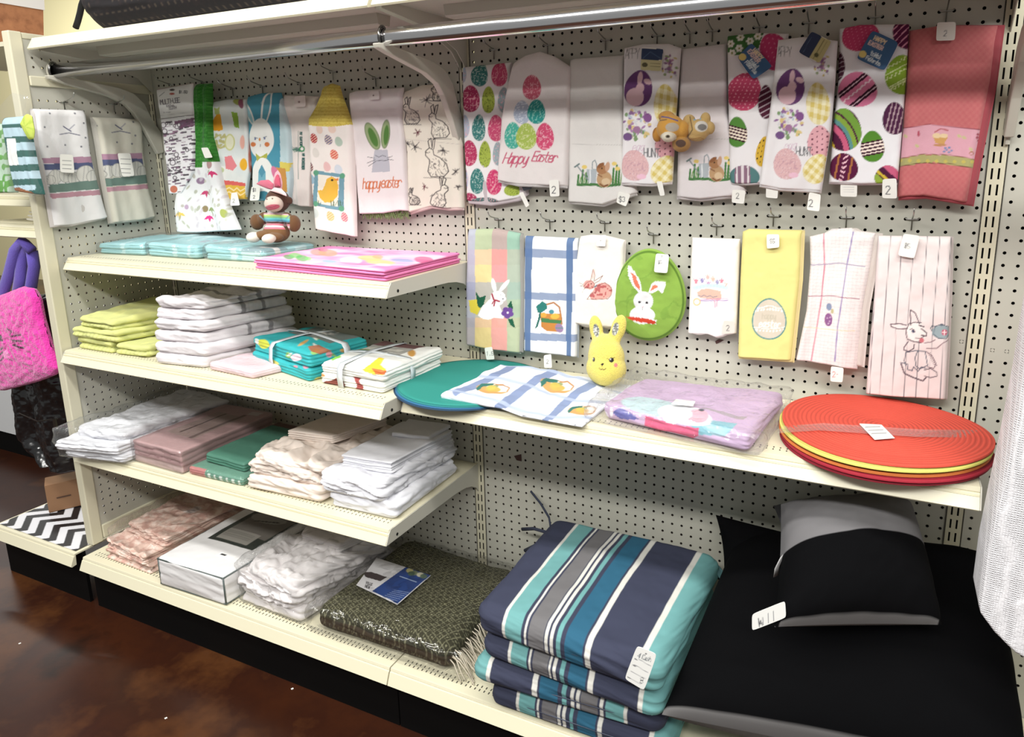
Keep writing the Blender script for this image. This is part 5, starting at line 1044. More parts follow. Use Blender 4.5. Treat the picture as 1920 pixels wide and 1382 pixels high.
bundle('white bundle printed with chicks and brown shapes, tied with pale ribbon', [(-10.3, -13.9), (-1.9, -14.2), (-1.4, -4.4), (-9.2, -4.6)], 34.2, (1.15, 1.25), (230, 230, 226), art_whp, 90, ((.38, 'y'), (.45, 'x')))
# ================================================================ third short shelf
def crumpled(name, lb, cat, parts, base, m=None, sl=None, art=None, group=None):
    """parts: list of (c4,z0,h,kw)"""
    c0 = parts[0][0]; t = thing(name, lb, cat, (np.mean([p[0] for p in c0]), np.mean([p[1] for p in c0]), parts[0][1]), group)
    for (pn, c4, z0, h, kw) in parts_named(parts): slab(pn, c4, z0, h, m or sheet_m, base, art, t, **kw)
    if sl: sleeve(*sl[:3], t, **(sl[3] if len(sl) > 3 else {}))
    return t
def parts_named(parts): return [(p[4] if len(p) > 4 else 'folded_sheet', p[0], p[1], p[2], p[3]) for p in parts]
WS = (232, 233, 239)
t = crumpled('bagged_sheets', 'white folded sheets in a clear bag overhanging the left end of the third shelf', 'bed sheet', [
    ([(-47.2, -18.8), (-38.6, -17.2), (-37.8, -2.0), (-47.6, -2.6)], 21.5, 1.2, dict(r=.6, step=.16, wr=.5, wf=.3, seed=101, groove=.3, layers=3, ridge=1)),
    ([(-47.9, -19.6), (-38.8, -17.6), (-38.2, -2.0), (-47.8, -2.6)], 22.6, 1.3, dict(r=.6, step=.16, wr=.5, wf=.3, seed=102, groove=.35, layers=3, ridge=1, lay_sh=.4)),
    ([(-46.6, -17.6), (-39.4, -16.6), (-38.4, -1.6), (-47.4, -2.0)], 23.8, 1.3, dict(r=.7, step=.16, wr=.7, wf=.3, seed=103, ridge=1))], WS,
    sl=([(-48.2, -19.2), (-38.0, -17.2), (-37.2, -1.2), (-48.0, -1.4)], 21.5, 3.9, dict(m=sleeve2_m, wr=.5, seed=5, g=.05)))
MV = (186, 148, 148)
def art_mauve(P):
    top = (P.n[:, 2] > .5).astype(float)
    P.put((P.n[:, 2] < .3) * (P.n[:, 1] < -.3) * (np.abs(np.sin(P.c * 5 + vn(P.X, P.c * 2, 2) * 3)) < .3) * .6, (140, 96, 100)); P.put((P.c < -.35) * (P.n[:, 1] < -.3) * .6, (214, 190, 184))
    P.put(top * (np.abs(P.a + .05) < .55) * (np.abs(P.b - .05) < .55) * .8, (166, 142, 134)); P.put(top * (np.abs(P.a + .25) < .02) * (P.b > -.4) * (P.b < .6), (96, 72, 70)); P.put(top * (np.abs(P.a - .35) < .05) * (np.abs(P.b - .1) < .6), (120, 96, 92)); P.put(top * (np.abs(P.a - .55) < .2) * (np.abs(P.b - .82) < .07) * .7, (206, 196, 196))
t = thing('bagged_sheets', 'mauve sheet set in a boxy clear package', 'bed sheet', (-34, -9, 21.5))
c4 = [(-38.4, -16.0), (-29.7, -16.2), (-29.6, -2.4), (-38.6, -2.2)]
slab('folded_sheet', c4, 21.5, 2.7, sheet_m, MV, art_mauve, t, r=.3, step=.14, groove=.15, layers=4, wr=.12, wf=.4, seed=111, lay_sh=.12); sleeve(c4, 21.5, 2.75, t, .12, r=.2, wr=.05, seed=112)
def art_grn(P):
    P.put((P.n[:, 2] < .4) * (np.sin(P.X * 7) > .3) * (P.a > -.4) * .8, (226, 232, 226)); P.put((P.a < -.35) * (P.n[:, 1] < 0) * .9, (196, 110, 110)); P.put((P.n[:, 2] > .4) * (P.b > .8) * .9, (92, 44, 38)); P.put((P.n[:, 2] > .4) * (P.b > .84) * (np.abs(P.a - .3) < .2), (206, 196, 190))
t = thing('bagged_sheets', 'low green sheet set with a red and white striped edge in clear plastic', 'bed sheet', (-25, -9, 21.5))
c4 = [(-29.2, -15.9), (-20.8, -15.7), (-20.4, -2.4), (-29.0, -2.4)]
slab('folded_sheet', c4, 21.5, .95, sheet_m, (96, 150, 128), art_grn, t, r=.4, step=.14, groove=.15, layers=3, wr=.15, seed=121); sleeve(c4, 21.5, 1.0, t, .1, seed=122)
slab('folded_sheet', [(-28.2, -14.2), (-21.6, -14.6), (-20.6, -3.4), (-28.0, -3.2)], 22.5, 1.1, sheet_m, (70, 124, 104), lambda P: P.put((P.n[:, 2] > .5) * (P.b > .75) * .9, (92, 44, 38)), t, r=.35, step=.16, wr=.12, groove=.12, layers=3, seed=123)
CR = (228, 212, 200)
def art_shadow(P): pass
t = crumpled('folded_sheet_set', 'cream folded sheets with a small folded pillowcase on top', 'bed sheet', [
    ([(-20.2, -15.9), (-9.9, -15.4), (-9.2, -2.2), (-19.8, -2.2)], 21.5, 1.7, dict(r=.8, step=.15, wr=.45, wf=.3, seed=131, groove=.25, layers=2, ridge=1)),
    ([(-20.4, -15.6), (-10.2, -15.0), (-9.4, -2.2), (-20.0, -2.4)], 22.9, 2.6, dict(r=1.2, step=.15, wr=1.1, wf=.32, seed=132, groove=.5, layers=3, ridge=1, crown=.4, lay_sh=.4)),
    ([(-18.6, -11.0), (-12.6, -10.2), (-10.4, -3.0), (-17.6, -3.4)], 25.7, 1.0, dict(r=.3, step=.13, wr=.15, wf=.3, seed=133, groove=.25, layers=4, lay_sh=.2), 'pillowcase')], CR)
t = crumpled('folded_sheet_set', 'white folded sheets with thin pillowcases on top at the right end of the third shelf', 'bed sheet', [
    ([(-8.9, -15.4), (-.7, -15.1), (-.9, -3.0), (-9.0, -2.6)], 21.5, 2.0, dict(r=.8, step=.15, wr=.5, wf=.28, seed=141, ridge=1)),
    ([(-9.8, -16.0), (-1.6, -15.6), (-1.0, -2.4), (-9.2, -2.2)], 23.2, 2.3, dict(r=1.1, step=.15, wr=1.0, wf=.3, seed=142, ridge=1, groove=.4, layers=3, lay_sh=.4)),
    ([(-8.6, -13.6), (-2.4, -13.0), (-1.4, -2.8), (-8.4, -3.0)], 25.3, 1.3, dict(r=.3, step=.13, wr=.2, wf=.3, seed=143, groove=.3, layers=5, lay_sh=.3), 'pillowcase'),
    ([(-6.8, -7.4), (-2.2, -6.6), (-2.0, -2.6), (-7.6, -3.0)], 26.55, .5, dict(r=.2, step=.15, wr=.2, wf=.4, seed=144), 'pillowcase')], (228, 228, 235))
# ================================================================ base shelf
def art_lace(P):
    g = (P.c > .1) | (P.n[:, 2] > .5); n = fbm(P.X * 1.6, P.Y * 1.6 + P.Z * 1.6, 5, 4)
    P.put((n > .12) * .5, (190, 130, 116)); P.put((n < -.25) * .5, (244, 226, 214)); P.put((P.n[:, 2] > .4) * (np.abs(P.a - .1) < .16) * (np.abs(P.b - .05) < .16) * .8, (226, 216, 212)); P.put((P.n[:, 2] > .4) * (np.abs(P.a - .1) < .13) * (np.abs(P.b - .05) < .13) * (np.sin(P.Y * 12) > 0) * .6, (140, 120, 120))
t = crumpled('bagged_cloth', 'rose beige lace cloths in a loose bag beside the side panel on the base shelf', 'folded cloth', [
    ([(-45.4, -17.2), (-36.4, -17.4), (-35.2, -2.4), (-46.4, -2.4)], 7.5, 1.2, dict(r=.5, step=.16, wr=.8, wf=.4, seed=151, groove=.4, layers=3, ridge=1, lay_sh=.6)),
    ([(-45.8, -16.6), (-37.2, -17.6), (-35.0, -2.4), (-46.6, -2.4)], 8.6, 1.2, dict(r=.5, step=.14, wr=.6, wf=.4, seed=152, groove=.4, layers=4, lay_sh=.4, ridge=1)),
    ([(-44.6, -14.2), (-36.4, -15.0), (-34.8, -2.4), (-45.8, -2.4)], 9.7, 1.4, dict(r=.5, step=.14, wr=.6, wf=.4, seed=153, groove=.4, layers=5, lay_sh=.3, ridge=1))], (222, 188, 172), m=cloth_m, art=art_lace,
    sl=([(-45.6, -16.4), (-36.0, -16.9), (-34.6, -2.0), (-46.6, -2.2)], 7.5, 3.9, dict(m=plastic_mat('thin_bag', .05, 70), wr=.4, seed=6, g=.05)))
def art_wpack(P):
    top = (P.n[:, 2] > .5).astype(float); P.within(top)
    x = (P.a + 1) / 2; y = (P.b + 1) / 2
    P.put((x > .2) * (x < .88) * (y > .32) * (y < .9), (52, 58, 54)); P.put((x > .28) * (x < .84) * (y > .46) * (y < .84) * .9, (112, 106, 100)); P.put((x > .28) * (x < .74) * (y > .36) * (y < .5) * .9, (150, 146, 138)); P.put(((x - .5) ** 2 / .06 + (y - .72) ** 2 / .006 < 1) * .7, (150, 146, 140)); P.put((x > .4) * (x < .7) * (np.abs(y - .66 - .2 * (x - .5)) < .008), (40, 38, 36)); P.put((x > .5) * (x < .8) * (y > .9) * (y < .92), (160, 150, 140))
    P.put((x > .3) * (x < .68) * (y > .39) * (y < .47) * (np.sin(y * 300) > 0) * .35, (90, 88, 84))
    P.put((x > .60) * (x < .82) * (y > .17) * (y < .23) * .8, (246, 246, 246)); P.put((x > .62) * (x < .70) * (y > .19) * (y < .215), (40, 40, 44)); P.free()
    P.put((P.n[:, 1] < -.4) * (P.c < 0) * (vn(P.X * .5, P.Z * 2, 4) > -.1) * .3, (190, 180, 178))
t = thing('bedding_package', 'white zip bedding package with a dark photo panel and grey piping', 'package', (-28, -10, 7.5))
c4 = [(-33.6, -18.2), (-23.0, -17.9), (-22.2, -1.8), (-33.6, -1.8)]
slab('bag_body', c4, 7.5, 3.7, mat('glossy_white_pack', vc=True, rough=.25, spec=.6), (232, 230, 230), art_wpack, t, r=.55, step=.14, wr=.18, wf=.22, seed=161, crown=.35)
pipe = MB(); cc = np.array(c4)
for a, b in ((0, 1), (1, 2), (2, 3), (3, 0)): 
    for zz in (7.75, 10.95): pipe.tube([(*(cc[a] * .985 + cc.mean(0) * .015), zz), (*(cc[b] * .985 + cc.mean(0) * .015), zz)], .1, 6)
for a in (0, 1): pipe.tube([(*(cc[a] * .98 + cc.mean(0) * .02), 7.7), (*(cc[a] * .98 + cc.mean(0) * .02), 11.0)], .1, 6)
pipe.obj('piping', mat('grey_piping', (84, 96, 94), .35), t, smooth=True)
t = crumpled('bagged_sheets', 'white bunched sheets in a clear bag between the bedding package and the olive throw', 'bed sheet', [
    ([(-22.2, -16.6), (-12.9, -16.9), (-10.6, -2.4), (-21.6, -2.4)], 7.5, 1.6, dict(r=.8, step=.15, wr=.5, wf=.3, seed=171, ridge=1)),
    ([(-22.4, -16.8), (-13.4, -17.2), (-10.6, -2.4), (-21.8, -2.4)], 8.6, 3.3, dict(r=1.4, step=.14, wr=1.4, wf=.34, seed=172, ridge=1, groove=.5, layers=3, crown=.4, lay_sh=.3)),
    ([(-19.4, -9.6), (-13.4, -9.8), (-11.4, -3.4), (-18.8, -3.4)], 12.0, 1.1, dict(r=.3, step=.13, wr=.2, wf=.3, seed=173, groove=.25, layers=3), 'pillowcase')], (230, 224, 224),
    sl=([(-22.6, -16.6), (-12.6, -17.0), (-10.0, -2.0), (-21.8, -2.0)], 7.5, 5.2, dict(m=sleeve2_m, wr=.6, seed=7, g=.05, crown=.5)))
def art_olive(P):
    u = P.X * .93 + P.Y * .37; v = P.Y * .93 - P.X * .37
    a = np.abs(((u * 1.35) % 1) - .5) + np.abs(((v * 1.35) % 1) - .5)
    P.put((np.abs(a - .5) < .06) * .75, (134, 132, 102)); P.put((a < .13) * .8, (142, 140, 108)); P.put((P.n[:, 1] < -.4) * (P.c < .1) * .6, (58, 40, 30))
t = thing('throw_blanket', 'olive patterned throw with cream fringe in a glossy clear bag', 'blanket', (-1, -10, 7.5))
c4 = [(-11.2, -16.6), (5.8, -16.4), (5.6, -1.6), (-9.6, -1.6)]
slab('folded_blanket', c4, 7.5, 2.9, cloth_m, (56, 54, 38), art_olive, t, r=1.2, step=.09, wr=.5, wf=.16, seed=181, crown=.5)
fr = MB(); rs = random.Random(4)
for k in range(95):
    y = -15.8 + k * .145; x0_ = 5.3; zz = 8.9 + rs.uniform(-.5, .8); dx = rs.uniform(2.0, 3.6); fr.tube([(x0_, y, zz), (x0_ + dx * .35, y - .2 + rs.uniform(-.1, .1), zz - .3), (x0_ + dx * .7, y - .6 + rs.uniform(-.2, .2), 7.9), (x0_ + dx, y - 1.0 + rs.uniform(-.3, .2), 7.65)], .07, 5)
fr.obj('fringe', mat('cream_fringe', (206, 194, 172), .8), t, smooth=True, label='cream twisted fringe')
cardc = [px2(a_, b_, 'z', 11.1)[:2] for a_, b_ in ((668, 1096), (745, 1133), (808, 1078), (706, 1045))]
def art_oc(P):
    P.t(420, 960, 3.274); P.poly([(910, 485), (1135, 325), (1270, 385), (1065, 562)], (36, 64, 130)); 
    for q in range(6): P.line([(975 + q * 14, 520 - q * 8), (1065 + q * 14, 545 - q * 10)], 2, (150, 170, 210))
    for x, y, c in ((1140, 360, (190, 180, 120)), (1170, 375, (120, 130, 100)), (1205, 385, (200, 196, 170)), (1225, 395, (90, 110, 90)), (1150, 378, (70, 90, 70))): P.ell(x, y, 22, 14, c)
    P.line([(1080, 395), (1180, 430)], 4, (170, 190, 220)); P.poly([(850, 370), (905, 368), (1000, 400), (960, 425), (870, 400)], (70, 60, 60)); P.text('VILLE', 870, 440, 14, (50, 46, 50), 4, rot=18); P.text('NEW', 865, 462, 16, (50, 46, 50), 4, rot=18)
    for q in range(3): P.line([(930, 315 + q * 10), (1020, 335 + q * 10)], 2, (170, 166, 166))
slab('paper_insert', cardc, 11.0, .06, paper_m, (206, 204, 206), art_oc, t, r=.02, step=.07)
sleeve([(-11.8, -17.3), (8.0, -17.3), (8.6, -1.4), (-10.2, -1.2)], 7.5, 3.1, t, .12, m=plastic_mat('glossy_bag', .05, 30, rough=.07, gain=.3, body=.05), wr=.5, wf=.8, seed=8, crown=.5, r=1.0, ridge=1)
# cushions
NV, TL, GY, BL2, WT = (58, 62, 84), (104, 164, 164), (112, 110, 112), (40, 96, 126), (214, 212, 204)
STR = [(0, NV), (.17, WT), (.187, TL), (.28, NV), (.292, WT), (.306, NV), (.318, GY), (.402, NV), (.408, WT), (.424, NV), (.436, WT), (.452, NV), (.474, TL), (.495, NV), (.52, BL2), (.615, NV), (.625, WT), (.652, NV), (.885, WT), (.91, TL), (1.01, TL)]
cush_m = mat('cushion_canvas', vc=True, rough=.85, bump=(1100, .25, .0006), spec=.2)
def cushion(lb, c4, z0, h, seed, flip=False, hv=None, crown=0):
    def art(P):
        u = (P.a + 1) / 2; u = 1 - u if flip else u
        for (a, c), (b, _) in zip(STR[:-1], STR[1:]): P.put(((u >= a) & (u < b)).astype(float), c)
    t = thing('seat_cushion', lb, 'cushion', (np.mean([p[0] for p in c4]), np.mean([p[1] for p in c4]), z0), 'striped seat cushions')
    slab('cover', c4, z0, h, cush_m, NV, art, t, r=1.25, step=.1, wr=.3, wf=.2, seed=seed, crown=crown, hv=hv)
    # welt seam round the side
    c = np.array(c4); pts = []
    ce = c.mean(0)
    for a in np.linspace(0, 2 * math.pi, 120, endpoint=False):
        ca, sa = math.cos(a), math.sin(a); n = 6; rr = (abs(ca) ** n + abs(sa) ** n) ** (-1 / n); s, q = (rr * ca * .992 + 1) / 2, (rr * sa * .992 + 1) / 2
        XY = c[0] * (1 - s) * (1 - q) + c[1] * s * (1 - q) + c[2] * s * q + c[3] * (1 - s) * q; H = (hv[0] * (1 - s) * (1 - q) + hv[1] * s * (1 - q) + hv[2] * s * q + hv[3] * (1 - s) * q) if hv else h
        pts.append((XY[0], XY[1], z0 + H * .5))
    pts.append(pts[0]); MB().tube(pts, .05, 5, cap=False).obj('seam', mat('seam_navy', (70, 76, 96), .8), t, smooth=True)
    return t
F1 = [(10.9, -19.6), (27.9, -20.6), (28.6, -2.6), (10.5, -2.2)]
cushion('striped seat cushion at the bottom of the stack on the base shelf', [(11.3, -18.6), (28.2, -18.4), (28.6, -2.0), (10.8, -2.0)], 7.5, 2.7, 191)
cushion('striped seat cushion with teal end at left, second from the bottom', [(10.1, -19.4), (27.6, -18.6), (28.4, -1.6), (10.2, -2.0)], 10.2, 2.7, 192, flip=True)
cushion('striped seat cushion directly under the top one', [(11.1, -19.2), (27.8, -20.0), (28.4, -2.6), (10.6, -2.2)], 12.9, 2.7, 193)
t = cushion('topmost striped seat cushion with a white price tag', F1, 15.65, 2.9, 194, crown=.4)
tie = MB()
for p in ([(10.5, -3.0, 17.0), (9.8, -2.0, 17.8), (8.4, -1.2, 18.8), (7.0, -.8, 19.8)], [(10.6, -3.4, 16.8), (8.2, -2.6, 16.4), (6.4, -2.0, 15.6)], [(10.5, -3.6, 15.8), (8.4, -3.2, 14.6), (7.0, -2.6, 13.4)]): tie.tube(p, .11, 6, rz=.2)
tie.obj('tie_string', mat('navy_tie', (52, 58, 78), .85), t, smooth=True)
rf = MB(); rs = random.Random(5)
for k in range(7): rf.tube([(28.5, -3.2 - k * .15, 17.4), (29.5 + .1 * k, -3.8 - .2 * k, 16.8 - .2 * k), (29.6, -4.4 - .3 * k, 15 - .4 * k), (29.2, -5.0 - .3 * k, 13.4 - .3 * k)], .09, 5)
rf.obj('ruffle_tie', mat('teal_tie', (84, 130, 134), .85), t, smooth=True)
t['_pl'] = 'y'; t['_y'] = -21.2
card(t, [(1000, 870), (1112, 918), (1040, 1122), (930, 1055)], lambda P: (P.text('4 cush', 1003, 935, 26, (90, 100, 110), 3, rot=20, sp=.8), P.line([(1010, 945), (1078, 985)], 3, (150, 150, 156)), P.line([(985, 975), (1062, 1022)], 3, (150, 150, 156)), P.line([(965, 1012), (1046, 1055)], 3, (150, 150, 156)), P.line([(950, 1045), (1020, 1085)], 3, (150, 150, 156)), P.text('8', 1015, 1078, 32, INK, 3, rot=15), P.ell(1050, 915, 5, 5, (120, 120, 120)), P.line([(988, 942), (1000, 950)], 5, INK), P.line([(978, 978), (992, 986)], 5, INK), P.line([(948, 1045), (962, 1053)], 5, INK)), tr=(860, 920, 2.991), y=-22.2, base=(240, 240, 236))
# pillows
pil_m = mat('pillow_cover', vc=True, rough=.9, bump=(700, .15, .0006), spec=.06)
def pillow(name, lb, c4, T, B_, art, seed, group=None, asym=.75, n=90, step=None, pinch=.09, conc=.05):
    """c4: 3D corners FL,FR,BR,BL; T thickness; colours via art"""
    c = np.array(c4, float); g = np.linspace(-1, 1, n); a, b = np.meshgrid(g, g, indexing='ij')
    a2 = a * (1 - conc * (1 - b * b) * np.abs(a) ** 3 * 0 ) ; k = 1 - conc * (1 - b * b) * a * a; aa = a * k; bb = b * (1 - conc * (1 - a * a) * b * b)
    s, t = (aa + 1) / 2, (bb + 1) / 2
    P0 = c[0] * ((1 - s) * (1 - t))[..., None] + c[1] * (s * (1 - t))[..., None] + c[2] * (s * t)[..., None] + c[3] * ((1 - s) * t)[..., None]
    N = np.cross(c[1] - c[0], c[3] - c[0]); N /= np.linalg.norm(N)
    prof = (np.clip(1 - a ** 2, 0, 1) ** .5) * (np.clip(1 - b ** 2, 0, 1) ** .5); prof = prof ** .85
    wr_ = fbm(a * 2.2 + seed, b * 2.2, seed, 3) * .25 * np.clip(prof * 2, 0, 1)
    edge = np.clip(1 - prof * 2.5, 0, 1); rip = edge * .12 * np.sin(np.where(np.abs(a) > np.abs(b), b, a) * 16 + seed) * np.clip(prof * 8, 0, 1)
    up = P0 + N * ((prof * T * asym + wr_ + rip)[..., None]); dn = P0 - N * ((prof * T * (1 - asym))[..., None])
    V = np.concatenate([up.reshape(-1, 3), dn.reshape(-1, 3)]); F = np.concatenate([gridF(n, n), gridF(n, n, n * n)[:, ::-1]])
    P = Paint(np.zeros(len(V)), np.zeros(len(V)), B_); P.a = np.concatenate([a.ravel()] * 2); P.b = np.concatenate([b.ravel()] * 2); P.up = np.r_[np.ones(n * n), np.zeros(n * n)]
    art(P)
    return mesh(name, V, F, pil_m, None, col=P.C, label=lb, cat='pillow', group=group)
BK, PG = (9, 9, 11), (104, 102, 102)
def art_bp(P): P.put((1 - P.up), PG); P.put(P.up * (P.b < -.955) * (P.a < .2), PG)
# ================================================================ pillows on the base shelf
pillow('floor_pillow', 'large black pillow with grey underside filling the lower right corner', [px2(1241, 1340, 'z', 14.2), px2(1935, 1478, 'z', 13.2), px2(1862, 1040, 'y', -2.2), px2(1385, 1000, 'y', -2.2)], 9.6, BK, art_bp, 3, asym=.45, n=110, conc=.0)
pillow('throw_pillow', 'black throw pillow showing one pointed corner behind the large one', [(29.6, -6.5, 16.6), (47, -6.0, 16.5), (47.5, -1.3, 21.0), (27.9, -2.4, 22.3)], 3.2, BK, art_bp, 5, n=70)
def art_sp(P):
    P.put(P.up * (P.b > .0), (112, 110, 112)); P.put((1 - P.up), (112, 110, 110)); P.put(P.up * (P.b < -.96) * (np.abs(P.a) < .95), (112, 110, 110))
sp = [px2(1452, 1176, 'z', 23.2), px2(1766, 1172, 'z', 23.2), px2(1704, 940, 'z', 28.0), px2(1464, 945, 'z', 28.0)]
o = pillow('throw_pillow', 'small grey and black two tone pillow on top of the large black one', sp, 5.8, BK, art_sp, 8, asym=.72, n=100, conc=.03)
def art_gp(P): P.put(np.ones(len(P.a)), (96, 94, 98))
pillow('throw_pillow', 'grey pillow darkened as if shaded, mostly hidden behind the small two tone pillow', [px2(1478, 1060, 'z', 21.5), px2(1730, 1050, 'z', 21.5), px2(1700, 915, 'y', -1.6), px2(1450, 948, 'y', -2.2)], 3.0, (96, 94, 98), art_gp, 9, asym=.5, n=60)  # shade from the shelf above is put into this darker grey
o['_pl'] = 'y'; o['_y'] = -14
def up_(o): return o
tg = thing('price_tag', 'white price tag lying on the large black pillow left of the small pillow', 'tag', px2(1442, 1155, 'z', 23.6)); tg['_pl'] = 'y'; tg['_y'] = px2(1442, 1155, 'z', 24.0)[1]
card(tg, [(1410, 1152), (1472, 1127), (1474, 1158), (1410, 1183)], lambda P: (P.line([(1422, 1160), (1424, 1175)], 2, INK), P.line([(1440, 1150), (1441, 1168)], 1.5, (140, 140, 146)), P.line([(1450, 1146), (1451, 1164)], 1.5, (140, 140, 146)), P.line([(1430, 1158), (1431, 1172)], 1.5, (140, 140, 146)), P.text('4', 1426, 1173, 9, INK, 1.5, rot=-20)), name='tag_card', base=(240, 240, 236))
rb = MB(); pts = [px2(a, b, 'z', z) for a, b, z in ((1476, 1035, 26.2), (1464, 1050, 26.0), (1457, 1065, 25.4), (1455, 1080, 24.6))]
rb.tube(pts, .04, 6, rz=.28); rb.obj('ribbon_label', mat('grey_ribbon', (170, 168, 168), .6), tg, smooth=True, label='curled grey fabric label')
# ================================================================ long right shelf
def disc(name, cx, cy, z, R, h, m, col, warp=0, rings=22, seed=0, rip=.035, parent=None, info=None, art=None):
    nr, na = (rings * 6 if rip else 20), 96; rr = np.linspace(0, 1, nr); an = np.linspace(0, 2 * math.pi, na, endpoint=False)
    r, a = np.meshgrid(rr, an, indexing='ij'); X = cx + R * r * np.cos(a); Y = cy + R * r * np.sin(a)
    Wp = warp * r ** 2 * np.cos(2 * a + seed) + warp * .6 * r ** 2 * np.cos(a + seed * 2)
    Z = z + h + Wp + rip * np.cos(r * rings * 2 * math.pi) * (r < .99) - .12 * h * (r > .985); Zb = z + Wp
    top = np.stack([X, Y, Z], -1).reshape(-1, 3); bot = np.stack([X[-1], Y[-1], Zb[-1]], -1)
    V = np.concatenate([top, bot, [[cx, cy, z]]]); F = []
    for i in range(nr - 1):
        k = np.arange(na); F.append(np.stack([i * na + k, (i + 1) * na + k, (i + 1) * na + (k + 1) % na, i * na + (k + 1) % na], 1))
    k = np.arange(na); o = (nr - 1) * na; F.append(np.stack([o + k, nr * na + k, nr * na + (k + 1) % na, o + (k + 1) % na], 1))
    F = np.concatenate(F); 
    P = Paint(*topx(V), col); P.R = np.r_[r.ravel(), np.ones(na), 0]; P.an = np.r_[a.ravel(), an, 0]
    if art: art(P)
    kw = dict(zip(('label', 'cat', 'group'), info)) if info else {}
    return mesh(name, V, F, m, parent, col=P.C, **kw)
straw_m = mat('woven_placemat', vc=True, rough=.75, bump=(520, .5, .001), spec=.3)
felt_m = mat('felt_placemat', vc=True, rough=.8, bump=(500, .15, .0006))
for k, (c, lb) in enumerate((((26, 60, 92), 'dark blue round placemat at the bottom of the teal stack'), ((36, 104, 150), 'blue round placemat under the teal ones'), ((30, 130, 132), 'teal round placemat second from the top'), ((28, 140, 128), 'teal round placemat on top of its stack on the long shelf'))):
    disc('round_placemat', 4.0 + .1 * k, -8.2 + .12 * k, 34.12 + .13 * k, 7.35, .11, felt_m, c, warp=.0, rip=0, rings=4, info=(lb, 'placemat', 'blue and teal round placemats'))
def ringart(base):
    def f(P): P.put((np.cos(P.R * 22 * 2 * math.pi) < -.3) * .35, tuple(int(x * .6) for x in base)); P.put((np.abs(((P.an * 60 / math.pi + P.R * 22) % 1) - .5) < .14) * .12, tuple(int(x * .75) for x in base))
    return f
for k, (c, lb) in enumerate((((150, 26, 44), 'dark red woven round placemat at the bottom of the stack'), ((166, 28, 46), 'dark red woven round placemat second from the bottom'), ((226, 120, 50), 'orange woven round placemat in the middle of the stack'), ((214, 206, 96), 'lime yellow woven round placemat under the coral one'), ((216, 72, 54), 'coral red woven round placemat on top with a white label'))):
    o = disc('woven_placemat', 41.5 + .1 * math.sin(k * 2), -8.0 + .1 * math.cos(k * 3), 34.15 + .3 * k + (.12 if k > 2 else 0), 7.5 - .05 * (k == 4), .24, straw_m, c, warp=.12, seed=.9, info=(lb, 'placemat', 'woven round placemats'), art=ringart(c))
lt = thing('label_card', 'white handwritten label taped on the coral placemat stack', 'label', (41, -8, 35.9))
lc = [px2(a, b, 'z', 35.95)[:2] for a, b in ((1640, 823), (1678, 820), (1653, 795), (1611, 793))]
slab('card', lc, 35.86, .05, paper_m, (238, 236, 230), lambda P: [P.line([(1622 + k * 6, 801 + k * 6), (1650 + k * 6, 800 + k * 6)], 1.6, (120, 120, 124)) for k in range(3)], lt, r=.02, step=.08)
tp = MB(); tape = [px2(a, b, 'z', 35.9) for a, b in ((1462, 800), (1540, 800), (1630, 806), (1720, 812), (1850, 808))]
V = []; F = []
for i, p in enumerate(tape):
    wv = .85; V += [(p[0] - .1, p[1] - wv, p[2] - (.25 if i in (0, 4) else 0)), (p[0] + .1, p[1] + wv, p[2] - (.25 if i in (0, 4) else 0))]
for i in range(4): F.append((2 * i, 2 * i + 2, 2 * i + 3, 2 * i + 1))
mesh('clear_tape', V, F, plastic_mat('tape', .2, 60, (240, 225, 222), .3), lt)
def art_flatblue(P):
    T = (820, 660, 2.909); P.t(*T)
    for l in ([(430, 65), (320, 130), (220, 180), (100, 230)], [(640, 110), (540, 160), (430, 230), (330, 300)], [(850, 165), (770, 200), (680, 260), (590, 345)]): P.line(l, 36, (128, 144, 182))
    for l in ([(350, 65), (600, 105), (760, 130), (1000, 200)], [(230, 130), (420, 165), (560, 200), (760, 240), (930, 250)], [(60, 215), (300, 265), (460, 290), (640, 320), (840, 330)]): P.line(l, 14, (168, 182, 210), .85)
    for ox, oy, k in ((300, 205, 1.0), (650, 175, 1.0), (785, 290, .85)):
        P.ell(ox, oy, 88 * k, 30 * k, (206, 156, 92), rot=6); P.ell(ox + 30, oy - 2, 60 * k, 20 * k, (238, 232, 220), rot=8); P.ell(ox + 5, oy + 4, 42 * k, 14 * k, (216, 170, 80), rot=5); P.poly([(ox - 88 * k, oy - 6), (ox - 60 * k, oy - 30 * k), (ox + 10 * k, oy - 30 * k), (ox + 4 * k, oy - 16 * k), (ox - 50 * k, oy - 12 * k), (ox - 84 * k, oy + 10 * k)], (56, 116, 104)); P.line([(ox + 20 * k, oy - 22 * k), (ox + 60 * k, oy - 24 * k), (ox + 94 * k, oy - 4 * k), (ox + 80 * k, oy + 14 * k)], 7, (190, 128, 66)); P.ell(ox + 20 * k, oy - 12 * k, 16, 8, (150, 160, 110)); P.ell(ox - 5, oy - 6, 26 * k, 10 * k, (200, 180, 80))
pc = [px2(a, b, 'z', 34.95)[:2] for a, b in ((826, 740), (1092, 786), (1185, 712), (938, 682))]
slab('kitchen_towel', pc, 34.55, .2, weave_m, (226, 230, 238), art_flatblue, None, ('white towel with blue window plaid lying flat with three printed baskets', 'towel'), r=.1, step=.09, post=lambda V: np.concatenate([V[:, :2], (V[:, 2] - .38 * np.clip((V[:, 0] - 10.8) / 2.2, 0, 1) ** 1.0)[:, None]], 1), wr=.35, wf=.22, seed=205, hv=(.35, .3, .3, .35))
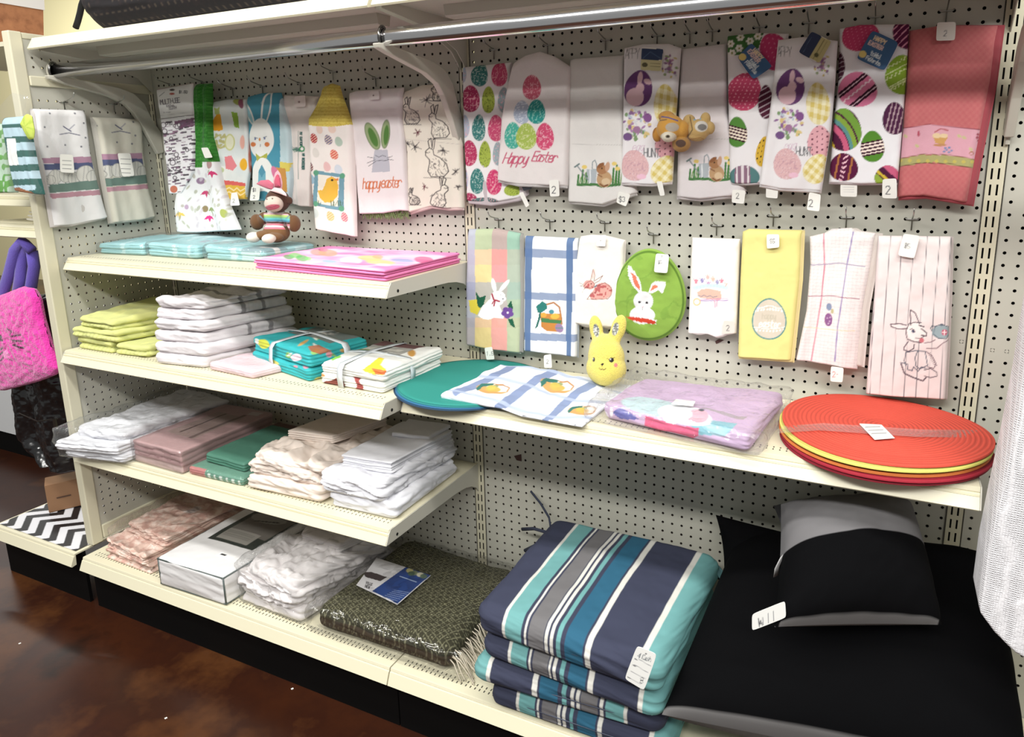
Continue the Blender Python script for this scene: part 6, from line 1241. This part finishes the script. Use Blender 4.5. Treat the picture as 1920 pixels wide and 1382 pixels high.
# bagged lilac bunny cloth
t = thing('bagged_cloth', 'lilac cloth with a printed white bunny folded in a clear bag on the long shelf', 'folded cloth', (26, -9, 34.15))
LIL = (202, 172, 208)
def art_lil(P):
    P.t(820, 660, 2.909)
    P.ell(1190, 300, 190, 50, (190, 214, 222), rot=10); P.poly([(1500, 370), (1640, 380), (1560, 465), (1410, 450), (1380, 400)], (130, 190, 206)); P.ell(1350, 345, 150, 50, (238, 238, 244), rot=10); P.ell(1420, 350, 60, 34, (240, 176, 196)); P.ell(1330, 340, 60, 26, (248, 248, 250)); P.ell(1290, 350, 60, 40, (246, 246, 250), rot=-20)
    P.poly([(1130, 345), (1300, 400), (1425, 415), (1425, 460), (1395, 470), (1300, 440), (1200, 425), (1130, 400)], (230, 92, 134)); P.poly([(950, 330), (1000, 300), (1080, 350), (1100, 370), (1000, 362)], (96, 96, 172)); P.line([(870, 300), (920, 330), (930, 350)], 8, (232, 220, 236)); P.ell(950, 330, 10, 24, (236, 230, 240))
    P.put((vn(P.X * 2.2, P.Y * 2.2, 4) > .3) * (P.V < 280) * .3, (150, 130, 160)); P.poly([(1400, 300), (1690, 345), (1670, 360), (1520, 330)], (150, 150, 140), .6); P.ell(1440, 320, 16, 7, (60, 70, 80))
c4 = [(19.7, -11.6), (32.6, -14.2), (33.6, -2.6), (20.2, -1.9)]
slab('folded_cloth', c4, 34.15, 1.6, cloth_m, LIL, art_lil, t, r=.7, step=.1, wr=.35, wf=.25, seed=211, groove=.1, layers=2, hv=(1.5, 1.6, 1.5, 1.1))
sleeve([(18.4, -12.6), (33.4, -14.6), (34.2, -2.0), (19.2, -1.4)], 34.15, 1.8, t, .1, m=sleeve2_m, wr=.45, wf=.6, seed=212, ridge=1)
lc = [px2(a, b, 'z', 36.1)[:2] for a, b in ((1258, 755), (1300, 759), (1304, 750), (1268, 746))]
slab('paper_label', lc, 35.95, .05, paper_m, (236, 236, 232), None, t, r=.02, step=.1)
# green egg pot holder
def flat_shape(name, lb, cat, outline, y, th, base, art, m, center=None, group=None, plane='y', back=.25, root=None, nr=44, na=150, puff=.5, extra=None, seam=None):
    """soft flat body with a traced outline"""
    pts = resample([*outline, outline[0]], na + 1)[:-1]
    cx, cy = center or (np.mean(pts[:, 0]), np.mean(pts[:, 1])); rr = np.linspace(0, 1, nr)
    px_ = cx + rr[:, None] * (pts[None, :, 0] - cx); py_ = cy + rr[:, None] * (pts[None, :, 1] - cy)
    U, Vv = px_.ravel(), py_.ravel()
    ai = 'xyz'.index(plane); R_ = np.array([px2(a, b, plane, y) for a, b in zip(U, Vv)])
    r = np.repeat(rr, na); prof = np.clip(1 - r ** 2, 0, 1) ** puff; sg = -1 if plane == 'y' else 1
    W = R_.copy(); W[:, ai] += sg * (th * prof + (extra(R_, r) if extra is not None else 0)); Bk = R_.copy(); Bk[:, ai] -= sg * back * prof
    V = np.concatenate([W, Bk]); F = []
    for i in range(nr - 1):
        k = np.arange(na); F.append(np.stack([i * na + k, i * na + (k + 1) % na, (i + 1) * na + (k + 1) % na, (i + 1) * na + k], 1)); F.append(np.stack([i * na + k, (i + 1) * na + k, (i + 1) * na + (k + 1) % na, i * na + (k + 1) % na], 1) + nr * na)
    P = Paint(np.r_[U, U], np.r_[Vv, Vv], base); P.r = np.r_[r, r]; P.fr = np.r_[np.ones(len(r)), np.zeros(len(r))]
    if art: P.within(P.fr); art(P); P.free()
    if root is None: root = thing(name, lb, cat, V.mean(0) * [1, 1, 0] + [0, 0, V[:, 2].min()], group)
    mesh(seam or 'body', V, np.concatenate(F)[:, ::-1], m, root, col=P.C); root['_pl'] = plane; root['_y'] = y + sg * (th + .15)
    return root
def art_pot(P):
    P.t(*c6); P.put((P.r > .93) * (P.r < .955) * .8, (70, 110, 30)); P.put((np.abs(fbm(P.U / 160, P.V / 160, 3)) < .04) * .25, (80, 130, 40))
    W_ = (228, 228, 228)
    P.poly([(1228, 450), (1240, 445), (1290, 500), (1325, 560), (1335, 630), (1312, 640), (1270, 590), (1235, 520)], W_); P.poly([(1252, 490), (1290, 520), (1322, 600), (1318, 622), (1285, 585)], (224, 112, 84))
    P.poly([(1380, 640), (1400, 580), (1425, 558), (1500, 562), (1502, 590), (1480, 648), (1450, 620), (1410, 645)], W_); P.poly([(1392, 630), (1410, 590), (1432, 582), (1448, 600)], (228, 120, 90))
    P.ell(1345, 700, 70, 70, (216, 216, 218)); P.ell(1336, 800, 92, 64, (232, 232, 234)); P.poly([(1228, 815), (1440, 835), (1432, 865), (1300, 862)], (232, 232, 234)); P.poly([(1205, 812), (1300, 815), (1400, 830), (1432, 845), (1428, 866), (1330, 852), (1250, 835)], (214, 60, 36))
    P.ell(1318, 706, 10, 8, (40, 30, 40)); P.ell(1370, 711, 10, 8, (40, 30, 40)); P.line([(1335, 735), (1342, 742), (1350, 735)], 4, (220, 120, 150)); P.line([(1342, 742), (1340, 758), (1350, 758)], 3, (90, 80, 90))
out = [(1375 + 262 * math.cos(a) * (1 + .0 * math.sin(a)) * (1 + .10 * math.sin(a)), 662 + 332 * math.sin(a)) for a in np.linspace(0, 2 * math.pi, 60, endpoint=False)]
out = [(x / 3.839 + 860, y_ / 3.839 + 380) for x, y_ in out]
r = flat_shape('pot_holder', 'lime green egg shaped pot holder with a white bunny holding a carrot', 'pot holder', out, -1.0, .7, (136, 176, 66), art_pot, terry_m, puff=.35, extra=lambda R_, r: .22 * fbm(R_[:, 0] * .6, R_[:, 2] * .6, 4) * (1 - r ** 6))
card(r, [(1420, 365), (1515, 375), (1502, 508), (1405, 500)], lambda P: (P.text('$5', 1435, 440, 22, INK, 3), P.text('P', 1462, 395, 14, INK, 3)), tr=c6, y=-2.05, base=(238, 238, 234))

# rounded plush bodies from overlapping ellipsoids, fused into one skin
def ppi(p): 
    a = topx(np.array([p, [p[0], p[1], p[2] + 1]])); return abs(a[1][0] - a[1][1])
def blob(prims, vox=.09, sm=6):
    """prims: (centre xyz, radii xyz, rot matrix or None)"""
    V = []; F = []; b = 0; n, m_ = 28, 18
    for c, rad, rot in prims:
        for j in range(m_ + 1):
            th_ = math.pi * j / m_
            for i in range(n):
                ph = 2 * math.pi * i / n; v = np.array([math.sin(th_) * math.cos(ph), math.sin(th_) * math.sin(ph), math.cos(th_)]) * rad
                if rot is not None: v = rot @ v
                V.append(np.array(c) + v)
        for j in range(m_):
            for i in range(n): F.append((b + j * n + i, b + (j + 1) * n + i, b + (j + 1) * n + (i + 1) % n, b + j * n + (i + 1) % n))
        b += (m_ + 1) * n
    me = bpy.data.meshes.new('tmp'); me.from_pydata([tuple(v) for v in V], [], F); o = bpy.data.objects.new('tmp', me); COL.objects.link(o)
    md = o.modifiers.new('r', 'REMESH'); md.mode = 'VOXEL'; md.voxel_size = vox; md.use_smooth_shade = True
    s = o.modifiers.new('s', 'SMOOTH'); s.factor = .5; s.iterations = sm
    dg = bpy.context.evaluated_depsgraph_get(); ev = o.evaluated_get(dg); em = ev.to_mesh()
    VV = np.zeros(len(em.vertices) * 3); em.vertices.foreach_get('co', VV); FF = [tuple(p.vertices) for p in em.polygons]; ev.to_mesh_clear()
    bpy.data.objects.remove(o); return VV.reshape(-1, 3), FF
def rotY(d): c, s = math.cos(math.radians(d)), math.sin(math.radians(d)); return np.array([[c, 0, s], [0, 1, 0], [-s, 0, c]])
def pp_(px_, py_, y, rx, ry, dep, rot=0):
    c = px2(px_, py_, 'y', y); k = ppi(c); return (c, (rx / k, dep, ry / k), rotY(rot) if rot else None)
def plush(name, lb, cat, prims, m, fill, art=None, vox=.09, sm=6, root=None, mesh_name='body', fuzz=0, y=-3, tr=(0, 0, 1)):
    """fill: colour or list of colours, one per prim"""
    V, F = blob([p[0] if len(p) == 2 and isinstance(p[0], tuple) else p for p in prims], vox, sm)
    rest = V.copy(); 
    P = Paint(*topx(np.stack([V[:, 0], V[:, 1], V[:, 2]], 1)), (255, 255, 255))
    D = []
    for c, rad, rot in prims:
        q = V - np.array(c); q = q @ rot if rot is not None else q; D.append(np.linalg.norm(q / np.array(rad), axis=1))
    idx = np.argmin(np.array(D), 0); fl = fill if isinstance(fill, list) else [fill] * len(prims)
    P.C = np.array([lin(c) for c in fl])[idx]; P.X, P.Y, P.Z = V.T
    if art: P.within((V[:, 1] < np.median(V[:, 1]) + .3).astype(float)); P.t(*tr); art(P); P.free()
    if root is None: root = thing(name, lb, cat, V.mean(0) * [1, 1, 0] + [0, 0, V[:, 2].min()])
    mesh(mesh_name, V, F, m, root, col=P.C); root['_pl'] = 'y'; root['_y'] = y
    return root
fur_m = mat('short_fur', vc=True, rough=.95, bump=(420, 1.0, .004), sheen=.4, spec=.1)
knit_m = mat('sock_knit', vc=True, rough=.95, bump=(600, .8, .0016), sheen=.2, spec=.1)
T6 = lambda x, y: (x / 3.839 + 860, y / 3.839 + 380)
YB = (240, 222, 96)
pr = [pp_(*T6(1062, 1110), -3.6, 34, 36, 1.5), pp_(*T6(1062, 1190), -3.8, 37, 33, 1.7), pp_(*T6(1055, 1060), -3.4, 30, 30, 1.3), pp_(*T6(990, 910), -3.0, 13, 26, .45, -9), pp_(*T6(1000, 960), -3.1, 12, 16, .5), pp_(*T6(1150, 905), -3.0, 14, 27, .45, 17), pp_(*T6(1125, 965), -3.1, 12, 18, .5)]
def art_yb(P):
    P.t(*c6)
    for cx, cy, ro in ((990, 920, -8), (1128, 910, 14)): a = P.ell(cx, cy, 22, 48, (150, 150, 140), rot=ro); P.put(a * (vn(P.U / 9, P.V / 9, 3) > .1), (226, 226, 220)); P.put(a * (vn(P.U / 9, P.V / 9, 8) > .2), (90, 100, 110))
    P.ell(972, 1130, 9, 17, (30, 26, 26)); P.ell(1100, 1133, 18, 18, (30, 26, 26)); P.ell(968, 1124, 3, 4, (240, 240, 240)); P.ell(1093, 1126, 5, 5, (240, 240, 240)); P.line([(1078, 1128), (1068, 1120)], 4, (30, 26, 26)); P.line([(1112, 1122), (1122, 1112)], 4, (30, 26, 26))
    P.poly([(1020, 1158), (1047, 1156), (1036, 1178), (1030, 1178)], (36, 28, 28)); P.line([(1034, 1175), (1034, 1195)], 4, (60, 40, 30)); P.line([(1012, 1192), (1024, 1203), (1034, 1197), (1046, 1203), (1058, 1195)], 5, (60, 40, 30)); P.ell(1131, 1170, 14, 16, (226, 130, 120)); P.ell(950, 1165, 6, 12, (236, 200, 110))
plush('plush_bunny', 'yellow plush bunny with sequin ears sitting against the pegboard on the long shelf', 'plush toy', pr, fur_m, YB, art_yb)
# sock monkey
T2 = lambda x, y: (x / 3.84 + 280, y / 3.84 + 100)
BR, CRM = (112, 78, 50), (206, 190, 176)
pr = [pp_(*T2(925, 1060), -5.0, 22, 22, 1.35), pp_(*T2(895, 1085), -6.0, 19, 15, .9), pp_(*T2(920, 1200), -4.8, 22, 21, 1.2), pp_(*T2(915, 1290), -5.0, 26, 19, 1.4), pp_(*T2(775, 1215), -5.4, 12, 15, .8), pp_(*T2(820, 1190), -5.2, 10, 14, .7, 40), pp_(*T2(1040, 1225), -4.8, 12, 16, .8), pp_(*T2(995, 1190), -4.9, 10, 13, .7, -40),
      pp_(*T2(750, 1325), -7.2, 13, 10, .8), pp_(*T2(860, 1335), -7.4, 12, 9, .8), pp_(*T2(820, 1310), -6.2, 14, 9, 1.2), pp_(*T2(900, 1325), -6.2, 14, 9, 1.2), pp_(*T2(1010, 1060), -4.6, 6, 7, .3)]
fl = [(84, 56, 44), CRM, (210, 200, 200), (128, 92, 56), BR, BR, BR, BR, (232, 222, 208), (232, 222, 208), (128, 92, 56), (128, 92, 56), (84, 56, 44)]
def art_mk(P):
    P.t(*c2)
    P.ell(885, 1108, 56, 20, (190, 84, 104), rot=-8); P.line([(838, 1112), (890, 1106), (935, 1090)], 3, (110, 50, 60)); P.ell(886, 1046, 5, 5, (30, 20, 20)); P.ell(846, 1050, 5, 5, (30, 20, 20))
    for k, (y, c) in enumerate(((1158, (236, 190, 200)), (1168, (190, 220, 110)), (1180, (130, 196, 130)), (1192, (90, 190, 196)), (1204, (70, 140, 170)), (1218, (84, 50, 50)), (1232, (236, 130, 150)), (1246, (240, 226, 226)), (1258, (230, 120, 140)))): P.line([(830, y), (920, y), (1005, y + 6)], 13, c)
    P.line([(795, 1170), (830, 1205)], 8, (110, 150, 170)); P.line([(985, 1190), (1010, 1165)], 8, (110, 150, 170))
r = plush('sock_monkey', 'brown sock monkey in a striped shirt and pink ears sitting on the blue bags', 'plush toy', pr, knit_m, fl, art_mk, vox=.07, sm=3)
def ear(pts, root, col, lb, y=-5.2): 
    f = flat_shape('x', '', '', [T2(*p) for p in pts], y, .2, col, None, knit_m, root=root, nr=8, na=40, seam='ear'); return f
ear([(770, 940), (800, 915), (860, 910), (895, 940), (890, 985), (850, 975), (800, 955)], r, (206, 100, 124), '')
ear([(895, 975), (890, 920), (905, 860), (925, 840), (945, 870), (958, 930), (955, 985), (920, 990)], r, (232, 176, 186), '', -5.0); ear([(902, 965), (900, 920), (912, 880), (926, 868), (938, 900), (945, 960)], r, (210, 84, 112), '', -5.3)
ear([(870, 990), (900, 965), (950, 975), (985, 1010), (990, 1030), (950, 1015), (900, 1000)], r, (236, 200, 200), '', -5.9)
# booties
T4 = lambda x, y: (x / 3.291 + 1040, y / 3.291)
OR_, TAN = (206, 148, 60), (196, 160, 96)
pr = [pp_(*T4(715, 790), -3.4, 27, 25, 1.0), pp_(*T4(690, 720), -3.0, 16, 11, .6), pp_(*T4(632, 830), -3.2, 9, 14, .5), pp_(*T4(702, 845), -4.2, 13, 10, .7), pp_(*T4(782, 890), -3.2, 18, 15, .8), pp_(*T4(790, 800), -3.2, 14, 18, .8)]
def art_bo(P):
    P.t(*K4); P.ell(725, 785, 42, 28, (176, 164, 150)); P.ell(702, 845, 50, 30, (222, 212, 190)); P.ell(698, 842, 14, 10, (90, 76, 60)); P.ell(698, 843, 6, 5, (40, 34, 30)); P.line([(660, 720), (700, 725), (760, 745)], 8, (96, 84, 140)); P.line([(690, 738), (640, 745)], 6, (110, 90, 70)); P.ell(778, 885, 32, 24, (92, 70, 60)); P.line([(650, 880), (700, 905)], 14, (226, 160, 160)); P.line([(640, 740), (610, 820)], 6, (150, 96, 36))
plush('toy_bootie', 'left orange animal faced baby bootie hanging in front of the upper towels', 'bootie', pr, knit_m, [OR_, (196, 140, 60), (190, 130, 50), (222, 212, 190), (176, 130, 70), OR_], art_bo, vox=.07, sm=3)
pr = [pp_(*T4(890, 800), -3.0, 22, 20, .9), pp_(*T4(930, 735), -2.8, 10, 13, .5), pp_(*T4(960, 790), -2.8, 9, 12, .5), pp_(*T4(830, 745), -2.9, 12, 12, .6), pp_(*T4(880, 840), -3.0, 18, 10, .7)]
def art_bo2(P):
    P.t(*K4); P.ell(905, 780, 40, 34, (206, 200, 190)); P.ell(910, 785, 28, 20, (120, 116, 112)); P.line([(860, 740), (890, 725), (900, 735)], 9, (130, 170, 190)); P.line([(835, 720), (850, 800), (825, 840)], 7, (120, 96, 60)); P.line([(835, 860), (900, 850), (930, 865)], 5, (170, 120, 60))
plush('toy_bootie', 'right tan baby bootie with a blue bow beside the orange one', 'bootie', pr, knit_m, TAN, art_bo2, vox=.07, sm=3)
# ================================================================ far left neighbour shelves
panel_x = None
t = shelf('metal_shelf', 'cream shelf at the far left above the stacked plates', -67.5, -50.3, 52.6, 12.5, braceL=False)
t = shelf('metal_shelf', 'cream shelf at the far left holding the plates', -67.5, -50.3, 49.0, 14.5, braceL=False)
pl_m = mat('white_china', (226, 222, 214), .25)
for k in range(3):
    z = 49.0 + .45 * k; cx, cy = -55.4 + .4 * k, -9.6; prof = [(0, 0), (2.0, 0), (2.4, .15), (3.9, .5), (4.0, .62), (3.9, .62), (2.2, .28), (0, .25)]
    V = []; F = []; na = 40
    for (rr_, zz) in prof:
        for i in range(na): a = 2 * math.pi * i / na; V.append((cx + rr_ * math.cos(a), cy + rr_ * math.sin(a), z + zz))
    for j in range(len(prof) - 1):
        for i in range(na): F.append((j * na + i, j * na + (i + 1) % na, (j + 1) * na + (i + 1) % na, (j + 1) * na + i))
    mesh('plate', V, F, pl_m, label=('lowest white plate on the far left shelf', 'middle white plate on the far left shelf', 'topmost white plate on the far left shelf')[k], cat='plate', group='white plates')
# green striped stocking pack
def art_sock(P):
    P.t(0, 0, 2.766); P.put(np.ones(len(P.U)), (28, 92, 84))
    for y0, y1, x0 in ((600, 640, 18), (665, 705, 30), (740, 775, 100), (815, 850, 110), (890, 925, 60), (962, 985, 70)): P.poly([(x0, y0), (190, y0 - 4), (195, y1), (x0 + 4, y1 + 6)], (176, 206, 220))
    P.poly([(50, 718), (100, 718), (118, 855), (60, 858)], (236, 236, 236)); P.poly([(75, 975), (120, 970), (190, 1000), (170, 1018), (100, 1010)], (150, 90, 50))
r = towel('bagged_cloth', 'dark green and pale blue striped cloth in a clear bag hanging on the corner post', 'folded cloth', [(5, 610), (30, 740), (60, 900), (80, 990)], [(125, 600), (150, 740), (180, 900), (208, 1010)], art_sock, (28, 92, 84), y=-18.2, tr=(0, 0, 2.766), seed=41, fold=.08, th=.8)
flat_shape('x', '', '', [(a / 2.766, b / 2.766) for a, b in ((-10, 560), (60, 480), (150, 500), (180, 640), (215, 820), (240, 1010), (200, 1020), (80, 1000), (20, 900))], -18.6, .5, (255, 255, 255), None, plastic_mat('limp_sleeve', .02, 30, gain=.12), root=r, nr=24, na=60, seam='plastic_sleeve')
flat_shape('x', '', '', [(a / 2.766, b / 2.766) for a, b in ((105, 640), (125, 600), (140, 590), (165, 600), (180, 680), (175, 720), (150, 725), (130, 690))], -18.9, .25, (196, 214, 90), lambda P: P.put((np.sin(np.arctan2(P.V - 238, P.U - 51) * 6) > .5) * .5, (160, 186, 60)), cloth_m, root=r, nr=12, na=40, seam='paper_flower')
r = towel('bagged_cloth', 'bright green folded cloth at the extreme left edge behind the striped one', 'folded cloth', [(-40, 640), (-40, 1000)], [(28, 640), (70, 1000)], lambda P: P.put((vn(P.U / 6, P.V / 8, 2) > 0) * .6, (210, 226, 220)), (104, 164, 84), y=-16.8, tr=(0, 0, 2.766), seed=42, fold=.2, th=.8)
# purple straps
PU = mat('purple_fleece', (92, 74, 178), .95, bump=(300, .6, .002), sheen=.3)
m = MB()
for pts_ in ([(60, 470, -14.2), (42, 452, -14.4), (28, 470, -14.8), (18, 510, -15), (2, 560, -15), (-10, 600, -15)], [(60, 470, -14), (50, 456, -14), (42, 480, -14.2), (38, 520, -14.4), (30, 570, -14.4)], [(60, 470, -13.8), (64, 500, -14), (58, 540, -14), (50, 570, -14)]):
    m.tube([px2(a, b, 'y', y) for a, b, y in pts_], .55, 10, rz=.7)
m.obj('bag_strap', PU, smooth=True, label='purple fleece straps looped on a hook above the fuzzy pink bag', cat='strap')
# black garment bag
gb_m = mat('black_vinyl', (20, 20, 22), .22, bump=(22, .6, .02), spec=.8)
r = towel('garment_bag', 'shiny black garment bag hanging behind the fuzzy pink bag', 'bag', [(40, 560), (22, 700), (30, 760), (38, 820), (80, 870)], [(98, 545), (108, 640), (120, 760), (134, 888)], None, (18, 18, 20), y=-12.6, seed=43, fold=.5, th=1.6, m=mat('black_vinyl_vc', vc=True, rough=.18, bump=(9, .5, .03), spec=.9), Bm=[(80, 870), (134, 888)], wr=.25)
zp = MB(); zp.tube([px2(a, b, 'y', -14.3) for a, b in ((36, 775), (70, 790), (108, 785))], .08, 6); zp.box(*sorted((px2(102, 792, 'y', -14.3)[0], px2(107, 792, 'y', -14.3)[0])), -14.5, -14.3, *sorted((px2(104, 800, 'y', -14.3)[2], px2(104, 785, 'y', -14.3)[2]))); zp.obj('zipper', mat('zip_metal', (120, 116, 108), .3, 1.0), r)
# fuzzy pink bag
PK = (238, 50, 170)
def art_fz(P):
    P.t(0, 400, 2.031); K = (70, 10, 50)
    P.line([(0, 460), (30, 475), (50, 475)], 8, K); P.ell(40, 465, 9, 12, (40, 10, 30)); P.line([(70, 430), (85, 440), (82, 455)], 5, K)
    for a, b in (((88, 460), (115, 455)), ((92, 475), (122, 478)), ((92, 492), (125, 505)), ((20, 520), (50, 505)), ((25, 540), (50, 520)), ((35, 560), (55, 535))): P.line([a, b], 7, K)
    P.ell(63, 528, 13, 16, (255, 120, 200)); P.line([(72, 545), (85, 552), (100, 545)], 3, K)
r = flat_shape('fuzzy_bag', 'bright pink fuzzy bag with an embroidered whiskered face', 'bag', [(a / 2.031, b / 2.031 + 400) for a, b in ((-20, 320), (60, 290), (90, 278), (130, 285), (150, 320), (165, 400), (195, 500), (230, 590), (215, 615), (150, 640), (20, 675), (-30, 660), (-40, 500))], -15.4, 1.3, PK, art_fz, mat('long_fur', vc=True, rough=1.0, bump=(170, .9, .005), sheen=.6, spec=.05), puff=.3, back=1.0, extra=lambda R_, r: .25 * fbm(R_[:, 0] * 2.2, R_[:, 2] * 2.2, 3, 4))
# cardboard box and chevron mat
bx = thing('cardboard_box', 'small brown cardboard box standing on the chevron mat', 'box', (-60, -11, 7.6))
bc = [px2(92, 962, 'z', 7.65), px2(152, 948, 'z', 7.65)]; d = bc[1] - bc[0]; nrm = np.array([-d[1], d[0], 0]) / np.linalg.norm(d[:2]) * 3.2; up = np.array([0, 0, 4.2])
Vb = [bc[0], bc[1] + d * .3, bc[1] + d * .3 + nrm, bc[0] + nrm]; Vb = Vb + [v + up for v in Vb]
bevel(mesh('carton', Vb, [(0, 3, 2, 1), (4, 5, 6, 7), (0, 1, 5, 4), (1, 2, 6, 5), (2, 3, 7, 6), (3, 0, 4, 7)], mat('kraft_card', (146, 104, 70), .7), bx, smooth=False), .06)
e = np.array([nrm[1], -nrm[0], 0]) * 0 ; q0 = bc[0] - nrm * .01
mesh('print_mark', [q0 + d * .3 + up * .45 - nrm * .01, q0 + d * .75 + up * .45 - nrm * .01, q0 + d * .75 + up * .5 - nrm * .01, q0 + d * .3 + up * .5 - nrm * .01], [(0, 1, 2, 3)], mat('print_brown', (84, 56, 40), .7), bx, smooth=False)
n, mm = 330, 150; xs = np.linspace(-67.4, -50.4, n); ys_ = np.linspace(-17.7, -3, mm); X, Y = np.meshgrid(xs, ys_, indexing='ij')
P = Paint(np.zeros(n * mm), np.zeros(n * mm), (226, 226, 232)); XX, YY = X.ravel(), Y.ravel()
q = (XX * .98 + 2.2 * np.abs(((YY * .42 + .2) % 2) - 1) * 1.35) / 3.1; P.put(((q % 1) < .48).astype(float), (20, 20, 26))
mesh('chevron_mat', np.stack([XX, YY, np.full(n * mm, 7.58)], 1), gridF(n, mm), mat('vinyl_mat', vc=True, rough=.4), col=P.C, label='black and white chevron mat on the far left base shelf', cat='mat')
# low white case beyond, and basket on top
cs = thing('display_case', 'low white display case on a black plinth in the distance at far left', 'display case', (-150, 25, 0))
p0 = px2(70, 865, 'z', 0); zt = 24
MB().box(-220, p0[0], p0[1], p0[1] + 30, 4.5, zt).obj('case_body', mat('case_white', (226, 228, 230), .4), cs); MB().box(-220, p0[0] - .5, p0[1] + .6, p0[1] + 29, 0, 4.5).obj('plinth', black_m, cs)
bk = thing('berry_basket', 'wooden splint basket with a white liner dotted in red on the far left top', 'basket', (-58, -9, 70.4))
MB().box(-80, -50.2, -14, -.1, 69.9, 70.4).obj('top_shelf', cream2_m, label='cream top shelf at the far left under the wooden basket', cat='shelf')
def frus(z0, z1, g0, g1, n=1):
    x1 = px2(80, 50, 'y', -7)[0] - .5; x0, y0, y1 = x1 - 15, -13.6, -7
    return [(x0 - g0, y0 - g0, z0), (x1 + g0, y0 - g0, z0), (x1 + g0, y1 + g0, z0), (x0 - g0, y1 + g0, z0), (x0 - g1, y0 - g1, z1), (x1 + g1, y0 - g1, z1), (x1 + g1, y1 + g1, z1), (x0 - g1, y1 + g1, z1)]
BF = [(0, 3, 2, 1), (0, 1, 5, 4), (1, 2, 6, 5), (2, 3, 7, 6), (3, 0, 4, 7)]
wd_m = mat('basket_wood', (168, 104, 64), .6, noisecol=(30, [(140, 84, 52), (176, 112, 72), (190, 124, 80)]))
mesh('basket_body', frus(70.45, 75.6, 0, .45), BF, wd_m, bk, smooth=False)
sl = MB()
for k in range(8): x = px2(80, 50, 'y', -7)[0] - 15 + k * 1.85; sl.add([(x, -13.66, 70.5), (x + .9, -13.66, 70.5), (x + .95, -14.12, 75.4), (x - .05, -14.12, 75.4)], [(0, 1, 2, 3)])
o = sl.obj('splint', mat('basket_wood_dark', (128, 76, 48), .6), bk)
ln = mesh('liner', frus(75.4, 79.5, .55, .8), BF, mat('liner_cloth', (230, 224, 222), .85), bk, smooth=False)
dt = MB()
for x, z in ((1.2, 77.0), (4.6, 76.6), (8.2, 77.4), (11.5, 76.8)): x = px2(80, 50, 'y', -7)[0] - x; dt.tube([(x, -14.3, z), (x, -14.5, z)], .3, 10)
dt.obj('red_dot', mat('red_dot', (160, 40, 46), .8), ln, label='red heart dots')
# dark bag on the high shelf
def art_db(P): P.put((np.hypot(((P.X * 1.0) % 1) - .5, ((P.Z * 1.1) % 1) - .5) < .16) * .7, (92, 78, 66)); P.put((vn(P.X * 3, P.Z * 3, 3) > .2) * .2, (60, 40, 40))
db = thing('handbag', 'dark patterned bag lying on the high shelf above the left bay', 'bag', (-28, -8, 70.4))
slab('bag_body', [(-43.4, -13.0), (-9.5, -13.2), (-9.5, -2), (-43.4, -2)], 70.45, 8.5, mat('bag_tapestry', vc=True, rough=.8), (30, 26, 30), art_db, db, r=4.2, step=.25, wr=.3, wf=.15, seed=301)
MB().tube([px2(a, b, 'y', -9.5) for a, b in ((142, 52), (146, 40), (150, 25), (153, 10), (160, -10), (175, -30))], .35, 10).obj('strap', mat('black_strap', (22, 22, 24), .5), db, smooth=True)
# white waffle blanket at right
def art_wb(P): P.put(((np.sin(P.Z * 16 + P.A * 2) > .2) * (np.sin(P.A * 15) > .0)) * .22, (190, 188, 192))
r = towel('waffle_blanket', 'white waffle weave blanket hanging at the right edge', 'blanket', [(2015, 150), (1950, 420), (1905, 700), (1880, 830), (1858, 930), (1840, 1020), (1829, 1105)], [(2300, 100), (2280, 600), (2230, 1300)], art_wb, (228, 226, 230), y=-15.6, th=2.6, Bm=[(1829, 1105), (1836, 1140), (1862, 1175), (1900, 1210), (1990, 1260), (2230, 1300)], seed=51, fold=.35, kf=1.5, m=mat('waffle_blanket_cloth', vc=True, rough=.95, bump=(260, 1.0, .003, 'weave'), spec=.1), step=.11, roll=1.0)
# scraps stuck on the pegboard
def scrap(pts, lb): MB().prism([tuple(px2(a, b, 'y', -.05)[[0, 2]]) for a, b in pts], -.08, -.02, 'y').obj('sticker_scrap', mat('maroon_scrap', (84, 50, 46), .7), label=lb, cat='sticker')
scrap([(964, 855), (977, 852), (978, 865), (969, 863)], 'maroon scrap stuck on the pegboard under the long shelf near the middle upright')
scrap([(1341, 640), (1348, 636), (1357, 638), (1350, 642), (1343, 645)], 'maroon scrap stuck on the pegboard below the flower cart towel')
